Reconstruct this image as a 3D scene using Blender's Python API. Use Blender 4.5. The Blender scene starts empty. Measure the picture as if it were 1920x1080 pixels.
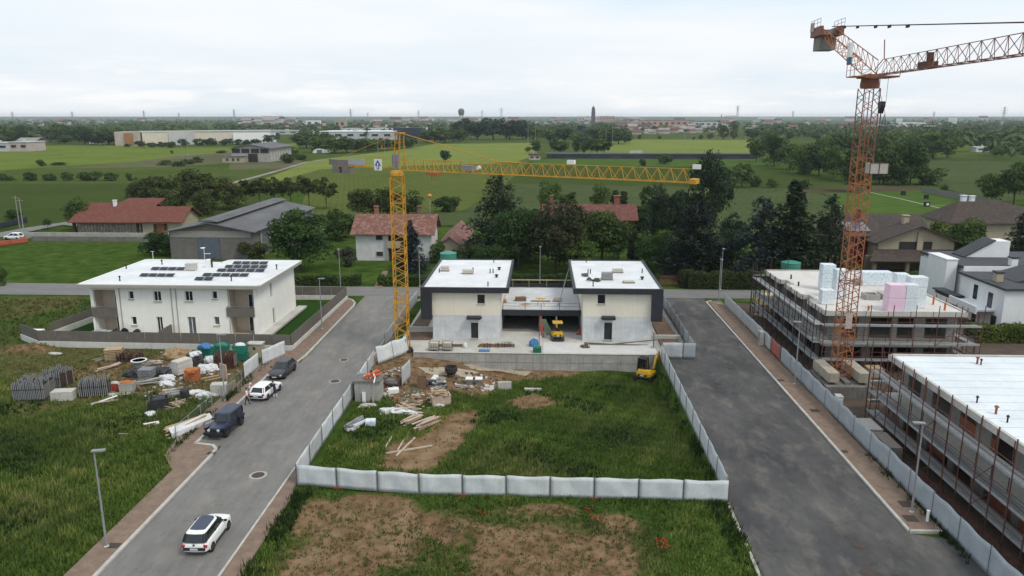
import bpy, bmesh, math, random
import numpy as np
from mathutils import Vector, Matrix
random.seed(7); rng = np.random.default_rng(11)
R = math.radians
sc = bpy.context.scene
COL = sc.collection
FPX, CAMH = 1407.0, 28.0
PIT = math.atan(322 / FPX); YAW = R(2.18)
cam_d = bpy.data.cameras.new('camera'); cam = bpy.data.objects.new('camera', cam_d); COL.objects.link(cam)
cam.location = (0, 0, CAMH); cam.rotation_euler = (R(90) - PIT, 0, YAW)
cam_d.sensor_width = 36; cam_d.lens = 36 * FPX / 1920; cam_d.clip_end = 60000; cam_d.clip_start = .5
sc.camera = cam
SUN_EL, SUN_AZ = R(52), R(128)            # azimuth clockwise from +Y
sc.view_settings.view_transform = 'Standard'; sc.view_settings.look = 'None'
sc.view_settings.exposure = 0.3; sc.view_settings.gamma = 1; sc.view_settings.use_curve_mapping = False
W = bpy.data.worlds.new('World'); sc.world = W; W.use_nodes = True
wn, wl = W.node_tree.nodes, W.node_tree.links
bg = wn['Background']; bg.inputs['Strength'].default_value = .1
sky = wn.new('ShaderNodeTexSky'); sky.sky_type = 'NISHITA'; sky.sun_disc = False
sky.sun_elevation = SUN_EL; sky.sun_rotation = SUN_AZ; sky.air_density = 1.2; sky.dust_density = 3
tc = wn.new('ShaderNodeTexCoord')
def wmap(scale, loc=(0, 0, 0)):
 m = wn.new('ShaderNodeMapping'); m.inputs['Scale'].default_value = scale; m.inputs['Location'].default_value = loc
 wl.new(tc.outputs['Generated'], m.inputs['Vector']); return m
def wnoise(scale, loc, sc_, det, rough):
 n = wn.new('ShaderNodeTexNoise'); n.inputs['Scale'].default_value = sc_; n.inputs['Detail'].default_value = det
 n.inputs['Roughness'].default_value = rough; wl.new(wmap(scale, loc).outputs[0], n.inputs['Vector']); return n
def wramp(src, p0, c0, p1, c1):
 r = wn.new('ShaderNodeValToRGB'); e = r.color_ramp.elements
 e[0].position, e[0].color, e[1].position, e[1].color = p0, c0, p1, c1
 wl.new(src, r.inputs[0]); return r
def wmix(fac, a, b):
 m = wn.new('ShaderNodeMix'); m.data_type = 'RGBA'
 if isinstance(fac, float): m.inputs[0].default_value = fac
 else: wl.new(fac, m.inputs[0])
 for s, v in ((6, a), (7, b)):
  if isinstance(v, tuple): m.inputs[s].default_value = v
  else: wl.new(v, m.inputs[s])
 return m.outputs[2]
sep = wn.new('ShaderNodeSeparateXYZ'); wl.new(tc.outputs['Generated'], sep.inputs[0])
grad = wramp(sep.outputs['Z'], 0.0, (6.1, 6.9, 7.5, 1), .11, (7.2, 7.75, 8.2, 1))       # hazy cloud deck, paler at the horizon
n1 = wnoise((1.0, 1.0, 7.0), (0.3, 1.2, .15), 3.2, 6, .55)
veil = wramp(n1.outputs[0], .36, (0, 0, 0, 1), .68, (1, 1, 1, 1))
c1 = wmix(veil.outputs[0], grad.outputs[0], (7.9, 8.05, 8.2, 1))
n2 = wnoise((1.0, 1.0, 6.0), (2.1, .4, .0), 9, 6, .6)
puff = wramp(n2.outputs[0], .53, (0, 0, 0, 1), .66, (1, 1, 1, 1))
pm = wramp(sep.outputs['Z'], .035, (1, 1, 1, 1), .075, (0, 0, 0, 1))
pmul = wn.new('ShaderNodeMath'); pmul.operation = 'MULTIPLY'
wl.new(puff.outputs[0], pmul.inputs[0]); wl.new(pm.outputs[0], pmul.inputs[1])
pmul2 = wn.new('ShaderNodeMath'); pmul2.operation = 'MULTIPLY'; pmul2.inputs[1].default_value = .7
wl.new(pmul.outputs[0], pmul2.inputs[0])
c2 = wmix(pmul2.outputs[0], c1, (8.6, 8.5, 8.35, 1))
n3 = wnoise((1.0, 1.0, 5.0), (5.3, 2.2, .6), 1.7, 5, .5)          # gaps with blue sky, only higher up
gap = wramp(n3.outputs[0], .42, (0, 0, 0, 1), .56, (1, 1, 1, 1))
hi = wramp(sep.outputs['Z'], .098, (0, 0, 0, 1), .14, (1, 1, 1, 1))
gm = wn.new('ShaderNodeMath'); gm.operation = 'MULTIPLY'; wl.new(gap.outputs[0], gm.inputs[0]); wl.new(hi.outputs[0], gm.inputs[1])
gm2 = wn.new('ShaderNodeMath'); gm2.operation = 'MULTIPLY'; gm2.inputs[1].default_value = .8; wl.new(gm.outputs[0], gm2.inputs[0])
blue = wmix(.82, sky.outputs[0], (6.5, 7.9, 9.0, 1))
c3 = wmix(gm2.outputs[0], c2, blue)
wl.new(c3, bg.inputs['Color'])
sd = bpy.data.lights.new('sun', 'SUN'); sd.energy = 1.5; sd.angle = R(18); sd.color = (1, .93, .82)
sun = bpy.data.objects.new('sun', sd); COL.objects.link(sun)
sun.rotation_euler = (R(90) - SUN_EL, 0, R(180) - SUN_AZ)
_cp, _sp, _cy, _sy = math.cos(PIT), math.sin(PIT), math.cos(YAW), math.sin(YAW)
def ray(px, py):
 a, b = (px - 960) / FPX, -(py - 540) / FPX
 x, y = a, _cp + b * _sp
 return (x * _cy - y * _sy, x * _sy + y * _cy, -_sp + b * _cp)
def G(px, py, z=0.0):                      # point at height z
 d = ray(px, py); t = (z - CAMH) / d[2]
 return (d[0] * t, d[1] * t)
def AY(px, py, Y):                         # point at depth Y
 d = ray(px, py); t = Y / d[1]
 return (d[0] * t, Y, CAMH + d[2] * t)
def ss(t): t = np.clip(t, 0, 1); return t * t * (3 - 2 * t)
PLOT = (-18.75, 52.0, 14.05, 85.5)
def hgt(x, y):                             # lie of the land (numpy friendly)
 x = np.asarray(x, float); y = np.asarray(y, float)
 inn = ss((x + 18.75) / .8) * ss((14.0 - x) / .5) * ss((y - 51.8) / .8) * (y < 86.2)
 h = inn * (-.2 - 1.45 * ss((y - 58) / 22) * ss((x + 14.5) / 11)
               + .10 * np.sin(x * .9 + y * .3) * np.sin(y * .7 - x * .2))
 fr = ss((x + 18.4) / .6) * ss((14.2 - x) / .6) * ss((51.4 - y) / .8)
 h = h + fr * (.02 + .16 * np.sin(x * .55 + 1) * np.sin(y * .8 + x * .2) + .10 * np.sin(x * 1.7 + y) * np.sin(y * 1.3)
                  - .55 * np.exp(-((x + 7.6 + (y - 48) * .55) / 1.0) ** 2 - ((y - 46.5) / 3.0) ** 2)
                  + .35 * np.exp(-((x + 4.6) / 2.2) ** 2 - ((y - 45.5) / 1.8) ** 2)
                  - .45 * np.exp(-((x + 15.0) / 1.1) ** 2 - ((y - 47.5) / 1.8) ** 2))
 lf = ss((-32.0 - x) / 1.5) * (y < 86.5)
 h = h + lf * (.10 * np.sin(x * .4 + 2) * np.sin(y * .45) + .06 * np.sin(x * 1.3) * np.sin(y * 1.1)
                  + 1.1 * np.exp(-((x + 62.0) / 3.2) ** 2 - ((y - 84.6) / 2.2) ** 2))
 road = ((x > -32.2) & (x < -18.8)) | ((x > 14.2) & (x < 28.6)) | ((y > 112) & (y < 124))
 return np.where(road & (np.abs(x) < 120), -.06, h)
def H1(x, y): return float(hgt(x, y))
def GP(px, py):                            # point of the ground seen at a pixel
 z = 0.0
 for _ in range(12):
  x, y = G(px, py, z); z = H1(x, y)
 return (x, y, z)
def tag(o, label=None, cat=None, group=None, kind=None):
 if label: o['label'] = label
 if cat: o['category'] = cat
 if group: o['group'] = group
 if kind: o['kind'] = kind
 return o
def thing(name, loc, label, cat, group=None, rz=0.0):
 o = bpy.data.objects.new(name, None); COL.objects.link(o); o.empty_display_size = .3
 o.location = loc; o.rotation_euler = (0, 0, rz); o.scale = (1, 1, 1)
 return tag(o, label, cat, group)
class MB:
 def __init__(s): s.v = []; s.f = []; s.m = []; s.k = 0
 def add(s, vs, fs):
  n = len(s.v); s.v += [tuple(p) for p in vs]
  for f in fs: s.f.append(tuple(i + n for i in f)); s.m.append(s.k)
  return s
 def mat(s, k): s.k = k; return s
 def box(s, x0, y0, z0, x1, y1, z1):
  return s.add([(x0, y0, z0), (x1, y0, z0), (x1, y1, z0), (x0, y1, z0), (x0, y0, z1), (x1, y0, z1), (x1, y1, z1), (x0, y1, z1)],
                     [(3, 2, 1, 0), (4, 5, 6, 7), (0, 1, 5, 4), (1, 2, 6, 5), (2, 3, 7, 6), (3, 0, 4, 7)])
 def obox(s, c, size, rz=0.0, tilt=0.0, roll=0.0):          # oriented box, centre c
  M = Matrix.Rotation(rz, 3, 'Z') @ Matrix.Rotation(tilt, 3, 'X') @ Matrix.Rotation(roll, 3, 'Y')
  a, b, d = [q / 2 for q in size]; c = Vector(c)
  P = [c + M @ Vector(q) for q in ((-a, -b, -d), (a, -b, -d), (a, b, -d), (-a, b, -d), (-a, -b, d), (a, -b, d), (a, b, d), (-a, b, d))]
  return s.add(P, [(3, 2, 1, 0), (4, 5, 6, 7), (0, 1, 5, 4), (1, 2, 6, 5), (2, 3, 7, 6), (3, 0, 4, 7)])
 def tube(s, p, q, r, n=6, r2=None, cap=True):
  p, q = Vector(p), Vector(q); d = (q - p)
  if d.length < 1e-6: return s
  d.normalize(); u = d.orthogonal().normalized(); w = d.cross(u); r2 = r if r2 is None else r2
  vs = [p + (u * math.cos(t) + w * math.sin(t)) * r for t in [i * 2 * math.pi / n for i in range(n)]]
  vs += [q + (u * math.cos(t) + w * math.sin(t)) * r2 for t in [i * 2 * math.pi / n for i in range(n)]]
  fs = [(i, (i + 1) % n, n + (i + 1) % n, n + i) for i in range(n)]
  if cap: fs += [tuple(range(n - 1, -1, -1)), tuple(range(n, 2 * n))]
  return s.add(vs, fs)
 def bar(s, p, q, w):                                       # square section bar
  return s.tube(p, q, w * .7, 4)
 def path(s, pts, r, n=6):
  for a, b in zip(pts[:-1], pts[1:]): s.tube(a, b, r, n)
  return s
 def prism(s, poly, z0, z1):
  n = len(poly)
  return s.add([(x, y, z0) for x, y in poly] + [(x, y, z1) for x, y in poly],
                     [tuple(range(n - 1, -1, -1)), tuple(range(n, 2 * n))] + [(i, (i + 1) % n, n + (i + 1) % n, n + i) for i in range(n)])
 def extr(s, poly, axis, a0, a1):                           # polygon in the plane across axis ('x' or 'y'), extruded along it
  n = len(poly); f = (lambda u, v, a: (a, u, v)) if axis == 'x' else (lambda u, v, a: (u, a, v))
  return s.add([f(u, v, a0) for u, v in poly] + [f(u, v, a1) for u, v in poly],
                     [tuple(range(n - 1, -1, -1)), tuple(range(n, 2 * n))] + [(i, (i + 1) % n, n + (i + 1) % n, n + i) for i in range(n)])
 def lathe(s, prof, n=16, c=(0, 0, 0)):
  k = len(prof); vs = [(c[0] + r * math.cos(t), c[1] + r * math.sin(t), c[2] + z) for r, z in prof for t in [i * 2 * math.pi / n for i in range(n)]]
  fs = [(j * n + i, j * n + (i + 1) % n, (j + 1) * n + (i + 1) % n, (j + 1) * n + i) for j in range(k - 1) for i in range(n)]
  if prof[0][0] > 1e-4: fs.append(tuple(range(n - 1, -1, -1)))
  if prof[-1][0] > 1e-4: fs.append(tuple(range((k - 1) * n, k * n)))
  return s.add(vs, fs)
 def loft(s, rings, cap=True):
  n = len(rings[0]); vs = [p for r in rings for p in r]
  fs = [(j * n + i, j * n + (i + 1) % n, (j + 1) * n + (i + 1) % n, (j + 1) * n + i) for j in range(len(rings) - 1) for i in range(n)]
  if cap: fs += [tuple(range(n - 1, -1, -1)), tuple(range((len(rings) - 1) * n, len(rings) * n))]
  return s.add(vs, fs)
 def blob(s, c, r, jit=.15, nu=10, nv=6, seed=0):           # lumpy closed mound
  q = random.Random(seed); ph = [q.random() * 6.28 for _ in range(6)]; rings = []
  for j in range(nv + 1):
   t = math.pi * j / nv; ring = []
   for i in range(nu):
    a = i * 2 * math.pi / nu
    k = 1 + jit * (math.sin(2 * a + ph[0] + t) + .7 * math.sin(3 * a + ph[1] - 2 * t) + .5 * math.sin(5 * a + ph[2] + 3 * t)) + jit * .6 * (q.random() - .5)
    rr = max(math.sin(t), .02) * k
    ring.append((c[0] + r[0] * rr * math.cos(a), c[1] + r[1] * rr * math.sin(a), c[2] - r[2] * math.cos(t)))
   rings.append(ring)
  return s.loft(rings)
 def mesh(s, name, mats, smooth=False):
  me = bpy.data.meshes.new(name); me.from_pydata(s.v, [], s.f)
  for m in (mats if isinstance(mats, (list, tuple)) else [mats]): me.materials.append(m)
  if any(s.m): me.polygons.foreach_set('material_index', s.m)
  if smooth: me.polygons.foreach_set('use_smooth', [True] * len(s.f))
  bm = bmesh.new(); bm.from_mesh(me); bmesh.ops.recalc_face_normals(bm, faces=bm.faces); bm.to_mesh(me); bm.free()
  return me
 def build(s, name, mats, parent=None, world=False, smooth=False, loc=None):
  if world and parent is not None:
   o = Vector(parent.location); s.v = [tuple(Vector(p) - o) for p in s.v]
  ob = bpy.data.objects.new(name, s.mesh(name, mats, smooth)); COL.objects.link(ob); ob.parent = parent
  if loc: ob.location = loc
  return ob
def link(name, me, parent=None, loc=(0, 0, 0), rz=0.0, scale=None):
 ob = bpy.data.objects.new(name, me); COL.objects.link(ob); ob.parent = parent; ob.location = loc; ob.rotation_euler = (0, 0, rz)
 if scale: ob.scale = scale
 return ob
_kids = {}
def copy_tree(o, parent=None):
 c = o.copy(); COL.objects.link(c); c.parent = parent
 for ch in o.children: copy_tree(ch, c)
 return c
def dup(o, loc, rz=None, label=None, scale=None):
 c = copy_tree(o); c.location = loc
 if rz is not None: c.rotation_euler = (0, 0, rz)
 if label: c['label'] = label
 if scale: c.scale = scale
 return c
def mat(name, c, c2=None, scale=3.0, rough=.85, metal=0.0, bump=0.0, bscale=None, streak=None, stretch=(1, 1, 1), spec=.3,
  fine=.12, coords='Object', emit=None):
 m = bpy.data.materials.new(name); m.use_nodes = True; N, L = m.node_tree.nodes, m.node_tree.links
 b = N['Principled BSDF']; b.inputs['Roughness'].default_value = rough; b.inputs['Metallic'].default_value = metal
 b.inputs['Specular IOR Level'].default_value = spec
 if c2 is None: c2 = tuple(min(1, k * (1 - fine * 1.6)) for k in c)
 t = N.new('ShaderNodeTexCoord'); mp = N.new('ShaderNodeMapping'); mp.inputs['Scale'].default_value = stretch
 L.new(t.outputs[coords], mp.inputs[0])
 n = N.new('ShaderNodeTexNoise'); n.inputs['Scale'].default_value = scale; n.inputs['Detail'].default_value = 5; n.inputs['Roughness'].default_value = .62
 L.new(mp.outputs[0], n.inputs['Vector'])
 r = N.new('ShaderNodeValToRGB'); r.color_ramp.elements[0].position = .35; r.color_ramp.elements[1].position = .68
 r.color_ramp.elements[0].color = (*c2, 1); r.color_ramp.elements[1].color = (*c, 1)
 L.new(n.outputs[0], r.inputs[0]); out = r.outputs[0]
 if fine:
  n2 = N.new('ShaderNodeTexNoise'); n2.inputs['Scale'].default_value = scale * 9; n2.inputs['Detail'].default_value = 3
  L.new(mp.outputs[0], n2.inputs['Vector'])
  mr = N.new('ShaderNodeMapRange'); mr.inputs['From Min'].default_value = .3; mr.inputs['From Max'].default_value = .7
  mr.inputs['To Min'].default_value = 1 - fine; mr.inputs['To Max'].default_value = 1 + fine
  L.new(n2.outputs[0], mr.inputs[0])
  mx = N.new('ShaderNodeMix'); mx.data_type = 'RGBA'; mx.blend_type = 'MULTIPLY'; mx.inputs[0].default_value = 1
  L.new(out, mx.inputs[6]); L.new(mr.outputs[0], mx.inputs[7]); out = mx.outputs[2]
 if streak:                                        # weather streaks running down, colour and amount
  mp2 = N.new('ShaderNodeMapping'); mp2.inputs['Scale'].default_value = (2.2, 2.2, .18); L.new(t.outputs[coords], mp2.inputs[0])
  n3 = N.new('ShaderNodeTexNoise'); n3.inputs['Scale'].default_value = 1.6; n3.inputs['Detail'].default_value = 6; L.new(mp2.outputs[0], n3.inputs['Vector'])
  r3 = N.new('ShaderNodeMapRange'); r3.inputs['From Min'].default_value = .5; r3.inputs['From Max'].default_value = .75
  r3.inputs['To Max'].default_value = streak[1]; L.new(n3.outputs[0], r3.inputs[0])
  mx = N.new('ShaderNodeMix'); mx.data_type = 'RGBA'; L.new(r3.outputs[0], mx.inputs[0]); L.new(out, mx.inputs[6]); mx.inputs[7].default_value = (*streak[0], 1); out = mx.outputs[2]
 L.new(out, b.inputs['Base Color'])
 if bump:
  nb = N.new('ShaderNodeTexNoise'); nb.inputs['Scale'].default_value = bscale or scale * 6; nb.inputs['Detail'].default_value = 4
  L.new(mp.outputs[0], nb.inputs['Vector']); bp = N.new('ShaderNodeBump'); bp.inputs['Strength'].default_value = bump; bp.inputs['Distance'].default_value = .05
  L.new(nb.outputs[0], bp.inputs['Height']); L.new(bp.outputs[0], b.inputs['Normal'])
 m['out'] = ''
 return m
def leafmat(name, c1, c2, c3):
 m = bpy.data.materials.new(name); m.use_nodes = True; N, L = m.node_tree.nodes, m.node_tree.links
 b = N['Principled BSDF']; b.inputs['Roughness'].default_value = .7; b.inputs['Specular IOR Level'].default_value = .2
 a = N.new('ShaderNodeAttribute'); a.attribute_name = 'tint'
 oi = N.new('ShaderNodeObjectInfo')
 r = N.new('ShaderNodeValToRGB'); r.color_ramp.elements[0].color = (*c1, 1); r.color_ramp.elements[1].color = (*c3, 1)
 e = r.color_ramp.elements.new(.5); e.color = (*c2, 1)
 L.new(a.outputs['Fac'], r.inputs[0])
 mr = N.new('ShaderNodeMapRange'); mr.inputs['To Min'].default_value = .8; mr.inputs['To Max'].default_value = 1.22; L.new(oi.outputs['Random'], mr.inputs[0])
 mx = N.new('ShaderNodeMix'); mx.data_type = 'RGBA'; mx.blend_type = 'MULTIPLY'; mx.inputs[0].default_value = 1
 L.new(r.outputs[0], mx.inputs[6]); L.new(mr.outputs[0], mx.inputs[7]); L.new(mx.outputs[2], b.inputs['Base Color'])
 tr = N.new('ShaderNodeBsdfTranslucent'); L.new(mx.outputs[2], tr.inputs[0])
 ms = N.new('ShaderNodeMixShader'); ms.inputs[0].default_value = .25
 L.new(b.outputs[0], ms.inputs[1]); L.new(tr.outputs[0], ms.inputs[2]); L.new(ms.outputs[0], N['Material Output'].inputs[0])
 return m
def rawmesh(name, V, F, mats, tint=None, midx=None, smooth=False):   # numpy mesh, quads or triangles
 me = bpy.data.meshes.new(name); nv, nf, k = len(V), len(F), F.shape[1]
 me.vertices.add(nv); me.vertices.foreach_set('co', np.asarray(V, np.float32).ravel())
 me.loops.add(nf * k); me.loops.foreach_set('vertex_index', F.astype(np.int32).ravel())
 me.polygons.add(nf); me.polygons.foreach_set('loop_start', (np.arange(nf) * k).astype(np.int32))
 for m in mats: me.materials.append(m)
 if midx is not None: me.polygons.foreach_set('material_index', midx.astype(np.int32))
 if tint is not None:
  at = me.attributes.new('tint', 'FLOAT', 'POINT'); at.data.foreach_set('value', tint.astype(np.float32))
 me.update(calc_edges=True); me.validate()
 if smooth: me.polygons.foreach_set('use_smooth', np.ones(nf, bool))
 return me
def sheet(name, pts, z, m, kind='structure', sub=0):
 me = bpy.data.meshes.new(name); me.from_pydata([(x, y, z) for x, y in pts], [], [tuple(range(len(pts)))]); me.materials.append(m)
 bm = bmesh.new(); bm.from_mesh(me); bmesh.ops.recalc_face_normals(bm, faces=bm.faces)
 for f in bm.faces:
  if f.normal.z < 0: f.normal_flip()
 bm.to_mesh(me); bm.free()
 o = bpy.data.objects.new(name, me); COL.objects.link(o); o['kind'] = kind
 return o
# ================================================================ GROUND
def inpoly(px, py, poly):
 c = np.zeros(px.shape, bool); n = len(poly)
 for i in range(n):
  x1, y1 = poly[i]; x2, y2 = poly[(i + 1) % n]
  if y1 == y2: continue
  t = ((y1 > py) != (y2 > py)) & (px < (x2 - x1) * (py - y1) / (y2 - y1) + x1); c ^= t
 return c
def world(poly): return [G(*p) for p in poly]
FX = np.arange(-76, 62.01, .6); FY = np.arange(34, 126.01, .6)
def outward(a, b, n, g=1.35):
 s, d, o = a, b, []
 for _ in range(n): s += d; o.append(s); d *= g
 return o
lx = outward(-76, -2, 31); rx = outward(62, 2, 31); fy = outward(126, 2, 31); ny = outward(34, -2, 12, 1.4)
XS = np.array(lx[::-1] + list(FX) + rx); YS = np.array(ny[::-1] + list(FY) + fy)
gx, gy = np.meshgrid(XS, YS); gz = hgt(gx, gy)
gz = np.where((gy > 126) | (np.abs(gx) > 80), -.06, gz)
DIRT = [world(p) for p in (
 [(645, 926), (735, 930), (762, 938), (800, 958), (860, 975), (912, 985), (905, 1010), (850, 1022), (800, 1012), (770, 1030), (800, 1052), (760, 1066), (700, 1050), (690, 1160), (470, 1160), (540, 1035), (596, 1006), (622, 962)],
 [(905, 1000), (1010, 985), (1100, 1005), (1185, 1015), (1205, 1160), (890, 1160), (880, 1040)],
 [(735, 945), (765, 975), (815, 1010), (800, 1022), (745, 985)],
 [(560, 945), (600, 925), (612, 960), (575, 1010), (545, 1000)],
 [(915, 955), (1010, 948), (1085, 950), (1090, 968), (1010, 974), (940, 968)], [(1110, 958), (1190, 968), (1195, 1002), (1130, 995)])]
DIRTP = [[GP(*q)[:2] for q in p] for p in (
 [(695, 880), (722, 850), (716, 838), (790, 818), (838, 778), (900, 765), (885, 800), (868, 838), (832, 858), (785, 893)],
 [(690, 700), (770, 668), (1000, 690), (1130, 697), (1000, 706), (930, 722), (905, 748), (840, 735), (800, 748), (756, 776), (712, 742), (700, 715)],
 [(684, 694), (736, 657), (790, 668), (760, 700)],
 [(940, 752), (990, 738), (1040, 748), (1045, 764), (985, 770), (950, 764)],
 [(960, 700), (1075, 697), (1070, 708), (960, 716)])]
DRY = [world(p) for p in ([(0, 640), (300, 655), (470, 665), (470, 705), (400, 735), (320, 748), (250, 742), (140, 765), (60, 780), (0, 800)],
                          [(480, 1080), (560, 960), (900, 950), (1240, 990), (1230, 1080)], [(0, 555), (150, 555), (150, 575), (0, 600)])]
SITE = [(28.2, 30), (64, 30), (64, 113), (28.2, 113)]
LAWN = [[(-66, 88.2), (-30.5, 88.2), (-30.5, 112), (-66, 112)]]
def mask(polys, soft):
 a = np.zeros(gx.shape)
 for p in polys: a = np.maximum(a, inpoly(gx, gy, p).astype(float))
 for _ in range(soft):
  b = a.copy(); b[1:-1, 1:-1] = (a[1:-1, 1:-1] * 2 + a[:-2, 1:-1] + a[2:, 1:-1] + a[1:-1, :-2] + a[1:-1, 2:]) / 6; a = b
 return a
M_yard = mask([world([(250, 664), (470, 668), (465, 706), (400, 738), (300, 748), (230, 738), (180, 746), (30, 750), (40, 700), (150, 690), (200, 672)])], 4)
M_dirt = np.maximum(np.maximum(mask(DIRT + DIRTP, 3), .55 * M_yard), mask([SITE], 1)); M_track = mask([world(p) for p in ([(690, 985), (716, 982), (775, 1046), (750, 1052)], [(738, 940), (760, 942), (775, 985), (815, 1012), (800, 1022), (756, 990)], [(640, 960), (665, 955), (600, 1030), (560, 1075), (530, 1075), (585, 1015)], [(735, 870), (765, 862), (850, 790), (880, 782), (870, 800), (790, 866), (745, 890)])], 2)
M_dry = mask(DRY, 5); M_lawn = mask(LAWN, 0)
# bare mound in the storage lot, bare strips by the plots
M_dirt = np.maximum(M_dirt, .9 * np.exp(-((gx + 62) / 3.6) ** 2 - ((gy - 84.4) / 1.8) ** 2))
def interp(M, x, y):
 i = np.clip(np.searchsorted(XS, x) - 1, 0, len(XS) - 2); j = np.clip(np.searchsorted(YS, y) - 1, 0, len(YS) - 2)
 return M[j, i]
V = np.stack([gx.ravel(), gy.ravel(), gz.ravel()], 1); nx, ny_ = len(XS), len(YS)
jj, ii = np.meshgrid(np.arange(ny_ - 1), np.arange(nx - 1), indexing='ij'); a = (jj * nx + ii).ravel()
Fq = np.stack([a, a + 1, a + nx + 1, a + nx], 1)
def groundmat():
 m = bpy.data.materials.new('meadow_and_bare_soil'); m.use_nodes = True; N, L = m.node_tree.nodes, m.node_tree.links
 b = N['Principled BSDF']; b.inputs['Roughness'].default_value = .95; b.inputs['Specular IOR Level'].default_value = 0
 t = N.new('ShaderNodeTexCoord')
 def noise(s, d=5, r=.6):
  n = N.new('ShaderNodeTexNoise'); n.inputs['Scale'].default_value = s; n.inputs['Detail'].default_value = d; n.inputs['Roughness'].default_value = r
  L.new(t.outputs['Object'], n.inputs['Vector']); return n.outputs[0]
 def ramp(s, *st):
  r = N.new('ShaderNodeValToRGB'); E_ = r.color_ramp.elements
  for i, (p, c) in enumerate(st):
   e = E_[i] if i < 2 else E_.new(p); e.position = p; e.color = (*c, 1)
  L.new(s, r.inputs[0]); return r.outputs[0]
 def att(n): a_ = N.new('ShaderNodeAttribute'); a_.attribute_name = n; return a_.outputs['Fac']
 def mix(f, a_, b_):
  x = N.new('ShaderNodeMix'); x.data_type = 'RGBA'; L.new(f, x.inputs[0]); L.new(a_, x.inputs[6]); L.new(b_, x.inputs[7]); return x.outputs[2]
 def thr(s, s2, lo, hi):          # mask + noise -> soft ragged edge
  ad = N.new('ShaderNodeMath'); ad.operation = 'MULTIPLY_ADD'; L.new(s2, ad.inputs[0]); ad.inputs[1].default_value = .9; L.new(s, ad.inputs[2])
  q = N.new('ShaderNodeMapRange'); q.inputs['From Min'].default_value = lo; q.inputs['From Max'].default_value = hi; L.new(ad.outputs[0], q.inputs[0]); return q.outputs[0]
 g = ramp(noise(.35), (.3, (.024, .050, .010)), (.7, (.085, .112, .026)), (.5, (.046, .082, .016)))
 gd = ramp(noise(2.5), (.3, (.035, .052, .014)), (.7, (.145, .125, .05)))
 lawn = ramp(noise(3), (.3, (.022, .055, .012)), (.7, (.03, .07, .016)))
 d = ramp(noise(.8, 8, .7), (.27, (.065, .039, .022)), (.74, (.29, .20, .12)), (.5, (.18, .114, .064)))
 fine_n = noise(14, 3)
 d2 = N.new('ShaderNodeMix'); d2.data_type = 'RGBA'; d2.blend_type = 'OVERLAY'; d2.inputs[0].default_value = .55; L.new(d, d2.inputs[6]); L.new(fine_n, d2.inputs[7])
 st = N.new('ShaderNodeTexVoronoi'); st.inputs['Scale'].default_value = 3.5; L.new(t.outputs['Object'], st.inputs['Vector'])
 sm = N.new('ShaderNodeMapRange'); sm.inputs['From Min'].default_value = .05; sm.inputs['From Max'].default_value = .13; sm.inputs['To Min'].default_value = .5; sm.inputs['To Max'].default_value = 0
 L.new(st.outputs['Distance'], sm.inputs[0])
 stc = N.new('ShaderNodeRGB'); stc.outputs[0].default_value = (.36, .30, .23, 1)
 dd = mix(sm.outputs[0], d2.outputs[2], stc.outputs[0])
 trc = N.new('ShaderNodeRGB'); trc.outputs[0].default_value = (.31, .225, .14, 1); trm = N.new('ShaderNodeMath'); trm.operation = 'MULTIPLY'; L.new(att('track'), trm.inputs[0]); L.new(noise(1.7, 6, .7), trm.inputs[1]); dd = mix(trm.outputs[0], dd, trc.outputs[0])
 base = mix(thr(att('dry'), noise(.9), .75, 1.25), g, gd)
 base = mix(att('lawn'), base, lawn)
 base = mix(thr(att('dirt'), noise(1.1, 6, .7), .72, 1.1), base, dd)
 L.new(base, b.inputs['Base Color'])
 bp = N.new('ShaderNodeBump'); bp.inputs['Strength'].default_value = .9; bp.inputs['Distance'].default_value = .15; L.new(noise(2.2, 8, .72), bp.inputs['Height']); L.new(bp.outputs[0], b.inputs['Normal'])
 return m
gm_ = rawmesh('ground', V, Fq, [groundmat()], smooth=True)
for nm, M in (('dirt', M_dirt), ('dry', M_dry), ('track', M_track), ('lawn', M_lawn)):
 at = gm_.attributes.new(nm, 'FLOAT', 'POINT'); at.data.foreach_set('value', M.ravel().astype(np.float32))
gob = bpy.data.objects.new('ground', gm_); COL.objects.link(gob); gob['kind'] = 'structure'
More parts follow.
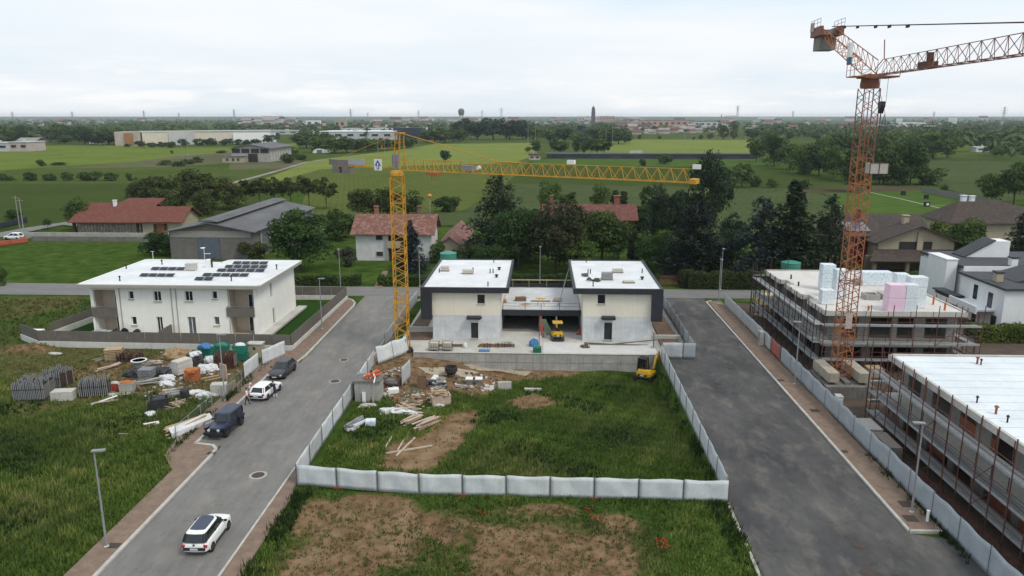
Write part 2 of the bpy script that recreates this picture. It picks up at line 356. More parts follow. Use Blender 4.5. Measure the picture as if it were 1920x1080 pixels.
def roadmat(name, c_lo, c_hi, dust, amt, stretch):
 m = mat(name, c_hi, c_lo, scale=.22, rough=.9, bump=.25, bscale=30, stretch=stretch, fine=.1)
 N, L = m.node_tree.nodes, m.node_tree.links; b = N['Principled BSDF']; src = b.inputs['Base Color'].links[0].from_socket
 t = N.new('ShaderNodeTexCoord'); mp = N.new('ShaderNodeMapping'); mp.inputs['Scale'].default_value = (.6, .3, 1); L.new(t.outputs['Object'], mp.inputs[0])
 n = N.new('ShaderNodeTexNoise'); n.inputs['Scale'].default_value = .9; n.inputs['Detail'].default_value = 8; n.inputs['Roughness'].default_value = .68; L.new(mp.outputs[0], n.inputs['Vector'])
 r = N.new('ShaderNodeMapRange'); r.inputs['From Min'].default_value = .50; r.inputs['From Max'].default_value = .72; r.inputs['To Max'].default_value = amt; L.new(n.outputs[0], r.inputs[0])
 x = N.new('ShaderNodeMix'); x.data_type = 'RGBA'; L.new(r.outputs[0], x.inputs[0]); L.new(src, x.inputs[6]); x.inputs[7].default_value = (*dust, 1)
 n4 = N.new('ShaderNodeTexNoise'); n4.inputs['Scale'].default_value = 60; n4.inputs['Detail'].default_value = 2; L.new(t.outputs['Object'], n4.inputs['Vector'])
 r4 = N.new('ShaderNodeMapRange'); r4.inputs['From Min'].default_value = .3; r4.inputs['From Max'].default_value = .7; r4.inputs['To Min'].default_value = .82; r4.inputs['To Max'].default_value = 1.16; L.new(n4.outputs[0], r4.inputs[0])
 y = N.new('ShaderNodeMix'); y.data_type = 'RGBA'; y.blend_type = 'MULTIPLY'; y.inputs[0].default_value = 1; L.new(x.outputs[2], y.inputs[6]); L.new(r4.outputs[0], y.inputs[7])
 v = N.new('ShaderNodeTexVoronoi'); v.feature = 'DISTANCE_TO_EDGE'; v.inputs['Scale'].default_value = .16; n5 = N.new('ShaderNodeTexNoise'); n5.inputs['Scale'].default_value = .6; n5.inputs['Detail'].default_value = 6; L.new(t.outputs['Object'], n5.inputs['Vector'])
 vm = N.new('ShaderNodeVectorMath'); vm.operation = 'MULTIPLY_ADD'; vm.inputs[1].default_value = (3, 3, 3); L.new(n5.outputs['Color'], vm.inputs[0]); L.new(t.outputs['Object'], vm.inputs[2]); L.new(vm.outputs[0], v.inputs['Vector'])
 r6 = N.new('ShaderNodeMapRange'); r6.inputs['From Min'].default_value = .0; r6.inputs['From Max'].default_value = .008; r6.inputs['To Min'].default_value = .78; r6.inputs['To Max'].default_value = 1; L.new(v.outputs['Distance'], r6.inputs[0])
 z_ = N.new('ShaderNodeMix'); z_.data_type = 'RGBA'; z_.blend_type = 'MULTIPLY'; z_.inputs[0].default_value = 1; L.new(y.outputs[2], z_.inputs[6]); L.new(r6.outputs[0], z_.inputs[7]); L.new(z_.outputs[2], b.inputs['Base Color']); return m
A_left = roadmat('worn_grey_asphalt', (.145, .138, .132), (.21, .20, .188), (.275, .25, .215), .6, (1, .25, 1))
A_right = roadmat('dusty_dark_asphalt', (.046, .045, .048), (.100, .096, .093), (.22, .195, .165), .5, (1, .5, 1))
A_cross = roadmat('grey_asphalt', (.14, .136, .133), (.19, .184, .178), (.23, .215, .2), .4, (.25, 1, 1))
lay = [(-27.7, 84.8), (-27.9, 82.2), (-29.9, 80.2), (-29.9, 60.2), (-27.6, 59.6)]
sheet('road', [(-19.9, 20), (-19.9, 113), (-19.9, 116), (-27.9, 116), (-27.9, 113)] + lay + [(-27.5, 58), (-27.3, 20)], 0, A_left)
sheet('road', [(14.05, 20), (31, 20), (31, 46), (25.6, 47.6), (25.6, 113.5), (25.9, 116), (14.3, 116)], 0, A_right)
sheet('road', [(-200, 114.5), (-31, 114.5), (-31, 115.7), (52, 116.3), (52, 122), (18, 122.3), (-31, 122.3), (-200, 124)], .004, A_cross)
pave = mat('red_brown_block_paving', (.235, .165, .125), (.165, .118, .09), scale=1.2, rough=.95, bump=.4, bscale=14, fine=.16)
curb = mat('pale_concrete_kerb', (.50, .47, .43), (.36, .34, .31), scale=1.5, rough=.9)
def slab(name, pts, z0, z1, m, kind='structure'):
 b = MB(); b.prism(pts, z0, z1); o = b.build(name, m); tag(o, kind=kind); return o
slab('pavement', [(-27.42, 20), (-27.62, 57.8), (-27.72, 59.5), (-30.0, 60.0), (-30.0, 80.4), (-28.0, 82.4), (-27.9, 84.8), (-28.1, 109.2), (-28.8, 112.2), (-30.4, 113.6), (-30.35, 88), (-32.4, 85), (-32.3, 62), (-31.6, 57.5), (-29.6, 54.8), (-29.3, 20)], -.3, .12, pave)
slab('pavement', [(-19.75, 20), (-18.45, 20), (-18.5, 51.3), (-18.85, 52.4), (-18.95, 86), (-18.6, 100), (-19.75, 108)], -.3, .1, pave)
slab('pavement', [(25.72, 47.9), (27.9, 47.9), (28.0, 114), (26.0, 114)], -.3, .12, pave)
def kerb(pts, w=.2, h=.15):
 b = MB()
 for p, q in zip(pts[:-1], pts[1:]):
  p, q = Vector((*p, 0)), Vector((*q, 0)); d = q - p; L_ = d.length
  n = max(1, int(L_ / 1.0))
  for i in range(n):
   c = p + d * ((i + .5) / n); b.obox((c.x, c.y, h / 2 - .1), (L_ / n - .006, w, h + .2), math.atan2(d.y, d.x))
 return tag(b.build('kerb', curb), kind='structure')
arc = [(-27.9 + .0, 82.5)]
kerb([(-27.4, 20), (-27.55, 40), (-27.62, 57.6), (-27.75, 58.9), (-28.3, 59.55), (-30.0, 59.9), (-30.0, 80.3), (-28.2, 82.3), (-27.95, 84.8), (-28.1, 109), (-28.35, 110.8), (-29.2, 112.6), (-30.4, 113.6)], .26)
kerb([(-19.8, 20), (-19.8, 108), (-19.2, 112), (-18.7, 113.2)], .16)
kerb([(27.9, 47.8), (25.64, 47.8), (25.66, 64.6), (25.68, 113.4), (26.6, 114.2)], .22)
kerb([(13.7, 34), (14.05, 51.2)], .2, .1)
# iron covers and drains
cast = mat('rusty_cast_iron', (.085, .062, .05), (.055, .045, .04), scale=6)
ringm = mat('pale_concrete_collar', (.42, .39, .35), (.3, .28, .25), scale=4)
def cover(px, py, r, label, ring=True):
 x, y = G(px, py); t = thing('manhole_cover', (x, y, .004), label, 'manhole')
 b = MB(); b.lathe([(0, .028), (r * .78, .028), (r * .8, .004)], 20); b.build('lid', cast, t)
 if ring:
  k_ = 1.16 if r > .6 and px < 500 else 1.05
  b = MB(); b.lathe([(r * .81, .0), (r * .81, .02), (r * k_ * .98, .014), (r * k_, 0)], 24); b.build('collar', ringm, t)
 return t
cover(484, 891, .62, 'pale ringed manhole cover in the left road above the white car')
cover(628, 715, .62, 'manhole cover with a pale ring in the left road beside the site cabin')
cover(645, 675, .55, 'faint manhole cover in the left road level with the yellow crane')
cover(1377, 736, .5, 'dark round manhole cover in the right road near the small drain', False)
cover(1612, 1022, .62, 'dark round manhole cover in the right road near the end of its pavement', False)
cover(1627, 1074, .6, 'rust brown manhole cover at the bottom edge of the right road', False)
cover(1371, 690, .5, 'dark manhole cover in the right road opposite the gate', False)
def grate(px, py, label, w=.55, d=.55, z=.004, rz=0):
 x, y = G(px, py); t = thing('drain_grate', (x, y, z), label, 'drain', rz=rz)
 b = MB(); b.box(-w / 2, -d / 2, 0, w / 2, d / 2, .012)
 for i in range(6): b.box(-w / 2 + .04 + i * (w - .1) / 6, -d / 2 + .04, .012, -w / 2 + .1 + i * (w - .1) / 6, d / 2 - .04, .028)
 b.build('grating', cast, t)
grate(1348, 720, 'small rusty drain grate in the dusty right road')
grate(1698, 948, 'larger rusty cover plate on the right pavement near the lamp', .9, .9, .124)
grate(1707, 975, 'rusty cover plate nearest the end of the right pavement', .9, .9, .124)
grate(1527, 772, 'rust stained cover plate midway along the right pavement', .8, .7, .124)
grate(1584, 849, 'small rust cover on the right pavement beside the long grey hoarding', .5, .5, .124)
grate(396, 852, 'dark drain plate at the rounded pavement corner', .7, .5, .124)
grate(214, 1026, 'dark cover plate at the foot of the nearest lamp', .8, .6, .124)
grate(445, 737, 'rust brown cover plate on the pavement near the lamp among the building materials', .7, .5, .124)
grate(1464, 715, 'rust stained cover on the right pavement by the red sheeting', .7, .5, .124)
def fieldmat(name, c, c2, rows=None):
 m = mat(name, c, c2, scale=.02, rough=.95, fine=.12, spec=0)
 N, L = m.node_tree.nodes, m.node_tree.links; b = N['Principled BSDF']
 if rows:
  src = b.inputs['Base Color'].links[0].from_socket
  t = N.new('ShaderNodeTexCoord'); mp = N.new('ShaderNodeMapping'); mp.inputs['Rotation'].default_value = (0, 0, rows[0]); L.new(t.outputs['Object'], mp.inputs[0])
  w = N.new('ShaderNodeTexWave'); w.inputs['Scale'].default_value = rows[1]; w.inputs['Distortion'].default_value = 1.2; w.inputs['Detail'].default_value = 3; w.inputs['Detail Scale'].default_value = .4; L.new(mp.outputs[0], w.inputs['Vector'])
  n2 = N.new('ShaderNodeTexNoise'); n2.inputs['Scale'].default_value = .012; L.new(t.outputs['Object'], n2.inputs['Vector'])
  mu = N.new('ShaderNodeMath'); mu.operation = 'MULTIPLY'; L.new(w.outputs['Fac'], mu.inputs[0]); L.new(n2.outputs[0], mu.inputs[1])
  mr = N.new('ShaderNodeMath'); mr.operation = 'MULTIPLY'; mr.inputs[1].default_value = rows[3]; L.new(mu.outputs[0], mr.inputs[0])
  x = N.new('ShaderNodeMix'); x.data_type = 'RGBA'; L.new(mr.outputs[0], x.inputs[0]); L.new(src, x.inputs[6]); x.inputs[7].default_value = (*rows[2], 1); L.new(x.outputs[2], b.inputs['Base Color'])
 return m
f_bright = fieldmat('young_bright_crop', (0.132, 0.171, 0.0351), (0.0989, 0.136, 0.027))
f_pale = fieldmat('pale_green_crop', (0.17, 0.199, 0.054), (0.129, 0.165, 0.0405), (R(80), .10, (.18, .21, .055), .7))
f_olive = fieldmat('olive_stubble', (0.129, 0.121, 0.0675), (0.0876, 0.0921, 0.0473))
f_mid = fieldmat('mid_green_meadow', (0.0721, 0.097, 0.0257), (0.0556, 0.0795, 0.0203))
f_dark = fieldmat('dark_green_meadow', (0.0546, 0.0776, 0.0216), (0.0433, 0.063, 0.0175))
f_rows = fieldmat('rowed_crop', (0.0876, 0.109, 0.0297), (0.068, 0.0951, 0.023), (R(-14), .16, (.145, .13, .05), .55))
f_grey = fieldmat('grey_green_crop', (0.068, 0.0873, 0.0365), (0.0546, 0.0727, 0.0297), (R(20), .14, (.08, .10, .04), .6))
f_lawn = fieldmat('mown_bright_lawn', (0.07, 0.114, 0.027), (0.0536, 0.0931, 0.0216))
f_soil = fieldmat('dry_track_soil', (0.309, 0.257, 0.257), (0.227, 0.184, 0.176))
f_bank = fieldmat('dry_grass_bank', (0.0876, 0.0776, 0.0432), (0.0566, 0.0563, 0.0297))
FZ = [.012]
def field(px, m, name='field'):
 FZ[0] += .006; return sheet(name, world(px), FZ[0], m)
field([(-400, 262), (240, 262), (700, 246), (1000, 243), (2300, 246), (2300, 300), (1000, 300), (-400, 300)], f_mid)
field([(-200, 284), (60, 274), (240, 271), (330, 277), (430, 276), (560, 268), (560, 284), (440, 286), (330, 292), (250, 304), (0, 320), (-200, 326)], f_bright)
field([(240, 305), (330, 292), (440, 285), (440, 306), (330, 312), (60, 318)], f_olive)
field([(-200, 326), (60, 318), (330, 312), (660, 315), (560, 350), (270, 344), (-200, 346)], f_mid)
field([(-200, 346), (270, 344), (560, 350), (470, 400), (0, 432), (-200, 440)], f_dark)
field([(430, 304), (560, 300), (600, 316), (430, 318)], f_olive)
field([(590, 300), (740, 282), (830, 268), (1000, 262), (1010, 275), (985, 312), (960, 340), (870, 395), (820, 420), (560, 400), (580, 345), (470, 345)], f_rows)
field([(590, 300), (740, 282), (830, 268), (1000, 262), (1008, 290), (960, 306), (740, 312), (600, 318), (500, 345), (470, 345)], f_pale)
field([(820, 268), (1140, 258), (1140, 266), (830, 270)], f_mid)
field([(1145, 266), (1180, 262), (1420, 262), (1418, 290), (1130, 286)], f_pale)
field([(1170, 252), (1420, 250), (1420, 261), (1178, 262)], f_olive)
field([(1180, 249), (1420, 247), (1420, 259), (1178, 261)], f_mid)
field([(985, 312), (1010, 296), (1420, 300), (1480, 330), (1360, 356), (870, 395), (950, 345)], f_dark)
field([(1000, 298), (1420, 300), (1440, 312), (1000, 312)], f_lawn)
field([(870, 395), (960, 345), (1360, 352), (1500, 352), (1560, 372), (1640, 420), (1560, 470), (1380, 440), (880, 430)], f_grey)
field([(1735, 300), (1900, 305), (2100, 330), (2100, 372), (1860, 378), (1810, 366), (1745, 345)], f_grey)
field([(1360, 320), (1450, 318), (1600, 345), (1600, 356), (1370, 352)], f_dark)
field([(1490, 360), (1530, 352), (1620, 347), (1730, 350), (1740, 358), (1640, 362), (1540, 364)], f_bank)
field([(1545, 364), (1640, 361), (1740, 357), (1850, 372), (1860, 420), (1800, 440), (1690, 428), (1600, 400)], f_lawn)
field([(1745, 262), (1830, 262), (1830, 282), (1780, 284)], f_bright)
field([(1190, 462), (1250, 452), (1420, 455), (1420, 505), (1280, 505), (1235, 520)], f_lawn)
field([(1080, 288), (1140, 268), (1130, 288)], f_bright)
field([(600, 402), (900, 398), (900, 424), (660, 424)], f_grey)
def track(px, w, m, name='path'):
 pts = world(px); FZ[0] += .006; l, r = [], []
 for i, p in enumerate(pts):
  a = Vector(pts[max(0, i - 1)]); b = Vector(pts[min(len(pts) - 1, i + 1)]); d = (b - a).normalized(); n = Vector((-d.y, d.x)) * w / 2
  l.append((p[0] + n.x, p[1] + n.y)); r.append((p[0] - n.x, p[1] - n.y))
 return sheet(name, l + r[::-1], FZ[0], m)
track([(430, 345), (480, 332), (530, 318), (575, 304), (610, 300)], 3.0, f_soil)
track([(330, 292), (440, 285), (470, 282)], 3, f_soil)
track([(1630, 361), (1690, 374), (1740, 386), (1800, 400), (1830, 408)], .9, mat('trodden_line', (.30, .32, .2)))
track([(1742, 387), (1810, 386)], .8, mat('trodden_line_faint', (.2, .24, .11)))
track([(-20, 446), (60, 430), (120, 420), (175, 424)], 6, A_cross, 'road')
# ================================================================ BUILDINGS
def wb(b, name, m, parent, smooth=False):        # mesh given in world coordinates under an unrotated parent chain
 o, p = Vector((0, 0, 0)), parent
 while p is not None: o += p.location; p = p.parent
 b.v = [tuple(Vector(q) - o) for q in b.v]
 return b.build(name, m, parent, smooth=smooth)
def facade(b, P0, P1, z0, z1, t, holes=()):      # wall from P0 to P1 (thickness to its left), with real openings
 P0, P1 = Vector((*P0, 0)), Vector((*P1, 0)); d = P1 - P0; L_ = d.length; d.normalize(); n = Vector((-d.y, d.x, 0)); rz = math.atan2(d.y, d.x)
 us = sorted({0, L_} | {min(max(h[k], 0), L_) for h in holes for k in (0, 1)}); vs = sorted({z0, z1} | {min(max(h[k], z0), z1) for h in holes for k in (2, 3)})
 for u0, u1 in zip(us[:-1], us[1:]):
  run = None
  for v0, v1 in zip(vs[:-1], vs[1:]):
   um, vm = (u0 + u1) / 2, (v0 + v1) / 2
   op = any(h[0] < um < h[1] and h[2] < vm < h[3] for h in holes)
   if not op: run = (run[0], v1) if run else (v0, v1)
   if (op or v1 == vs[-1]) and run:
    c = P0 + d * um + n * t / 2; b.obox((c.x, c.y, (run[0] + run[1]) / 2), (u1 - u0, t, run[1] - run[0]), rz); run = None
 return b
def window(parent, P0, P1, h, fm, pm, mull=1, depth=.14, sill=None, name='window', fw=.07):
 P0, P1 = Vector((*P0, 0)), Vector((*P1, 0)); d = (P1 - P0).normalized(); n = Vector((-d.y, d.x, 0)); rz = math.atan2(d.y, d.x)
 u0, u1, v0, v1 = h; c = lambda u, v, k: tuple(P0 + d * u + n * k) [:2] + (v,)
 b = MB()
 for u in [u0 + fw / 2, u1 - fw / 2] + [u0 + (u1 - u0) * (i + 1) / (mull + 1) for i in range(mull)]: b.obox(c(u, (v0 + v1) / 2, depth), (fw, .06, v1 - v0), rz)
 for v in (v0 + fw / 2, v1 - fw / 2): b.obox(c((u0 + u1) / 2, v, depth + .002), (u1 - u0 - 2 * fw - .01, .06, fw), rz)
 w = wb(b, name, fm, parent)
 b = MB(); b.obox(c((u0 + u1) / 2, (v0 + v1) / 2, depth + .035), (u1 - u0 - .02, .012, v1 - v0 - .02), rz); wb(b, 'pane', pm, w)
 if sill: b = MB(); b.obox(c((u0 + u1) / 2, v0 - .04, -.03), (u1 - u0 + .16, .2, .07), rz); wb(b, 'sill', sill, w)
 return w
glass = mat('dark_window_glass', (.030, .036, .042), (.018, .02, .024), rough=.12, spec=.6, fine=0)
glass_b = mat('curtained_glass', (.16, .19, .20), (.08, .1, .11), rough=.2, spec=.5, scale=1.2)
white_r = mat('white_render', (.85, .83, .77), (.79, .77, .72), scale=.7, bump=.05, streak=((.58, .56, .5), .16), fine=.03)
beige_r = mat('beige_render', (.58, .49, .39), (.52, .44, .35), scale=.8, fine=.04, streak=((.42, .36, .29), .3))
cream_r = mat('cream_render', (.76, .705, .59), (.71, .66, .555), scale=.6, fine=.04, streak=((.56, .54, .48), .35))
rough_r = mat('pale_base_coat', (.66, .67, .68), (.50, .51, .52), scale=.9, fine=.08, streak=((.46, .46, .46), .55))
taupe = mat('taupe_panel', (.155, .136, .118), (.125, .11, .097), scale=1.2, fine=.05)
taupe_l = mat('grey_beige_fascia', (.36, .335, .30), (.32, .30, .27), scale=.6, fine=.03)
anth = mat('anthracite_metal', (.034, .037, .045), (.026, .028, .034), scale=1, rough=.55, fine=.06)
memb = mat('white_roof_membrane', (.72, .73, .74), (.60, .61, .62), scale=.35, fine=.05, rough=.7)
memb2 = mat('grey_white_roof_membrane', (.60, .605, .61), (.47, .475, .48), scale=.35, fine=.08, rough=.75)
conc = mat('raw_concrete', (.40, .385, .36), (.30, .29, .27), scale=.8, fine=.12, streak=((.2, .19, .175), .55), bump=.1)
conc_d = mat('dark_stained_concrete', (.20, .19, .175), (.13, .122, .112), scale=.7, fine=.14, streak=((.085, .08, .072), .7))
conc_l = mat('pale_screed', (.52, .50, .46), (.40, .385, .35), scale=.4, fine=.1)
white_p = mat('white_plastic', (.78, .78, .76), rough=.5, fine=.03)
black_p = mat('black_plastic', (.02, .02, .022), rough=.5, fine=.05)
galv = mat('galvanised_steel', (.36, .37, .385), (.28, .29, .30), scale=4, rough=.5, metal=.4)
red_tile_old = None
def tilemat(name, c, c2, c3, sc_=2.6, rot=0.0):
 m = mat(name, c, c2, scale=.9, fine=.25, rough=.9); N, L = m.node_tree.nodes, m.node_tree.links; b = N['Principled BSDF']
 src = b.inputs['Base Color'].links[0].from_socket; t = N.new('ShaderNodeTexCoord')
 w = N.new('ShaderNodeTexWave'); w.bands_direction = 'X' if rot == 0 else 'Y'; w.inputs['Scale'].default_value = sc_; w.inputs['Distortion'].default_value = .6; L.new(t.outputs['Object'], w.inputs['Vector'])
 v = N.new('ShaderNodeTexVoronoi'); v.inputs['Scale'].default_value = 2.2; L.new(t.outputs['Object'], v.inputs['Vector'])
 sp = N.new('ShaderNodeSeparateColor'); L.new(v.outputs['Color'], sp.inputs[0])
 r = N.new('ShaderNodeMapRange'); r.inputs['From Min'].default_value = .55; r.inputs['From Max'].default_value = 1.0; r.inputs['To Max'].default_value = .75; L.new(sp.outputs[0], r.inputs[0])
 x = N.new('ShaderNodeMix'); x.data_type = 'RGBA'; L.new(r.outputs[0], x.inputs[0]); L.new(src, x.inputs[6]); x.inputs[7].default_value = (*c3, 1)
 r2 = N.new('ShaderNodeMapRange'); r2.inputs['To Min'].default_value = .72; r2.inputs['To Max'].default_value = 1.1; L.new(w.outputs['Fac'], r2.inputs[0])
 y = N.new('ShaderNodeMix'); y.data_type = 'RGBA'; y.blend_type = 'MULTIPLY'; y.inputs[0].default_value = 1; L.new(x.outputs[2], y.inputs[6]); L.new(r2.outputs[0], y.inputs[7]); L.new(y.outputs[2], b.inputs['Base Color'])
 bp = N.new('ShaderNodeBump'); bp.inputs['Strength'].default_value = .6; bp.inputs['Distance'].default_value = .08; L.new(w.outputs['Fac'], bp.inputs['Height']); L.new(bp.outputs[0], b.inputs['Normal'])
 return m
t_old = tilemat('weathered_red_tiles', (.25, .105, .075), (.17, .085, .07), (.36, .235, .19))
t_red = tilemat('plain_red_tiles', (.19, .062, .042), (.15, .054, .04), (.22, .09, .062))
t_brn = tilemat('dark_brown_tiles', (.085, .062, .052), (.062, .048, .042), (.11, .085, .072))
fibre = mat('grey_fibre_cement', (.145, .145, .15), (.10, .10, .105), scale=.25, fine=.12, streak=((.07, .07, .072), .5), stretch=(1, .3, 1))
block_w = mat('grey_blockwork', (.17, .16, .15), (.125, .118, .11), scale=.5, fine=.2)
solar_m = mat('solar_cells', (.012, .016, .032), (.009, .011, .022), rough=.4, spec=.25, fine=.1)
def vent(name, x, y, z, m, label, h=.5, r=.09, cap=True, group=None):
 t = thing(name, (x, y, z), label, 'roof vent', group)
 b = MB(); b.tube((0, 0, 0), (0, 0, h), r, 8); b.build('pipe', m, t)
 if cap: b = MB(); b.lathe([(r * 1.15, h), (r * 1.9, h + .03), (r * 1.9, h + .10), (.01, h + .2)], 10); b.build('cap', m, t)
 return t
def rim(b, x0, y0, x1, y1, z0, z1, w):                         # upstand round a flat roof
 b.box(x0, y0, z0, x1, y0 + w, z1); b.box(x0, y1 - w, z0, x1, y1, z1)
 b.box(x0, y0 + w, z0, x0 + w, y1 - w, z1); b.box(x1 - w, y0 + w, z0, x1, y1 - w, z1)
def white_house():
 X0, X1, Y0, Y1, zb, zt = -57.6, -36.0, 91.4, 106.3, .45, 6.85
 t = thing('white_house', (X0, Y0, 0), 'long white two storey house with solar panels on its flat white roof', 'house')
 P0, P1 = (X0, Y0), (X1, Y0)
 def h(xa, xb, ya, yb):
  a, c = AY(xa, ya, Y0), AY(xb, yb, Y0); return (a[0] - X0, c[0] - X0, c[2], a[2])
 LG = [h(173, 221, 543, 589), h(177.5, 226, 592, 629), h(427, 477.5, 543, 589), h(431, 478, 592, 629)]
 for L_ in LG: pass
 LG = [(l[0], l[1], max(l[2], zb + .02), l[3]) for l in LG]
 WN = [h(240, 251, 546, 561), h(286.5, 303, 546, 565), h(345.5, 362, 546, 565), h(397, 407.5, 546, 561), h(245.7, 257, 594, 609.5), h(400.5, 412, 594, 610)]
 DR = [h(292.5, 307, 594, 624), h(350.5, 369, 594, 627)]
 DR = [(d[0], d[1], zb + .02, d[3]) for d in DR]
 b = MB(); facade(b, P0, P1, zb, zt, .35, LG + WN + DR)
 RW = [(4.6, 5.3, 4.3, 6.3), (5.0, 5.8, zb + .05, 2.7)]
 facade(b, (X1, Y0 + .35), (X1, Y1), zb, zt, .35, RW)
 facade(b, (X1 - .35, Y1), (X0 + .35, Y1), zb, zt, .35); facade(b, (X0, Y1), (X0, Y0 + .35), zb, zt, .35)
 wb(b, 'wall', white_r, t)
 for q in RW: window(t, (X1, Y0 + .35), (X1, Y1), q, taupe_l, glass_b, 0, .2)
 for q in WN[1:3]: window(t, P0, P1, q, white_p, glass, 1, .2, taupe_l)
 for q in (WN[0], WN[3], WN[4], WN[5]): window(t, P0, P1, q, white_p, glass if q is not WN[5] else glass_b, 0, .2, taupe_l)
 for q in DR: window(t, P0, P1, q, white_p, glass if q is DR[0] else glass_b, 1, .2, name='french_door')
 for i, l in enumerate(LG):                                # recessed loggias
  x0, x1 = X0 + l[0], X0 + l[1]; b = MB()
  b.box(x0 - .1, Y0 + 2.0, l[2] - .1, x1 + .1, Y0 + 2.12, l[3] + .1)
  b.box(x0 - .12, Y0 + .36, l[2] - .1, x0 - .004, Y0 + 2.0, l[3] + .1); b.box(x1 + .004, Y0 + .36, l[2] - .1, x1 + .12, Y0 + 2.0, l[3] + .1)
  b.box(x0 - .1, Y0 + .36, l[2] - .16, x1 + .1, Y0 + 2.0, l[2] - .02); b.box(x0 - .1, Y0 + .36, l[3] + .01, x1 + .1, Y0 + 2.0, l[3] + .14)
  wb(b, 'loggia', beige_r, t)
  window(t, (x0, Y0 + 2), (x1, Y0 + 2), ((l[1] - l[0]) * .55, (l[1] - l[0]) * .92, l[2] + .02, l[2] + 2.2), white_p, glass, 1, -.09, name='french_door')
  if i in (0, 2):
   b = MB(); b.box(x0 - .35, Y0 - .16, l[2] - .35, x1 + .02, Y0 - .01, l[2] + .85); b.box(x0 - .35, Y0 - .01, l[2] - .35, x1 + .02, Y0 + .36, l[2] - .2)
   wb(b, 'balcony_parapet', taupe, t)
   b = MB(); b.tube((x0 - .3, Y0 - .08, l[2] + 1.0), (x1, Y0 - .08, l[2] + 1.0), .03); [b.tube((x, Y0 - .08, l[2] + .84), (x, Y0 - .08, l[2] + 1.0), .02) for x in (x0 - .2, (x0 + x1) / 2, x1 - .1)]
   wb(b, 'handrail', galv, t)
 rx0, rx1, ry0, ry1 = -58.5, -35.1, 90.4, 107.4
 roof = [(rx0, ry0), (rx1, ry0), (rx1, ry1), (-45.9, ry1), (-46.3, 105.6), (-49.0, 105.6), (-48.6, ry1), (rx0, ry1)]
 b = MB(); b.prism(roof, 6.86, 7.24); ro = wb(b, 'roof', taupe_l, t)
 ins = [(rx0 + .25, ry0 + .25), (rx1 - .25, ry0 + .25), (rx1 - .25, ry1 - .25), (-45.7, ry1 - .25), (-46.1, 105.35), (-49.2, 105.35), (-48.8, ry1 - .25), (rx0 + .25, ry1 - .25)]
 b = MB(); b.prism(ins, 7.2, 7.265); wb(b, 'membrane', memb, ro)
 b = MB()
 for p, q in zip(roof, roof[1:] + roof[:1]):
  p, q = Vector((*p, 7.28)), Vector((*q, 7.28)); d = (q - p); c = (p + q) / 2; n = Vector((-d.y, d.x, 0)).normalized() * .12; b.obox(c + n, (d.length, .22, .12), math.atan2(d.y, d.x))
 wb(b, 'edge_flashing', white_p, ro)
 for x in (220.5, 317, 326, 424):
  p = AY(x, 545, Y0); b = MB(); b.tube((p[0] + .2, Y0 - .06, zb), (p[0] + .2, Y0 - .06, 6.86), .055); wb(b, 'downpipe', taupe_l, t)
 b = MB(); b.tube((X1 + .07, Y1 - .4, zb), (X1 + .07, Y1 - .4, 6.86), .06); wb(b, 'downpipe', white_p, t)
 b = MB(); b.box(X0 - 1.2, Y0 - 2.0, .2, -47.6, Y0 - .01, .47); b.box(-47.2, Y0 - 2.0, .2, X1 + 1.2, Y0 - .01, .47); b.box(X1 + .01, Y0, .2, X1 + 1.3, Y1 + 1, .47); wb(b, 'terrace_paving', conc_l, t)
 b = MB(); b.obox((-47.4, Y0 - 1.6, 1.15), (.12, 3.2, 1.5)); wb(b, 'terrace_screen', taupe, t)
 # roof equipment
 pan = [(260, 326, 516, 4), (281, 346, 504, 4), (363, 398, 523, 2), (378, 466, 515.5, 5), (405, 496, 507, 5), (420, 501, 500, 5), (435, 502, 493, 4)]
 words = ['front row of four', 'rear row of four', 'shortest front row', 'second row from the front', 'middle row', 'fourth row', 'rearmost row']
 for k, (xa, xb, y, n) in enumerate(pan):
  a, c = G(xa, y, 7.5), G(xb, y, 7.5); side = 'left' if k < 2 else 'right'
  th = thing('solar_panel_row', ((a[0]), a[1], 7.27), '%s of solar panels on the %s half of the white roof' % (words[k], side), 'solar panels', 'solar panel rows on the white house')
  w = (c[0] - a[0]) / n
  for i in range(n):
   b = MB(); b.obox((w * (i + .5), .35, .24), (w - .12, .78, .05), 0, R(14)); pnl = b.build('panel', solar_m, th)
   b = MB(); b.bar((w * (i + .5), .0, 0), (w * (i + .5), .0, .14), .03); b.bar((w * (i + .5), .0, .05), (w * (i + .5), .85, .05), .03); b.bar((w * (i + .5), .85, 0), (w * (i + .5), .85, .36), .03); b.build('bracket', galv, pnl)
 for k, (x, y) in enumerate(((225, 527), (237, 504), (304, 496), (434, 527), (519, 505))):
  p = G(x, y, 7.27); vent('roof_vent', p[0], p[1], 7.26, black_p, ['thin black vent pipe near the front left of the solar roof', 'pair of black vent pipes on the left edge of the solar roof', 'bent black vent pipe near the back of the solar roof', 'black vent pipe near the front edge beside solar rows', 'black bent vent at the right end of the solar roof'][k], .55, .08)
 a = thing('antenna_mast', (*G(385, 497, 7.2), 7.26), 'thin white antenna mast standing at the notch of the solar roof', 'antenna')
 b = MB(); b.tube((0, 0, 0), (0, 0, 2.6), .03); b.build('mast', white_p, a)
 b = MB(); b.tube((-.1, 0, 1.6), (.9, 0, 1.6), .025); [b.tube((x, -.25, 1.6), (x, .25, 1.6), .015) for x in (.1, .3, .5, .7, .85)]; b.build('aerial', white_p, a)
 b = MB(); b.lathe([(.02, 0), (.2, .06), (.34, .16), (.36, .17)], 14, (-.1, -.1, 2.3)); b.build('dish', white_p, a)
 a = thing('antenna_mast', (*G(287, 494, 5.0), 7.26), 'small antenna pole at the rear edge of the solar roof', 'antenna')
 a.location = (-57.0, 106.2, 7.26); a.location.x = AY(287, 484, 106.2)[0]
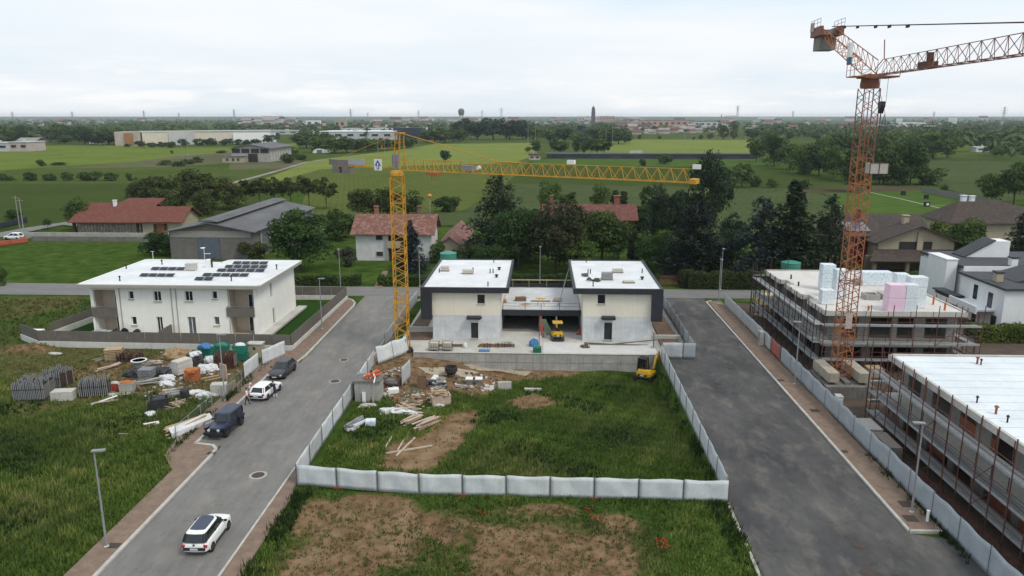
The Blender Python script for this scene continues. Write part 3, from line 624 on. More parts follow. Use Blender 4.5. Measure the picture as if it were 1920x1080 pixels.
 b = MB(); b.tube((0, 0, 0), (0, 0, 1.5), .03); b.tube((-.3, 0, 1.45), (.3, 0, 1.45), .02); b.build('mast', white_p, a)
 p = G(392, 501, 7.27); ch = thing('roof_chimney', (p[0], p[1], 7.26), 'white boxy flue with a black pipe in the roof notch', 'chimney')
 b = MB(); b.box(-.35, -.5, 0, .35, .5, 1.1); b.build('flue', white_p, ch); b = MB(); b.path([(.45, 0, 0), (.45, 0, 1.2), (.9, 0, 1.3)], .12, 8); b.build('pipe', black_p, ch)
 p = G(362, 507, 7.27); ch = thing('air_unit', (p[0], p[1], 7.26), 'pale air unit on orange legs between the solar rows', 'air unit')
 b = MB(); b.box(-.9, -.4, .3, .5, .4, 1.0); b.build('housing', conc_l, ch); b = MB(); [b.bar((x, y, 0), (x, y, .3), .06) for x in (-.8, .4) for y in (-.3, .3)]; b.build('legs', mat('orange_wood', (.45, .26, .1)), ch)
 return t
white_house()
# things on the terrace and plinth wall with taupe screen fence round the garden
def screen_fence(name, pts, label, z_pl, z_top, base_m=conc, lean=0.0, step=2.3, zb=-.1):
 t = thing(name, (*pts[0], 0), label, 'fence')
 for a, c in zip(pts[:-1], pts[1:]):
  a, c = Vector((*a, 0)), Vector((*c, 0)); d = c - a; n = max(1, round(d.length / step)); rz = math.atan2(d.y, d.x)
  b = MB(); m_ = (a + c) / 2; b.obox((m_.x, m_.y, (z_pl + zb) / 2), (d.length + .2, .25, z_pl - zb), rz); wb(b, 'plinth_wall', base_m, t)
  for i in range(n):
   q = a + d * ((i + .5) / n); b = MB(); b.obox((q.x, q.y, (z_pl + z_top) / 2 + .02), (d.length / n - .05, .05, z_top - z_pl - .04), rz)
   b.v = b.v; wb(b, 'panel', taupe, t)
 return t
pale_wall = mat('pale_plinth_concrete', (.62, .605, .57), (.50, .49, .46), scale=.6, fine=.07, streak=((.4, .385, .35), .45))
FB = G(70, 661)
screen_fence('garden_fence', [(-66.5, 90.2), (-62.3, 87.3), (-30.3, 86.6)], 'taupe screen fence on a pale wall along the front of the white house', .72, 2.1, pale_wall)
screen_fence('garden_fence', [(-30.25, 86.7), (-30.2, 113.2)], 'taupe screen fence on a low wall between pavement and side lawn', .6, 2.1, pale_wall)
screen_fence('garden_fence', [(-30.4, 113.4), (-62, 112.6)], 'taupe screen fence behind the white house along the cross road', .6, 2.0, pale_wall)
screen_fence('garden_fence', [(-63.4, 91.2), (-61.8, 103.5), (-61.6, 112)], 'taupe screen fence with pale coping running back left of the white house', .75, 1.9, pale_wall)
PZ = .4
def twin():
 # raised yard held by the retaining wall
 b = MB(); b.prism([(-15.0, 85.75), (14.2, 85.75), (14.2, 111), (-17.5, 111), (-17.5, 90), (-15.6, 87.6)], -2.2, PZ - .01); o = b.build('yard_slab', conc_l); tag(o, kind='structure')
 w = thing('retaining_wall', (0, 85.5, -2), 'grey cast concrete retaining wall with form joints below the new twin house', 'retaining wall')
 b = MB(); b.box(-15.1, 85.45, -2.3, 14.25, 85.74, PZ + .02); wl_ = wb(b, 'wall', conc, w)
 b = MB(); [b.box(x, 85.432, -2.2, x + .03, 85.448, PZ) for x in (-9.2, -4.6, .2, 4.7, 9.3)]; b.box(-15.1, 85.43, -.72, 14.2, 85.447, -.695); wb(b, 'form_joint', conc_d, wl_)
 b = MB(); b.box(-15.1, 85.38, PZ + .022, 14.25, 85.84, PZ + .06); wb(b, 'coping', conc_l, w)
 def block(sgn, xa, xb, rxa, rxb, tag_):
  Y0, Y1 = 91.0, 108.0
  t = thing('house_block', ((xa + xb) / 2, Y0, PZ), tag_, 'house')
  zs = 3.55
  if sgn < 0: wins, doors, can = (895, 909, 552.5, 569.5), (882.5, 896.5, 605, 635), (876, 902, 589.5, 596)
  else: wins, doors, can = (1121, 1134.5, 552.5, 569.5), (1133, 1147, 605, 635), (1128.5, 1153, 590, 597)
  def h(xl, xr, yt, yb):
   a, c = AY(xl, yt, Y0), AY(xr, yb, Y0); return (a[0] - xa, c[0] - xa, c[2], a[2])
  hw, hd, hc = h(*wins), h(*doors), h(*can); hd = (hd[0], hd[1], PZ + .03, hd[3])
  b = MB(); facade(b, (xa, Y0), (xb, Y0), zs, 6.6, .4, [hw])
  facade(b, (xb, Y0 + .4), (xb, Y1), zs, 6.6, .35); facade(b, (xb - .35, Y1), (xa + .35, Y1), zs, 6.6, .35); facade(b, (xa, Y1), (xa, Y0 + .4), zs, 6.6, .35)
  wb(b, 'upper_wall', cream_r, t)
  b = MB(); e = .02; facade(b, (xa + e, Y0 + e), (xb - e, Y0 + e), PZ, zs, .4, [hd])
  facade(b, (xb - e, Y0 + .4 + e), (xb - e, Y1), PZ, zs, .35); facade(b, (xb - .35, Y1 - e), (xa + .35, Y1 - e), PZ, zs, .35); facade(b, (xa + e, Y1), (xa + e, Y0 + .4 + e), PZ, zs, .35)
  wb(b, 'lower_wall', rough_r, t)
  b = MB(); b.box(xa + .4, Y0 + .45, 3.2, xb - .4, Y1 - .4, 3.5); wb(b, 'floor_slab', conc_d, t)
  window(t, (xa, Y0), (xb, Y0), hw, anth, glass, 0, .22, conc_l)
  b = MB(); b.box(xa + hd[0] - .05, Y0 - .25, PZ, xa + hd[1] + .05, Y0 + .3, PZ + .16); wb(b, 'doorstep', conc, t)
  b = MB(); b.box(xa + hd[0] + .02, Y0 + .34, PZ + .17, xa + hd[1] - .02, Y0 + .39, hd[3] - .02); wb(b, 'door', mat('dark_opening_board', (.05, .047, .044)), t)
  b = MB(); b.box(xa + hc[0], Y0 - .95, hc[2], xa + hc[1], Y0 - .012, hc[3] - .12); b.box(xa + hc[0] + (-.16 if sgn > 0 else hc[1] - hc[0] + .004), Y0 - .9, hc[2] + .12, xa + hc[0] + (-.004 if sgn > 0 else hc[1] - hc[0] + .16), Y0 - .3, hc[2] + .2); wb(b, 'canopy', anth, t)
  # roof frame with hanging cheek
  ry0, ry1, zb, zt = 90.4, 109.6, 6.6, 7.28
  b = MB(); b.box(rxa, ry0, zb, rxb, ry1, zt - .16); rim(b, rxa, ry0, rxb, ry1, zt - .16, zt, .32)
  ch0, ch1 = (rxa, rxa + 1.35) if sgn < 0 else (rxb - 1.35, rxb)
  b.box(ch0, ry0, 3.15, ch1, ry1 - 2, zb)
  ro = wb(b, 'roof_frame', anth, t)
  b = MB(); b.box(rxa + .33, ry0 + .33, zt - .2, rxb - .33, ry1 - .33, zt - .10); wb(b, 'membrane', memb, ro)
  return t
 block(-1, -13.5, -4.95, -14.85, -3.85, 'cream left block of the new twin house with a dark framed flat roof')
 block(1, 5.4, 14.05, 4.15, 15.2, 'cream right block of the new twin house with a dark framed flat roof')
 g = thing('garage_link', (0, 95, PZ), 'low flat roofed garage link between the two cream blocks', 'garage')
 gx0, gx1, y0, y1 = -4.93, 5.38, 95.0, 108.5
 b = MB(); b.box(gx0 + .02, y1 - .3, PZ, gx1 - .02, y1, 2.6); b.box(-.1, 95.6, PZ, .15, y1 - .3, 2.6); wb(b, 'wall', conc_d, g)
 b = MB(); b.box(gx0 + .01, y0 + .16, 2.62, gx1 - .01, y1 + .3, 3.25); rf = wb(b, 'roof', conc, g)
 b = MB(); b.box(gx0 + .012, y0 + .4, 3.25, gx1 - .012, y1 - .4, 3.27); wb(b, 'screed', memb2, rf)
 b = MB(); b.box(gx0 + .006, y0, 2.55, gx1 - .006, y0 + .15, 3.3); b.box(gx0 + .012, y1 + .305, 2.9, gx1 - .012, y1 + .45, 3.75); wb(b, 'fascia', anth, g)
 b = MB(); b.box(gx0 + .01, 95.0, PZ, gx1 - .01, 108.1, PZ + .02); wb(b, 'floor', mat('garage_floor_concrete', (.22, .212, .2), (.16, .155, .147), scale=.5), g)
 b = MB()
 for x in (-3.9, -2.6, -1.2, 1.4, 2.8, 4.2): b.box(x, 107.9, PZ + .02, x + .25, 108.19, 2.6)
 wb(b, 'formwork_strip', mat('grey_board', (.24, .235, .22)), g)
 b = MB()
 for x in (-4.8, -1.9, .2, 2.6, 5.2): b.tube((x, 95.3, 3.27), (x, 95.3, 4.2), .03)
 for z in (3.75, 4.15): b.tube((-4.9, 95.3, z), (5.3, 95.3, z), .022)
 wb(b, 'guard_rail', mat('rusty_steel', (.16, .095, .07), (.1, .06, .05), scale=5), g)
 b = MB()
 for x in (-4.0, -1.6, 1.0, 3.6): b.tube((x, 108.3, 3.27), (x, 108.3, 4.6), .03)
 b.obox((.2, 108.3, 4.45), (9.6, .05, .16)); wb(b, 'rear_guard_board', mat('yellowish_board', (.42, .36, .22)), g)
 d = thing('dividing_wall', (.2, 86, PZ), 'low pale dividing kerb and post running from garage to the retaining wall', 'wall')
 b = MB(); b.box(.05, 85.85, PZ, .3, 94.8, PZ + .22); wb(b, 'kerb_strip', conc_l, d)
 b = MB(); b.box(.02, 94.75, PZ, .32, 95.15, 2.5); wb(b, 'post', mat('red_primer', (.36, .10, .075)), d)
 b = MB(); b.box(.5, 85.85, PZ - .008, 14.1, 90.2, PZ + .012); wb(b, 'terrace', mat('fresh_pale_screed', (.60, .59, .57), (.52, .51, .49), scale=.5), d)
 # soil beds, side passages
 soil = mat('brown_builder_soil', (.165, .105, .068), (.10, .064, .042), scale=1.3, fine=.25, bump=.6)
 for n, (x0, x1, y0_, y1_) in enumerate(((-12.6, -8.9, 87.8, 89.0), (-7.6, -3.0, 87.9, 89.3), (-17.2, -13.7, 90.5, 94.2), (-17.2, -15.0, 95.5, 106), (14.9, 17.6, 86.4, 92.3), (15.3, 17.6, 93.2, 106))):
  b = MB(); b.prism([(x0, y0_), (x1, y0_ + .1), (x1 - .1, y1_), (x0 + .2, y1_ - .1)], .1, PZ + .03); tag(b.build('soil_bed', soil), kind='structure')
 b = MB(); b.box(14.26, 85.6, -.4, 18.2, 111, .28); tag(b.build('side_yard', conc), kind='structure')
 b = MB(); b.box(14.3, 92.6, .25, 18.0, 93.0, .75); tag(b.build('garden_wall', conc_l), 'short pale garden wall right of the right cream block', 'wall')
 b = MB(); b.box(-17.3, 94.6, .3, -13.9, 94.9, .95); tag(b.build('garden_wall', conc_l), 'short pale garden wall left of the left cream block', 'wall')
twin()
# roof clutter of the twin house
stone_p = mat('pale_stone_slabs', (.55, .52, .46), (.45, .42, .37), scale=3)
wood_p = mat('new_pine_boards', (.46, .34, .21), (.36, .26, .155), scale=2, fine=.15)
wood_g = mat('grey_weathered_boards', (.27, .23, .20), (.19, .165, .14), scale=2, fine=.2)
wood_k = mat('pinkish_planks', (.50, .385, .31), (.39, .29, .23), scale=2, fine=.15)
def pallet_load(px, py, z, n, m, label, w=1.2, d=.8, hh=.14, name='slab_stack', rz=0.0):
 x, y = G(px, py, z); t = thing(name, (x, y, z), label, 'stack', rz=rz)
 b = MB(); [b.box(-w / 2, -d / 2 + k * (d - .1) / 2, 0, w / 2, -d / 2 + .1 + k * (d - .1) / 2, .1) for k in range(3)]
 [b.box(-w / 2 + k * (w - .14) / 5, -d / 2, .1, -w / 2 + .14 + k * (w - .14) / 5, d / 2, .13) for k in range(6)]; b.build('pallet', wood_g, t)
 b = MB()
 for k in range(n):
  q = .03 * math.sin(k * 2.3); b.obox((q, q * .6, .135 + hh * (k + .5)), (w - .1, d - .06, hh - .012), q)
 b.build('slabs', m, t)
RZ = 7.19
pallet_load(834, 508, RZ, 4, stone_p, 'tall pale slab stack on the left cream block roof')
pallet_load(877, 513, RZ, 3, stone_p, 'lower pale slab stack in the middle of the left cream block roof', 1.5, .8)
pallet_load(1158, 511, RZ, 3, stone_p, 'pale slab stack near the back of the right block roof', 1.5, .8)
pallet_load(1179, 530, RZ, 1, stone_p, 'flat pale slab layer near the front right of the right block roof', 1.5, .9)
pallet_load(1138, 524, RZ, 4, mat('grey_bag_goods', (.30, .30, .29), (.2, .2, .2), scale=4), 'grey wrapped bag stack in the middle of the right block roof', 1.5, 1.1, .2)
def dark_heap(px, py, z, r, m, label, cat='heap', name='rubble_heap', seed=1):
 x, y = G(px, py, z); b = MB(); q = random.Random(seed)
 for k in range(9): b.obox((q.uniform(-r, r), q.uniform(-r * .5, r * .5), q.uniform(.08, .35)), (q.uniform(.3, .8), q.uniform(.15, .4), q.uniform(.1, .3)), q.uniform(0, 3), q.uniform(-.3, .3), q.uniform(-.3, .3))
 o = b.build(name, m, None, loc=(x, y, z)); return tag(o, label, cat)
dark_heap(1113, 527, RZ, .7, mat('tarry_scraps', (.07, .065, .06)), 'dark scrap heap beside the grey bags on the right block roof')
dark_heap(1097, 518, RZ, .25, mat('tarry_scraps_small', (.16, .15, .14)), 'small loose scrap left of the dark heap on the right block roof', seed=3)
for k, (x, y, l) in enumerate(((824, 511, 'black pipe beside the tall slab stack'), (887, 510, 'black pipe beside the lower slab stack'), (919, 512, 'left pipe of the pair near the inner edge of the left block roof'), (924.5, 512, 'right pipe of the pair near the inner edge of the left block roof'), (915, 537, 'black pipe at the front edge of the left block roof'), (926, 492, 'black stub pipe at the back of the left block roof'),
  (1102.5, 513, 'left pipe of the pair on the right block roof'), (1107, 513, 'right pipe of the pair on the right block roof'), (1204, 512, 'black pipe near the outer edge of the right block roof'), (1099, 492, 'black stub pipe at the back of the right block roof'), (1112, 537, 'black pipe at the front edge of the right block roof'))):
 p = G(x, y, RZ); vent('roof_pipe', p[0], p[1], RZ, black_p, l, .62, .07, False)
for x, y, l in ((931, 520, 'cowled black vent on the left block roof'), (936, 506, 'small dark vent near the inner edge of the left block roof'), (1204, 524, 'low dark vent near the outer corner of the right block roof')):
 p = G(x, y, RZ); vent('roof_cowl', p[0], p[1], RZ, black_p, l, .25, .15)
def planks(px, py, z, n, L_, m, label, rz=0.0, w=.16, spread=.5, name='plank_pile', jit=.15, hh=.05, layers=1, seed=0, cat='planks', xyz=None):
 x, y, z = (*G(px, py, z), z) if xyz is None else xyz; q = random.Random(seed); t = thing(name, (x, y, z), label, cat, rz=rz)
 me = None
 for l in range(layers):
  for i in range(n):
   b = MB(); lw = L_ * q.uniform(.8, 1); b.box(-lw / 2, -w / 2, -hh / 2, lw / 2, w / 2, hh / 2)
   o = b.build('plank', m, t); o.location = (q.uniform(-.12, .12), (i - (n - 1) / 2) * spread / max(1, n - 1) if n > 1 else 0, hh / 2 + .01 + l * (hh + .012) + (i % 2) * .004); o.rotation_euler = (0, 0, q.uniform(-jit, jit))
 return t
GZ = 3.27
planks(977, 558, GZ, 4, 1.6, wood_p, 'loose pine boards near the back of the garage roof', .5, .2, 1.0)
planks(1013, 565, GZ, 4, 2.8, wood_g, 'timber trestle beams across the middle of the garage roof', 0, .12, .6)
planks(985, 571, GZ, 3, 1.4, wood_p, 'short boards at the front of the garage roof', .8, .2, .7)
planks(1045, 563, GZ, 6, 2.0, wood_k, 'upright leaning boards near the right end of the garage roof', 1.5, .16, .9, layers=3)
pallet_load(976, 564, GZ, 2, mat('brown_roof_tiles', (.23, .14, .09), (.15, .09, .06), scale=4), 'brown tile stack on the left half of the garage roof', 1.6, .7, .2)
pallet_load(945, 567, GZ, 1, mat('orange_crate_board', (.42, .25, .12)), 'small orange wooden crate in the corner of the garage roof', .7, .7, .3)
x, y = G(1014, 572, GZ); tr = thing('sawhorse', (x, y, GZ), 'yellow folding sawhorse stand on the front of the garage roof', 'trestle')
yel = mat('yellow_machine_paint', (.62, .36, .02), (.52, .29, .02), scale=3, rough=.45, fine=.06)
b = MB(); [b.bar((sx * .5, sy * .35, 0), (sx * .15, 0, .9), .06) for sx in (-1, 1) for sy in (-1, 1)]; b.build('legs', yel, tr); b = MB(); b.obox((0, 0, .93), (1.3, .3, .08)); b.build('top', yel, tr)
hp = thing('hoist_pole', (*G(1047, 572, GZ), GZ), 'long thin grey pole leaning from garage roof to the right roof edge', 'pole')
p2 = Vector((4.6, 108.0, 7.6)) - Vector(hp.location); b = MB(); b.tube((0, 0, 0), p2, .06, 6); b.build('shaft', galv, hp)
b = MB(); b.box(-.25, -.25, 0, .25, .25, .05); b.build('foot', galv, hp)
# ================================================================ RIGHT-HAND SITES
rust = mat('rusty_scaffold_tube', (.145, .062, .045), (.085, .04, .032), scale=3, rough=.8, fine=.2)
rust_d = mat('dark_scaffold_tube', (.06, .036, .032), (.04, .028, .026), scale=3, rough=.8)
deckm = mat('worn_zinc_deck', (.34, .355, .36), (.24, .25, .255), scale=1.5, rough=.6, fine=.12, streak=((.2, .17, .14), .3))
brick_r = mat('red_hollow_brick', (.27, .10, .06), (.20, .075, .048), scale=1.6, fine=.22, bump=.3)
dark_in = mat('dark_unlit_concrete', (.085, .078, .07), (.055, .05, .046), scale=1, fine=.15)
conc_m = mat('grey_site_concrete', (.27, .26, .24), (.19, .182, .168), scale=.9, fine=.12, streak=((.12, .112, .102), .5))
def shell(name, label, x0, x1, y0, y1, zr, roofm, front_holes, side_holes, notches=()):
 t = thing(name, (x0, y0, -.3), label, 'building')
 b = MB(); facade(b, (x0 + 1.5, y1), (x0 + 1.5, y0 + 1.2), -.3, zr - .55, .3, side_holes); wb(b, 'side_wall', conc_m, t)
 b = MB(); facade(b, (x0 + 1.81, y0 + 1.2), (x1 - .4, y0 + 1.2), -.3, zr - .55, .3, front_holes); wb(b, 'front_wall', conc_m, t)
 b = MB(); b.box(x1 - .7, y0 + 1.51, -.3, x1 - .4, y1, zr - .55); b.box(x0 + 1.81, y1 - .3, -.3, x1 - .71, y1, zr - .55); wb(b, 'rear_wall', conc, t)
 for z in (2.75,):
  b = MB(); b.box(x0 + .1, y0 + .05, z, x1 - .3, y1 + .2, z + .28); wb(b, 'floor_slab', conc_l, t)
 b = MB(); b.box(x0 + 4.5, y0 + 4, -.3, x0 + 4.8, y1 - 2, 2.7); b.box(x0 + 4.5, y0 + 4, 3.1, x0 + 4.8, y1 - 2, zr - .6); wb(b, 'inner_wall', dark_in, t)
 poly = [(x0, y0), (x1, y0), (x1, y1), (x0, y1)] + [q for ya, yb in notches for q in ((x0, yb), (x0 + .9, yb), (x0 + .9, ya), (x0, ya))]
 b = MB(); b.prism(poly, zr - .5, zr - .2)
 for p, q in zip(poly, poly[1:] + poly[:1]):
  p, q = Vector((*p, zr - .08)), Vector((*q, zr - .08)); d = q - p; n = Vector((-d.y, d.x, 0)).normalized() * .13; b.obox((p + q) / 2 + n, (d.length, .25, .26), math.atan2(d.y, d.x))
 r = wb(b, 'roof', conc_l, t)
 b = MB(); b.prism([(x0 + .28, y0 + .28), (x1 - .28, y0 + .28), (x1 - .28, y1 - .28), (x0 + .28, y1 - .28)] if not notches else [(x0 + 1.18, y0 + .28), (x1 - .28, y0 + .28), (x1 - .28, y1 - .28), (x0 + 1.18, y1 - .28)], zr - .19, zr - .08)
 if notches:
  ys = [y1 - .28] + [v for ya, yb in notches for v in (yb + .28, ya - .28)] + [y0 + .28]
  for yb, ya in zip(ys[::2], ys[1::2]): b.box(x0 + .28, ya, zr - .19, x0 + 1.17, yb, zr - .082)
 wb(b, 'membrane', roofm, r)
 return t
def holes(L_, z0, z1, n, w, start=1.2):
 g = (L_ - start) / n
 return [(start + i * g, start + i * g + w * (1 if i % 2 else .75), z0, z1) for i in range(n)]
screed_pink = mat('pale_pinkish_screed', (.62, .585, .55), (.53, .50, .475), scale=.45, fine=.06)
memb_blue = mat('cool_white_membrane', (.70, .745, .775), (.60, .645, .675), scale=.3, fine=.04, rough=.65)
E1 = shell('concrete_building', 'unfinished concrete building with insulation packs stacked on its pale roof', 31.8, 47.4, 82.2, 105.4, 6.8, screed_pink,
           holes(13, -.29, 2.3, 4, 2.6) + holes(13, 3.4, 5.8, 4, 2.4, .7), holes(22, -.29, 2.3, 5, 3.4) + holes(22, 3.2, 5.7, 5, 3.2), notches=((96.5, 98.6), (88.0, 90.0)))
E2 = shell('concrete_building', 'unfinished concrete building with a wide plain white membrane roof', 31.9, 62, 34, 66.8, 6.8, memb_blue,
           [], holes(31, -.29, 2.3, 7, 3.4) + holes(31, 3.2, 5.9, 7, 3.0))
def gl(b, x0, y0, x1, y1): pass
# roof seams and brick infill of the near building
b = MB()
for y in np.arange(36, 66, 1.6): b.box(32.3, y, 6.724, 61.6, y + .025, 6.735)
seam = wb(b, 'roof_seam', mat('seam_grey', (.5, .53, .55)), E2)
b = MB(); b.box(33.42, 52.2, 3.2, 33.62, 57.3, 4.9); b.box(33.43, 41, 3.2, 33.63, 46, 4.6); b.box(33.41, 58.5, .2, 33.6, 61, 1.5); b.box(33.41, 47, -.2, 33.6, 52, 2.2); wb(b, 'brick_infill', brick_r, E2)
# recesses of the left roof edge: concrete kerb ledge one storey lower
def scaffold(label, P0, P1, levels, top, w=.9, bay=1.8, zb=-.25, m=rust, braces=True):
 P0, P1 = Vector((*P0, 0)), Vector((*P1, 0)); d = P1 - P0; n = max(1, round(d.length / bay)); u = d.normalized(); nn = Vector((-u.y, u.x, 0)); rz = math.atan2(d.y, d.x)
 t = thing('scaffold', (P0.x, P0.y, 0), label, 'scaffold'); step = d.length / n
 b = MB(); b.tube((0, 0, zb), (0, 0, top), .05, 5); std = b.mesh('standard', m)
 b = MB(); b.tube((0, 0, zb), (0, 0, top - 1.0), .04, 5); std2 = b.mesh('standard', m)
 b = MB(); b.obox((0, 0, 0), (step - .03, w - .1, .06)); b.obox((0, -w / 2 + .03, .12), (step - .03, .03, .22)); dk = b.mesh('deck', deckm)
 b = MB(); b.tube((0, 0, 0), (d.length, 0, 0), .03, 5); rl = b.mesh('guard_rail', m)
 for i in range(n + 1):
  p = u * (step * i); link('standard', std, t, p); q = p + nn * w; link('standard', std2, t, q)
 for z in levels:
  for i in range(n): link('deck', dk, t, u * (step * (i + .5)) + nn * (w / 2) + Vector((0, 0, z)), rz)
  for dz in (.55, 1.05): link('guard_rail', rl, t, Vector((0, 0, z + dz)), rz)
 b = MB(); b.tube((0, 0, 0), (0, 0, 0.01), .02, 4)
 if braces:
  b = MB(); zs = [zb + .2] + list(levels); b.tube((0, 0, zs[0]), u * step + Vector((0, 0, zs[1])), .025, 4); bs = []
  for i in range(1, n, 4):
   for za, zc in zip(zs[:-1], zs[1:]):
    bb = MB(); bb.tube(u * (step * i) - nn * .04 + Vector((0, 0, za)), u * (step * (i + 1)) - nn * .04 + Vector((0, 0, zc)), .025, 4); bb.build('brace', m, t)
 return t
LV = [1.6, 3.5, 5.55]
scaffold('brown tube scaffold along the street side of the building with insulation packs', (30.3, 106.0), (30.3, 81.2), LV, 7.9, w=1.15, bay=2.0, m=rust_d)
scaffold('brown tube scaffold along the front of the building with insulation packs', (31.2, 80.5), (48.2, 80.5), LV, 8.0, w=1.15, bay=2.3)
scaffold('brown tube scaffold along the far side of the building with insulation packs', (31.0, 107.2), (47, 107.2), [5.55], 8.2, bay=2.4, m=rust_d)
scaffold('brown tube scaffold on the right side of the building with insulation packs', (48.3, 81.6), (48.3, 100), [1.6, 3.5], 6.9, bay=2.4)
scaffold('long rusty scaffold along the street side of the white membrane roof', (30.6, 67.2), (30.6, 36.0), [1.2, 3.1, 5.1], 7.9, w=1.15, bay=1.95)
scaffold('short rusty scaffold at the back end of the white membrane roof', (31.6, 68.6), (50.0, 68.6), [1.4, 3.3], 5.2, bay=2.3)
# ground slab and walkway right of E1
b = MB(); b.box(40.5, 69.6, -.2, 55, 80, .9); tag(b.build('site_slab', conc_l), kind='structure')
# insulation packs
def packmat(name, c, c2, ink):
 m = mat(name, c, c2, scale=1.2, rough=.45, fine=.03, spec=.4); N, L = m.node_tree.nodes, m.node_tree.links; b = N['Principled BSDF']; src = b.inputs['Base Color'].links[0].from_socket
 t = N.new('ShaderNodeTexCoord'); v = N.new('ShaderNodeTexVoronoi'); v.feature = 'DISTANCE_TO_EDGE'; v.inputs['Scale'].default_value = 2.6; v.inputs['Randomness'].default_value = .8; L.new(t.outputs['Object'], v.inputs['Vector'])
 n = N.new('ShaderNodeTexNoise'); n.inputs['Scale'].default_value = 5; L.new(t.outputs['Object'], n.inputs['Vector'])
 r = N.new('ShaderNodeMapRange'); r.inputs['From Min'].default_value = .10; r.inputs['From Max'].default_value = .02; r.inputs['To Max'].default_value = .75; L.new(v.outputs['Distance'], r.inputs[0])
 mu = N.new('ShaderNodeMath'); mu.operation = 'MULTIPLY'; L.new(r.outputs[0], mu.inputs[0]); L.new(n.outputs[0], mu.inputs[1])
 x = N.new('ShaderNodeMix'); x.data_type = 'RGBA'; L.new(mu.outputs[0], x.inputs[0]); L.new(src, x.inputs[6]); x.inputs[7].default_value = (*ink, 1); L.new(x.outputs[2], b.inputs['Base Color']); return m
pk_b = packmat('blue_printed_wrap', (.72, .77, .80), (.62, .70, .74), (.18, .30, .40))
pk_p = packmat('pink_wrap', (.78, .57, .68), (.74, .52, .64), (.70, .46, .58))
pk_w = packmat('white_printed_wrap', (.72, .755, .775), (.62, .67, .70), (.28, .36, .44))
ROOF1 = 6.72
def pack(x0, x1, yb, h, d, m, label, rz=0.0, z=ROOF1):
 a, c = G(x0, yb, z), G(x1, yb, z); w = c[0] - a[0]; t = thing('insulation_pack', ((a[0] + c[0]) / 2, a[1] + d / 2, z), label, 'insulation pack', 'wrapped insulation packs on the concrete roof', rz)
 b = MB(); n = max(1, round(h / 1.25)); hh = h / n
 for k in range(n):
  b.obox((.015 * math.sin(k * 3.1), 0, hh * (k + .5)), (w - .02 * (k % 2), d, hh - .006), .01 * math.sin(k * 2))
 o = b.build('wrap', m, t); bv = o.modifiers.new('bevel', 'BEVEL'); bv.width = .06; bv.segments = 2
 b = MB(); b.box(-w / 2 + .1, -d / 2 + .1, -.0, w / 2 - .1, d / 2 - .1, .02); b.build('skid', wood_g, t)
pack(1539.5, 1563.5, 545, 3.3, 1.3, pk_b, 'tall blue printed insulation pack leftmost on the concrete roof')
pack(1564.5, 1586, 560, 3.5, 1.3, pk_b, 'tall blue printed insulation pack behind the orange crane mast')
pack(1616, 1671, 536, 1.8, 1.4, pk_b, 'long low blue printed pack at the back of the concrete roof')
pack(1540, 1563, 571, 1.7, 1.1, pk_w, 'short white pack with a grey lid nearest the left roof edge')
pack(1678, 1701, 553, 2.6, 1.2, pk_b, 'blue pack half hidden behind the pink wrapped pack')
pack(1702, 1734, 578, 3.6, 1.3, pk_w, 'tall white printed pack rightmost of the group beside the pink pack')
pack(1663, 1694, 585, 3.1, 1.3, pk_p, 'pink wrapped insulation pack on the concrete roof')
pack(1694.6, 1718, 585, 3.1, 1.25, pk_w, 'pale blue grey pack touching the pink wrapped pack')
for x0, x1, y, l in ((1624, 1650, 563, 'grey concrete upstand box open on top near the pink pack'), (1654, 1660, 562, 'small grey concrete upstand beside the pink pack'), (1607, 1617, 536, 'low grey concrete upstand right of the crane mast')):
 a, c = G(x0, y, ROOF1), G(x1, y, ROOF1); w = c[0] - a[0]; b = MB(); rim(b, 0, 0, w, 1.6, 0, .65, .2); b.box(.2, .2, 0, w - .2, 1.4, .1); o = b.build('roof_upstand', conc, None, loc=(a[0], a[1], ROOF1)); tag(o, l, 'upstand')
orange = mat('orange_plastic_pipe', (.58, .15, .03), (.48, .12, .025), scale=3, rough=.5)
for x, y, l, h in ((1483, 523, 'dark pipe stub near the left roof edge', .6), (1497, 536, 'rust pipe stub further along the left roof edge', .55), (1749.5, 571, 'orange pipe stub on the right edge of the concrete roof', 1.0), (1771, 582, 'thicker orange pipe stub pair near the right roof corner', .9), (1628, 583, 'orange pipe stub at the front of the concrete roof', .6)):
 p = G(x, y, ROOF1); vent('roof_pipe', p[0], p[1], ROOF1, orange if 'orange' in l else rust_d, l, h, .11, False)
red_pipe = mat('red_brown_pipe', (.34, .09, .06), rough=.6)
for x, y, l, m in ((1832, 682, 'left of the red chimney pipes near the back of the white membrane roof', orange), (1839, 684, 'blue topped pipe close to the red chimney pipes on the membrane roof', black_p), (1831.5, 755, 'small black vent in the middle of the white membrane roof', black_p), (1867, 776, 'single red pipe with a black cap on the white membrane roof', orange), (1888.5, 792, 'black vent nearest the street edge of the white membrane roof', black_p)):
 p = G(x, y, 6.73); vent('roof_pipe', p[0], p[1], 6.72, red_pipe if m is orange else m, l, .5 if m is orange else .4, .085 if m is orange else .06)
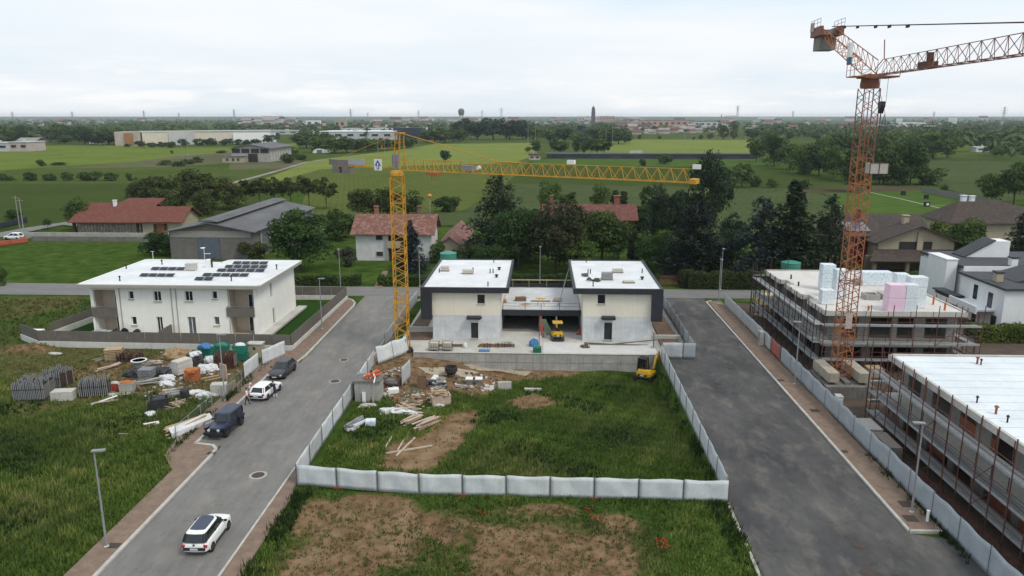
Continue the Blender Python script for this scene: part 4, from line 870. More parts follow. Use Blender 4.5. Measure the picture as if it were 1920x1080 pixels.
# grey sheet hoarding along the pavement
sheet_g = mat('grey_hoarding_sheet', (.37, .40, .43), (.30, .33, .36), scale=.8, rough=.6, fine=.05, bump=.4, bscale=2, streak=((.27, .27, .27), .3))
sheet_r = mat('faded_red_netting', (.40, .13, .10), (.33, .11, .09), scale=2, fine=.15)
sheet_p = mat('pinkish_sheet', (.50, .40, .40), (.42, .34, .34), scale=2)
tarp = mat('white_fence_tarp', (.62, .645, .655), (.50, .525, .54), scale=.9, rough=.7, fine=.07, bump=.3, bscale=2.2, streak=((.46, .47, .46), .45))
tarp_d = mat('dirty_white_tarp', (.50, .52, .53), (.40, .41, .42), scale=1.4, rough=.6, fine=.07, bump=.5, bscale=2.5, streak=((.34, .31, .27), .6))
post_m = mat('dark_fence_post', (.13, .135, .14), (.09, .09, .095), scale=4, rough=.6)
def hoarding(name, pts, label, h=2.0, step=3.5, m=tarp, zb=lambda x, y: 0.0, wav=.03, cat='fence', seed=1, feet=None, tilt=0.0, mats=None, postm=post_m, pside=1):
 q = random.Random(seed); t = thing(name, (*pts[0], 0), label, cat); k = 0
 for a, c in zip(pts[:-1], pts[1:]):
  a, c = Vector((*a, 0)), Vector((*c, 0)); d = c - a; n = max(1, round(d.length / step)); u = d.normalized(); nn = Vector((-u.y, u.x, 0))
  for i in range(n):
   p0, p1 = a + d * (i / n), a + d * ((i + 1) / n); b = MB(); nu, nv = 10, 5; V0 = []
   sg = q.uniform(-.035, .02); ph = q.uniform(0, 6)
   for side in (0, 1):
    for j in range(nv + 1):
     for s in range(nu + 1):
      f = s / nu; p = p0 + (p1 - p0) * (.012 + f * .976); e = math.sin(math.pi * f)
      v = j / nv; zt = h + (sg * e + .03 * math.sin(ph + f * 7) * (wav / .05)) * v; z0_ = zb(p.x, p.y)
      o = nn * (wav * e * math.sin(ph + f * 9 + v * 2) * math.sin(math.pi * (v * .8 + .1)) + (side - .5) * .02 + tilt * v)
      V0.append((p.x + o.x, p.y + o.y, z0_ + .06 + (zt - .06) * v))
   m0 = (nu + 1) * (nv + 1); F = []
   for sd_ in (0, 1):
    for j in range(nv):
     for s in range(nu):
      i0 = sd_ * m0 + j * (nu + 1) + s; F.append((i0, i0 + 1, i0 + nu + 2, i0 + nu + 1))
   edge = [s for s in range(nu + 1)] + [j * (nu + 1) + nu for j in range(1, nv + 1)] + [nv * (nu + 1) + s for s in range(nu - 1, -1, -1)] + [j * (nu + 1) for j in range(nv - 1, 0, -1)]
   for e0, e1 in zip(edge, edge[1:] + edge[:1]): F.append((e0, e1, e1 + m0, e0 + m0))
   b.add(V0, F); mm = mats[k % len(mats)] if mats else m
   pn = wb(b, 'panel', mm, t, True); k += 1
   if mats: pass
  for i in range(n + 1):
   if i == n and c is not None and tuple(c[:2]) != tuple(pts[-1]): continue
   p = a + d * (i / n) + nn * (.05 * pside); z = zb(p.x, p.y); b = MB(); b.tube((p.x, p.y, z - .1), (p.x + nn.x * tilt, p.y + nn.y * tilt, z + h + .04), .026, 6); wb(b, 'post', postm, t)
   if feet and i % feet[1] == feet[2]:
    b = MB(); fo = p - nn * .12 * pside; b.obox((fo.x, fo.y, z + .07), (.62, .26, .15), math.atan2(u.y, u.x)); wb(b, 'foot', feet[0], t)
 return t
hoarding('site_hoarding', [(28.15, 36), (28.1, 84.5)], 'long grey sheet hoarding between right pavement and the scaffolded sites', 2.0, 3.4, sheet_g, wav=.07, seed=4, postm=galv, pside=-1)
hoarding('site_hoarding', [(28.1, 85.0), (28.05, 88.2)], 'single faded red netting panel in the grey hoarding', 1.9, 4, sheet_r, wav=.06, seed=9, postm=galv, pside=-1)
hoarding('site_hoarding', [(28.1, 88.6), (28.0, 111.5)], 'far stretch of pale grey hoarding beyond the red netting', 1.9, 3.3, tarp_d, wav=.06, seed=5, postm=galv, pside=-1)
b = MB(); b.box(28.6, 63.6, 0, 28.9, 64.6, 2.35)
t = thing('electric_cabinet', (28.45, 68.2, 0), 'white meter cabinet standing against the grey hoarding', 'cabinet'); b = MB(); b.box(-.25, -.4, 0, .25, .4, 2.15); b.build('body', white_p, t); b = MB(); b.box(-.3, -.45, 2.15, .3, .45, 2.22); b.build('lid', conc_l, t)
t = thing('electric_cabinet', (27.75, 91.4, .12), 'pale meter cabinet at the far hoarding beside the red netting', 'cabinet'); b = MB(); b.box(-.25, -.5, 0, .25, .5, 1.7); b.build('body', conc_l, t); b = MB(); b.box(-.262, -.42, .3, -.252, .42, 1.5); b.build('door', galv, t)
t = thing('marker_post', (*G(1738, 980), .1), 'short white pipe stub at the end of the right pavement', 'post'); b = MB(); b.tube((0, 0, 0), (0, 0, .8), .1, 8); b.build('pipe', white_p, t); b = MB(); b.lathe([(.12, .8), (.12, .86), (.01, .88)], 8); b.build('cap', white_p, t)
# stacked material behind the hoarding
def crates(px, py, n, w, d, h, label, m=conc_l, z=0.0, rz=0.0):
 x, y = G(px, py, z); t = thing('panel_stack', (x, y, z), label, 'stack', rz=rz)
 for i in range(n):
  b = MB(); b.box(-w / 2, -d / 2, .12 + i * h / n, w / 2, d / 2, .12 + (i + 1) * h / n - .03); b.build('panel', m, t)
 b = MB(); [b.bar((x_, -d / 2 - .03, 0), (x_, -d / 2 - .03, h + .15), .05) for x_ in (-w / 2 + .1, w / 2 - .1)]; b.box(-w / 2, -d / 2, 0, w / 2, -d / 2 + .1, .11); b.box(-w / 2, d / 2 - .1, 0, w / 2, d / 2, .11); b.build('rack', rust, t)
def at(label, x, y): return x, y
def stack_xy(x, y, n, w, d, h, label, m, z=0.0, rz=0.0):
 t = thing('panel_stack', (x, y, z), label, 'stack', rz=rz)
 for i in range(n):
  b = MB(); b.obox((.02 * math.sin(i * 2.1), 0, .12 + (i + .45) * h / n), (w, d, h / n - .03), .02 * math.sin(i * 1.7)); b.build('panel', m, t)
 b = MB(); b.box(-w / 2, -d / 2, 0, w / 2, -d / 2 + .12, .11); b.box(-w / 2, d / 2 - .12, 0, w / 2, d / 2, .11); b.build('skid', wood_g, t)
stack_xy(29.4, 63.4, 6, 1.2, 2.6, 1.3, 'stack of pale panels with red rack posts behind the grey hoarding', conc_l)
stack_xy(29.3, 59.8, 7, 1.1, 3.2, 1.4, 'stack of shutter panels with a timber top nearer along the grey hoarding', wood_g)
for k, (y, l) in enumerate(((55.6, 'first'), (53.4, 'second'), (50.9, 'third'), (48.6, 'fourth'), (46.2, 'fifth'), (44.0, 'nearest'))):
 t = thing('steel_frame_rack', (29.4, y, -.2), '%s rack of rusty steel frames behind the near end of the grey hoarding' % l, 'frame rack', 'racks of rusty steel frames')
 q = random.Random(k); b = MB()
 for i in range(11): b.bar((-.8, -1 + i * .2, .9), (.8, -1 + i * .2, .9), .05)
 for sx in (-.8, .8): b.bar((sx, -1.05, .85), (sx, 1.05, .85), .06)
 b.build('grid', rust, t); b = MB()
 for sx in (-.8, .8):
  for sy in (-1, 1): b.bar((sx, sy, 0), (sx, sy, 1.05), .06)
 b.build('legs', rust_d, t)
# far-corner timber of the E1 site
planks(1432, 592, 0, 6, 2.6, wood_p, 'fan of leaning new planks at the far hoarding corner', 2.0, .18, 1.6, layers=2)
pallet_load(1455, 585, 0, 5, wood_p, 'stack of yellow timber at the far end of the right site', 2.4, 2.0, .22)
pallet_load(1432, 570, 0, 6, mat('yellow_board_pack', (.50, .42, .24)), 'yellow topped board pack beside the far hoarding', 3, 2.0, .24)
pallet_load(1637, 706, .0, 5, wood_p, 'pile of yellow timber behind the crane ballast', 1.8, 1.4, .2)
sheet('site_ground', [(28.5, 20), (66, 20), (66, 113), (28.5, 113)], .03, mat('shaded_site_soil', (.105, .072, .052), (.062, .046, .037), scale=.5, fine=.25, bump=.6))  # soil colour darkened to carry the shade lying over the sites
# ================================================================ TOWER CRANES
yel_c = mat('yellow_crane_paint', (.56, .29, .018), (.45, .22, .02), scale=1.5, rough=.5, fine=.08)
org_c = mat('orange_crane_paint', (.36, .125, .04), (.26, .098, .045), scale=1.5, rough=.6, fine=.14)
red_c = mat('red_crane_paint', (.24, .09, .06), (.18, .07, .05), scale=1.5, rough=.6, fine=.1)
def mast_mesh(b, w, z0, z1, seg, r, rb, step=None):
 for sx in (-1, 1):
  for sy in (-1, 1): b.bar((sx * w / 2, sy * w / 2, z0), (sx * w / 2, sy * w / 2, z1), r)
 n = max(1, round((z1 - z0) / seg)); h = (z1 - z0) / n; c = [(-w / 2, -w / 2), (w / 2, -w / 2), (w / 2, w / 2), (-w / 2, w / 2)]
 for i in range(n):
  for k in range(4):
   a, d = c[k], c[(k + 1) % 4]; z = z0 + i * h
   b.tube((*a, z), (*d, z + h / 2), rb, 4); b.tube((*d, z + h / 2), (*a, z + h), rb, 4)
   if i % 4 == 0: b.tube((*a, z), (*d, z), rb * 1.3, 4)
def jib_mesh(b, L0, L1, w, h, seg, rc, rb, taper=1.0):           # triangular truss along +X
 n = round((L1 - L0) / seg)
 for s in (-1, 1): b.bar((L0, s * w / 2, 0), (L1, s * w / 2, 0), rc)
 b.bar((L0, 0, h), (L1 - seg * .3, 0, h * taper), rc)
 for i in range(n):
  x0, x1 = L0 + i * seg, L0 + (i + 1) * seg; xm = (x0 + x1) / 2; hm = h + (h * taper - h) * ((xm - L0) / (L1 - L0))
  for s in (-1, 1):
   b.tube((x0, s * w / 2, 0), (xm, 0, hm), rb, 4); b.tube((xm, 0, hm), (x1, s * w / 2, 0), rb, 4)
  b.tube((x0, -w / 2, 0), (x0, w / 2, 0), rb, 4); b.tube((x0, -w / 2, 0), (x1, w / 2, 0), rb * .8, 4)
def yellow_crane():
 bx, by, zt = -16.7, 87.4, 21.6
 t = thing('yellow_tower_crane', (bx, by, 0), 'yellow tower crane with a long horizontal jib beside the left road', 'tower crane')
 b = MB(); mast_mesh(b, 1.45, .3, zt - .5, 1.5, .12, .05); b.build('mast', yel_c, t)
 b = MB(); b.box(-1.1, -1.1, .0, 1.1, 1.1, .35); b.build('base_frame', rust_d, t)
 b = MB(); b.obox((.1, -.75, 1.3), (.9, .5, .9)); b.build('electric_box', mat('blue_cabinet', (.05, .24, .36)), t)
 b = MB(); b.lathe([(.72, zt - .5), (.82, zt - .3), (.78, zt), (.6, zt + .25)], 14); b.build('slewing_ring', yel_c, t)
 e = Vector((14.4, 71.2, 22.0)); v = e - Vector((bx, by, 22.0)); rz = math.atan2(v.y, v.x); L_ = v.length
 p = bpy.data.objects.new('jib', None); COL.objects.link(p); p.parent = t; p.location = (0, 0, zt + .35); p.rotation_euler = (0, 0, rz)
 b = MB(); jib_mesh(b, .8, L_, 1.15, 1.25, 1.25, .065, .03); o = b.build('truss', yel_c, p)
 b = MB(); b.box(L_ - .4, -.65, -.1, L_ + .25, .65, .35); b.build('jib_head', yel_c, p)
 b = MB(); b.box(L_ * .62, .1, 1.3, L_ * .62 + .8, .5, 1.7); b.build('sign_board', white_p, p)
 b = MB(); b.box(L_ - .3, .0, 1.25, L_ + .5, .06, 1.7); b.build('end_board', white_p, p)
 b = MB(); b.box(4.6, -.6, -.45, 6.0, .6, -.15); b.tube((5.3, -.5, -.4), (5.3, -.5, -1.0), .06); b.build('trolley', mat('rust_orange', (.36, .13, .04)), p)
 b = MB(); b.box(9.2, -.35, .25, 10.6, .35, .8); b.build('winch', mat('grey_winch', (.25, .25, .27)), p)
 b = MB(); b.tube((11.2, -.2, .6), (11.2, .2, .6), .22, 10); b.build('drum', white_p, p)
 # counter jib
 b = MB()
 for s in (-.5, .5): b.bar((-.8, s, .2), (-9.2, s, .2), .14)
 for i in range(9): b.bar((-.8 - i, -.5, .2), (-.8 - i, .5, .2), .07)
 for x in (-6.2, -5.0, -3.5): b.tube((x, .5, .2), (x, .5, 1.2), .025, 4)
 b.tube((-6.2, .5, 1.2), (-1.5, .5, 1.2), .02, 4); b.build('counter_jib', yel_c, p)
 cwm = mat('weathered_ballast', (.22, .205, .19), (.15, .135, .125), scale=1.5, fine=.15)
 for k, x in enumerate((-8.9, -7.4)):
  b = MB(); b.box(x - .5, -.6, -.65, x + .5, .6, .95); b.build('counterweight', cwm, p)
 b = MB(); b.box(-9.9, -.6, .32, -9.46, .6, 1.0); b.build('counterweight', cwm, p)
 b = MB(); b.box(-6.7, -.72, .45, -4.2, -.66, 1.15); b.build('name_board', mat('pale_name_board', (.42, .42, .41), (.34, .34, .34), scale=6), p)
 b = MB(); b.box(-2.6, -.9, -.1, -1.5, -.85, 1.2); sgn = b.build('sign_plate', white_p, p)
 b = MB(); b.prism([(-2.22, -.92), (-1.88, -.92), (-1.88, -.905), (-2.22, -.905)], .02, .55)
 b.extr([(-2.5, .45), (-2.05, 1.12), (-1.6, .45)], 'y', -.92, -.905); b.build('blue_arrow', mat('blue_sign', (.02, .06, .28)), sgn)
 b = MB(); b.extr([(-2.2, .55), (-2.05, .82), (-1.9, .55)], 'y', -.935, -.921); b.box(-2.11, -.935, .06, -1.99, -.921, .56); b.build('white_arrow', white_p, sgn)
 # apex
 b = MB()
 for s in (-.45, .45):
  b.bar((-.15, s, .2), (.25, s * .8, 4.1), .10); b.bar((.75, s, .2), (.85, s * .8, 4.1), .10)
  for z in (1.1, 2.1, 3.1, 4.0): b.bar((-.1 + z * .08, s, z), (.78 + z * .02, s, z), .06)
 b.bar((.25, -.36, 4.1), (.25, .36, 4.1), .1); b.bar((.85, -.36, 4.1), (.85, .36, 4.1), .1); b.box(.1, -.5, 4.1, 1.0, .5, 4.25); b.build('apex_frame', yel_c, p)
 b = MB(); b.box(-.35, -.45, .4, .35, .1, 1.75); b.build('control_cabinet', mat('grey_cabinet', (.24, .24, .30)), p)
 b = MB(); b.tube((.1, 0, 2.5), (-2.3, 0, 2.35), .05, 4); b.tube((-.6, 0, 2.45), (-.6, 0, 2.9), .06, 4); b.tube((-2.1, 0, 2.4), (-2.1, 0, 2.8), .06, 4); b.build('davit', yel_c, p)
 b = MB(); b.tube((.9, 0, 4.15), (13.8, 0, 1.32), .05, 5); b.tube((13.8, 0, 1.32), (16.5, 0, 1.3), .09, 5); b.build('tie_rod', yel_c, p)
 b = MB(); b.tube((.3, 0, 4.1), (-8.2, 0, 1.3), .03, 5); b.build('tie_rod', yel_c, p)
yellow_crane()
def orange_crane():
 bx, by, zt = 31.55, 76.0, 31.4
 t = thing('orange_tower_crane', (bx, by, 0), 'tall orange red tower crane between the two scaffolded buildings', 'tower crane')
 b = MB(); mast_mesh(b, 1.5, 1.5, 24.0, 1.25, .085, .042); b.build('mast', org_c, t)
 b = MB(); mast_mesh(b, 1.5, 24.0, zt - .8, 1.5, .08, .035); b.build('upper_mast', red_c, t)
 b = MB(); b.tube((.1, .1, 1.5), (.1, .1, zt - 1), .05, 5); b.tube((-.25, .1, 1.5), (-.25, .1, zt - 1), .03, 5); [b.tube((-.25, .1, z), (.1, .1, z), .02, 4) for z in np.arange(1.8, zt - 1, .9)]; b.build('ladder', org_c, t)
 b = MB(); b.box(-.3, -.8, 6.8, .35, -.74, 8.4); b.build('pale_notice', mat('faded_notice', (.5, .46, .42), (.36, .27, .22), scale=5), t)
 bal = mat('crane_ballast_concrete', (.40, .36, .29), (.30, .265, .21), scale=1.2, fine=.15, streak=((.17, .15, .12), .6))
 for x in (-1.55, 1.55):
  for k in range(2): b = MB(); b.box(x - .55, -2.4, 1.55 + k * .5, x + .55, 2.1, 2.03 + k * .5); b.build('ballast_block', bal, t)
 b = MB(); b.box(-2.4, -2.9, -.3, 2.4, 2.4, 1.25); b.box(-2.2, -.3, 1.25, 2.2, .3, 1.5); b.box(-.3, -2.2, 1.25, .3, 2.0, 1.51); b.build('base_frame', conc_d, t)
 e = Vector((30.1, 50.4, 0)); v = e - Vector((bx, by, 0)); rz = math.atan2(v.y, v.x)
 b = MB(); b.lathe([(.8, zt - .8), (.86, zt - .6), (.86, zt - .3), (.8, zt + .15)], 14); b.build('slewing_ring', red_c, t)
 p = bpy.data.objects.new('jib', None); COL.objects.link(p); p.parent = t; p.location = (0, 0, zt + .35); p.rotation_euler = (0, 0, rz)
 b = MB(); jib_mesh(b, 2.6, 46, 1.15, 1.35, 1.7, .055, .026); b.bar((.8, 0, .5), (2.7, 0, 1.35), .06); b.bar((.8, -.5, .2), (2.7, -.58, 0), .06); b.bar((.8, .5, .2), (2.7, .58, 0), .06); b.build('truss', red_c, p)
 b = MB(); b.tube((3.0, 0, 1.35), (2.6, 0, 3.1), .05, 5); b.build('strut', red_c, p)
 b = MB(); b.box(11.6, -.5, -.0, 13.0, .5, .5); b.box(12.4, -.2, .5, 12.8, .2, 1.2); b.build('winch', rust, p)
 b = MB(); b.box(2.0, -.7, -.35, 5.2, .7, -.2); [b.bar((x, s, -.2), (x, s, .3), .05) for x in (2.0, 5.2) for s in (-.7, .7)]; b.build('trolley', red_c, p)
 b = MB(); b.box(-1.2, -.9, -.2, 1.3, .9, .1); b.build('turntable', org_c, p)
 b = MB(); b.box(-1.1, -1.9, -.1, 1.1, -.9, .0); [b.bar((x, -1.9, 0), (x, -1.9, 1.1), .05) for x in (-1.1, 0, 1.1)]; b.bar((-1.1, -1.9, 1.1), (1.1, -1.9, 1.1), .04); b.bar((-1.1, -1.9, .55), (1.1, -1.9, .55), .04)
 b.build('platform', org_c, p)
 # raised counter jib towards -X
 b = MB(); A, B_ = Vector((-.4, 0, .2)), Vector((-14.4, 0, 4.9)); d = B_ - A; n = 9
 up = Vector((0, 0, 1)); corners = []
 for sy in (-.7, .7):
  for k in (0, 1.3): corners.append((sy, k))
 for sy, k in corners: b.bar(A + Vector((0, sy, k)), B_ + Vector((0, sy, k * .8)), .075)
 for i in range(n):
  f0, f1 = i / n, (i + 1) / n; p0, p1 = A + d * f0, A + d * f1
  for sy in (-.7, .7): b.tube(p0 + Vector((0, sy, 0)), p1 + Vector((0, sy, 1.2)), .03, 4); b.tube(p0 + Vector((0, sy, 1.2)), p0 + Vector((0, sy, 0)), .03, 4)
  b.tube(p0 + Vector((0, -.7, 0)), p1 + Vector((0, .7, 0)), .03, 4); b.tube(p0 + Vector((0, -.7, 0)), p0 + Vector((0, .7, 0)), .03, 4)
 b.build('counter_jib', org_c, p)
 cw = mat('pale_grey_ballast', (.26, .25, .23), (.19, .18, .165), scale=1.5, fine=.12, streak=((.13, .12, .11), .5))
 for k in range(3): b = MB(); b.box(-16.8 + k * .82, -.9, 3.6, -16.0 + k * .82, .9, 5.8); b.build('counterweight', cw, p)
 b = MB(); b.box(-16.9, -1.3, 5.2, -13.2, -.92, 6.1); b.box(-16.9, .92, 5.2, -13.2, 1.3, 6.1); b.box(-16.9, -1.3, 5.1, -13.2, 1.3, 5.19)
 b.build('ballast_frame', red_c, p)
 b = MB()
 for s in (-1.3, 1.3):
  for z in (6.5, 6.9): b.tube((-16.9, s, z), (-13.2, s, z), .03, 4)
  for x in (-16.9, -15.6, -14.4, -13.2): b.tube((x, s, 6.0), (x, s, 6.9), .03, 4)
 b.build('guard_rail', galv, p)
 b = MB(); b.box(-16.9, -1.36, 5.7, -15.5, -1.33, 6.7); b.build('name_board', mat('pale_board', (.5, .48, .46), (.3, .2, .18), scale=7), p)
 b = MB(); b.box(-4.0, -1.1, 2.0, -3.2, -.8, 3.4); b.build('cabinet', white_p, p); b = MB(); b.box(-3.9, -1.1, 1.3, -3.3, -.82, 2.0); b.build('gear_motor', mat('blue_grey_motor', (.08, .17, .24)), p)
 b = MB(); b.tube((-13.3, 0, 6.0), (30, 0, 1.5), .05, 5)
 for x in (-9, -5, 0, 3.4, 7.5): f = (x + 13.3) / 43.3; b.obox((x, 0, 6.0 - 4.5 * f - .1), (.6, .12, .25))
 b.build('tie_rod', rust_d, p)
 b = MB(); b.tube((3.2, -.22, -.3), (3.2, -.22, -2.6), .02, 4); b.tube((3.9, .22, -.3), (3.9, .22, -2.6), .02, 4); b.build('hoist_rope', rust_d, p)
 b = MB(); b.extr([(3.2, -2.5), (3.4, -2.4), (3.55, -2.55), (3.7, -2.4), (3.9, -2.5), (3.95, -2.8), (3.55, -3.5), (3.15, -2.8)], 'y', -.2, .2); b.tube((3.55, 0, -3.5), (3.55, 0, -4.2), .05, 5); b.tube((3.55, 0, -4.2), (3.45, 0, -7.6), .03, 4); b.build('hook_block', black_p, p)
orange_crane()
# ================================================================ HOUSES BEHIND AND FAR
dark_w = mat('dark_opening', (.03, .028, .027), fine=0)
wood_d = mat('dark_brown_shutter', (.075, .04, .028), scale=4)
off_w = mat('old_white_plaster', (.66, .66, .655), (.55, .55, .545), scale=.7, fine=.06, streak=((.4, .4, .39), .4))
tan_w = mat('tan_plaster', (.40, .34, .25), (.34, .285, .21), scale=.6, fine=.06)
red_w = mat('wine_red_plaster', (.16, .03, .035), (.125, .026, .03), scale=.8)
stone_w = tilemat('rubble_stone', (.27, .215, .17), (.18, .15, .13), (.38, .32, .27), .4)
white_v = mat('villa_white', (.76, .77, .78), (.69, .70, .71), scale=.5, fine=.03, streak=((.55, .56, .57), .2))
slate = mat('dark_sheet_roof', (.062, .064, .072), (.045, .047, .053), scale=.8, fine=.08, rough=.7)
def gable(t, x0, y0, x1, y1, zb, ze, zr, axis, oh, wall, roof, hip=0.0, th=.18):
 """walls, gables and a two pitched roof with overhang; axis is the ridge direction"""
 b = MB(); b.box(x0, y0, zb, x1, y1, ze)
 if axis == 'x':
  m = (y0 + y1) / 2
  if hip == 0: b.extr([(y0, ze), (y1, ze), (m, zr - .02)], 'x', x0 + .002, x1 - .002)
 else:
  m = (x0 + x1) / 2
  if hip == 0: b.extr([(x0, ze), (x1, ze), (m, zr - .02)], 'y', y0 + .002, y1 - .002)
 w = wb(b, 'wall', wall, t); b = MB()
 if axis == 'x':
  s = (zr - ze) / (m - y0); e = ze - s * oh; a0, a1 = x0 - oh, x1 + oh
  for yy, sg in ((y0 - oh, 1), (y1 + oh, -1)):
   V = [(a0, yy, e), (a1, yy, e), (a1 - hip, m, zr), (a0 + hip, m, zr)]; b.add(V + [(p[0], p[1], p[2] + th) for p in V], [(3, 2, 1, 0), (4, 5, 6, 7), (0, 1, 5, 4), (1, 2, 6, 5), (2, 3, 7, 6), (3, 0, 4, 7)])
  if hip:
   for xx, xr in ((a0, a0 + hip), (a1, a1 - hip)):
    V = [(xx, y0 - oh, e), (xx, y1 + oh, e), (xr, m, zr)]; b.add(V + [(p[0], p[1], p[2] + th) for p in V], [(2, 1, 0), (3, 4, 5), (0, 1, 4, 3), (1, 2, 5, 4), (2, 0, 3, 5)])
 else:
  s = (zr - ze) / (m - x0); e = ze - s * oh; a0, a1 = y0 - oh, y1 + oh
  for xx in (x0 - oh, x1 + oh):
   V = [(xx, a0, e), (xx, a1, e), (m, a1 - hip, zr), (m, a0 + hip, zr)]; b.add(V + [(p[0], p[1], p[2] + th) for p in V], [(3, 2, 1, 0), (4, 5, 6, 7), (0, 1, 5, 4), (1, 2, 6, 5), (2, 3, 7, 6), (3, 0, 4, 7)])
  if hip:
   for yy, yr in ((a0, a0 + hip), (a1, a1 - hip)):
    V = [(x0 - oh, yy, e), (x1 + oh, yy, e), (m, yr, zr)]; b.add(V + [(p[0], p[1], p[2] + th) for p in V], [(2, 1, 0), (3, 4, 5), (0, 1, 4, 3), (1, 2, 5, 4), (2, 0, 3, 5)])
 return wb(b, 'roof', roof, t)
def wpx(t, Y, lst, fm=wood_d, pm=dark_w, sill=None, name='window', off=.03):     # windows set on a front plane, seen at these pixels
 for xa, xb, ya, yb in lst:
  a, c = AY(xa, ya, Y), AY(xb, yb, Y); b = MB(); b.box(a[0], Y - off - .06, c[2], c[0], Y - off, a[2])
  b2 = MB(); f = .09; x0, x1, z0, z1 = a[0], c[0], c[2], a[2]
  for q in ((x0 - f, z0 - f, x0, z1 + f), (x1, z0 - f, x1 + f, z1 + f), (x0, z1, x1, z1 + f), (x0, z0 - f, x1, z0)): b2.box(q[0], Y - off - .1, q[1], q[2], Y, q[3])
  w = wb(b2, name, fm, t); wb(b, 'pane', pm, w)
def chimney(ro, x, y, z0, z1, m, w=.8, capm=None):
 b = MB(); b.box(x - w / 2, y - w / 2, z0, x + w / 2, y + w / 2, z1); c = wb(b, 'chimney', m, ro); b = MB(); b.box(x - w * .65, y - w * .65, z1 + .15, x + w * .65, y + w * .65, z1 + .3); [b.box(x + sx * w * .4 - .06, y + sy * w * .4 - .06, z1, x + sx * w * .4 + .06, y + sy * w * .4 + .06, z1 + .15) for sx in (-1, 1) for sy in (-1, 1)]; wb(b, 'chimney_cap', capm or m, c)
# I: old white house with weathered red roof
t = thing('farmhouse', (-36, 145, 0), 'white two storey farmhouse with a weathered red tiled roof behind the yellow crane', 'house')
ro = gable(t, -36.6, 146, -21.6, 155.5, -.1, 5.7, 8.5, 'x', .9, off_w, t_old); chimney(ro, -33.5, 151.8, 7.6, 9.9, mat('brick_chimney', (.30, .12, .085))); chimney(ro, -24.6, 151.8, 7.6, 9.9, mat('brick_chimney_b', (.2, .11, .085)))
wpx(t, 146, [(705, 717, 440.5, 449.5), (706, 718, 472, 480)], mat('grey_surround', (.4, .4, .4)))
b = MB(); b.box(-30.3, 145.2, 2.6, -26, 145.98, 3.9); b.box(-30.3, 145.3, -.1, -30.1, 145.96, 5.2); wb(b, 'balcony', tan_w, t)
b = MB(); b.box(-30.0, 145.93, -.1, -26.2, 145.99, 2.4); b.box(-30.0, 145.93, 3.95, -26.2, 145.99, 5.1); wb(b, 'recess_shade', dark_w, t)  # flat dark panels, shade of the recess put into their colour
t2 = thing('farm_annex', (-20, 150, 0), 'low red tiled annex running back from the old white farmhouse', 'house')
gable(t2, -20.6, 149, -16.0, 172, -.1, 2.5, 4.3, 'y', .6, tan_w, t_old)
b = MB(); [b.box(-15.58, y, .1, -15.5, y + 1.4, 2.4) for y in (149, 152.2, 155.4)]; wb(b, 'opening_shade', dark_w, t2)  # dark panels before a closed wall, colour stands for shaded bays
t3 = thing('tool_shed', (-21, 139, 0), 'small pale flat roofed shed beside the farmhouse drive', 'shed'); p = G(818, 473)
b = MB(); b.box(p[0] - 2.2, p[1], -.1, p[0] + 1.9, p[1] + 2.4, 2.0); wb(b, 'wall', tan_w, t3); b = MB(); b.box(p[0] - 2.4, p[1] - .2, 2.0, p[0] + 2.1, p[1] + 2.6, 2.2); wb(b, 'roof', conc_l, t3); b = MB(); b.box(p[0] + .2, p[1] - .05, 0, p[0] + 1.4, p[1] - .01, 1.8); wb(b, 'door', mat('pinkish_door', (.45, .3, .25)), t3)
sheet('path', world([(845, 440), (885, 440), (890, 478), (842, 484)]), .02, mat('grey_yard_paving', (.16, .15, .145), (.12, .115, .11), scale=.4))
sheet('path', world([(718, 508), (728, 508), (716, 541), (700, 541)]), .02, mat('red_brown_path', (.24, .15, .115), scale=2))
b = MB(); b.box(-23.2, 159, -.1, -6.5, 159.4, 1.6); t = tag(b.build('boundary_wall', mat('brick_wall_old', (.22, .12, .08), (.15, .09, .07), scale=2)), 'low old brick wall at the back of the farmhouse yard', 'wall')
# J: long red roof among the trees
t = thing('farmhouse', (9, 165, 0), 'long house with a red tiled roof mostly hidden by trees', 'house')
ro = gable(t, 1.0, 168, 21.2, 177, -.1, 5.6, 8.2, 'x', .7, mat('brick_house_wall', (.22, .1, .07)), tilemat('brownish_red_tiles', (.19, .07, .055), (.15, .062, .052), (.24, .12, .1)))
chimney(ro, 17.5, 173, 7.6, 10, mat('brick_chimney_c', (.28, .1, .08)), 1.2); chimney(ro, 2.5, 173, 7.6, 10, mat('brick_chimney_d', (.26, .1, .08)))
# K: bungalow with red roofs
t = thing('bungalow', (-100, 176, 0), 'low stone walled bungalow with plain red roofs at left', 'house')
ro = gable(t, -113.5, 178.5, -97.5, 192, -.1, 3.4, 6.6, 'x', 1.4, stone_w, t_red); chimney(ro, -115 + 8.5, 184.0, 4.6, 7.3, white_p, .7)
b = MB(); b.box(-107.5, 183.6, 4.0, -97.7, 184.2, 5.2); wb(b, 'clerestory', off_w, t)
b = MB(); V = [(-108.5, 182.8, 5.1), (-97, 182.8, 5.1), (-96, 189, 7.4), (-105.5, 189, 7.4)]; b.add(V + [(p[0], p[1], p[2] + .2) for p in V], [(3, 2, 1, 0), (4, 5, 6, 7), (0, 1, 5, 4), (1, 2, 6, 5), (2, 3, 7, 6), (3, 0, 4, 7)]); wb(b, 'upper_roof', t_red, t)
t2 = thing('bungalow_wing', (-85, 178, 0), 'right wing of the stone bungalow under its own red roof', 'house')
gable(t2, -97.0, 178.2, -87.5, 188, -.1, 3.4, 6.0, 'x', 1.0, tan_w, t_red)
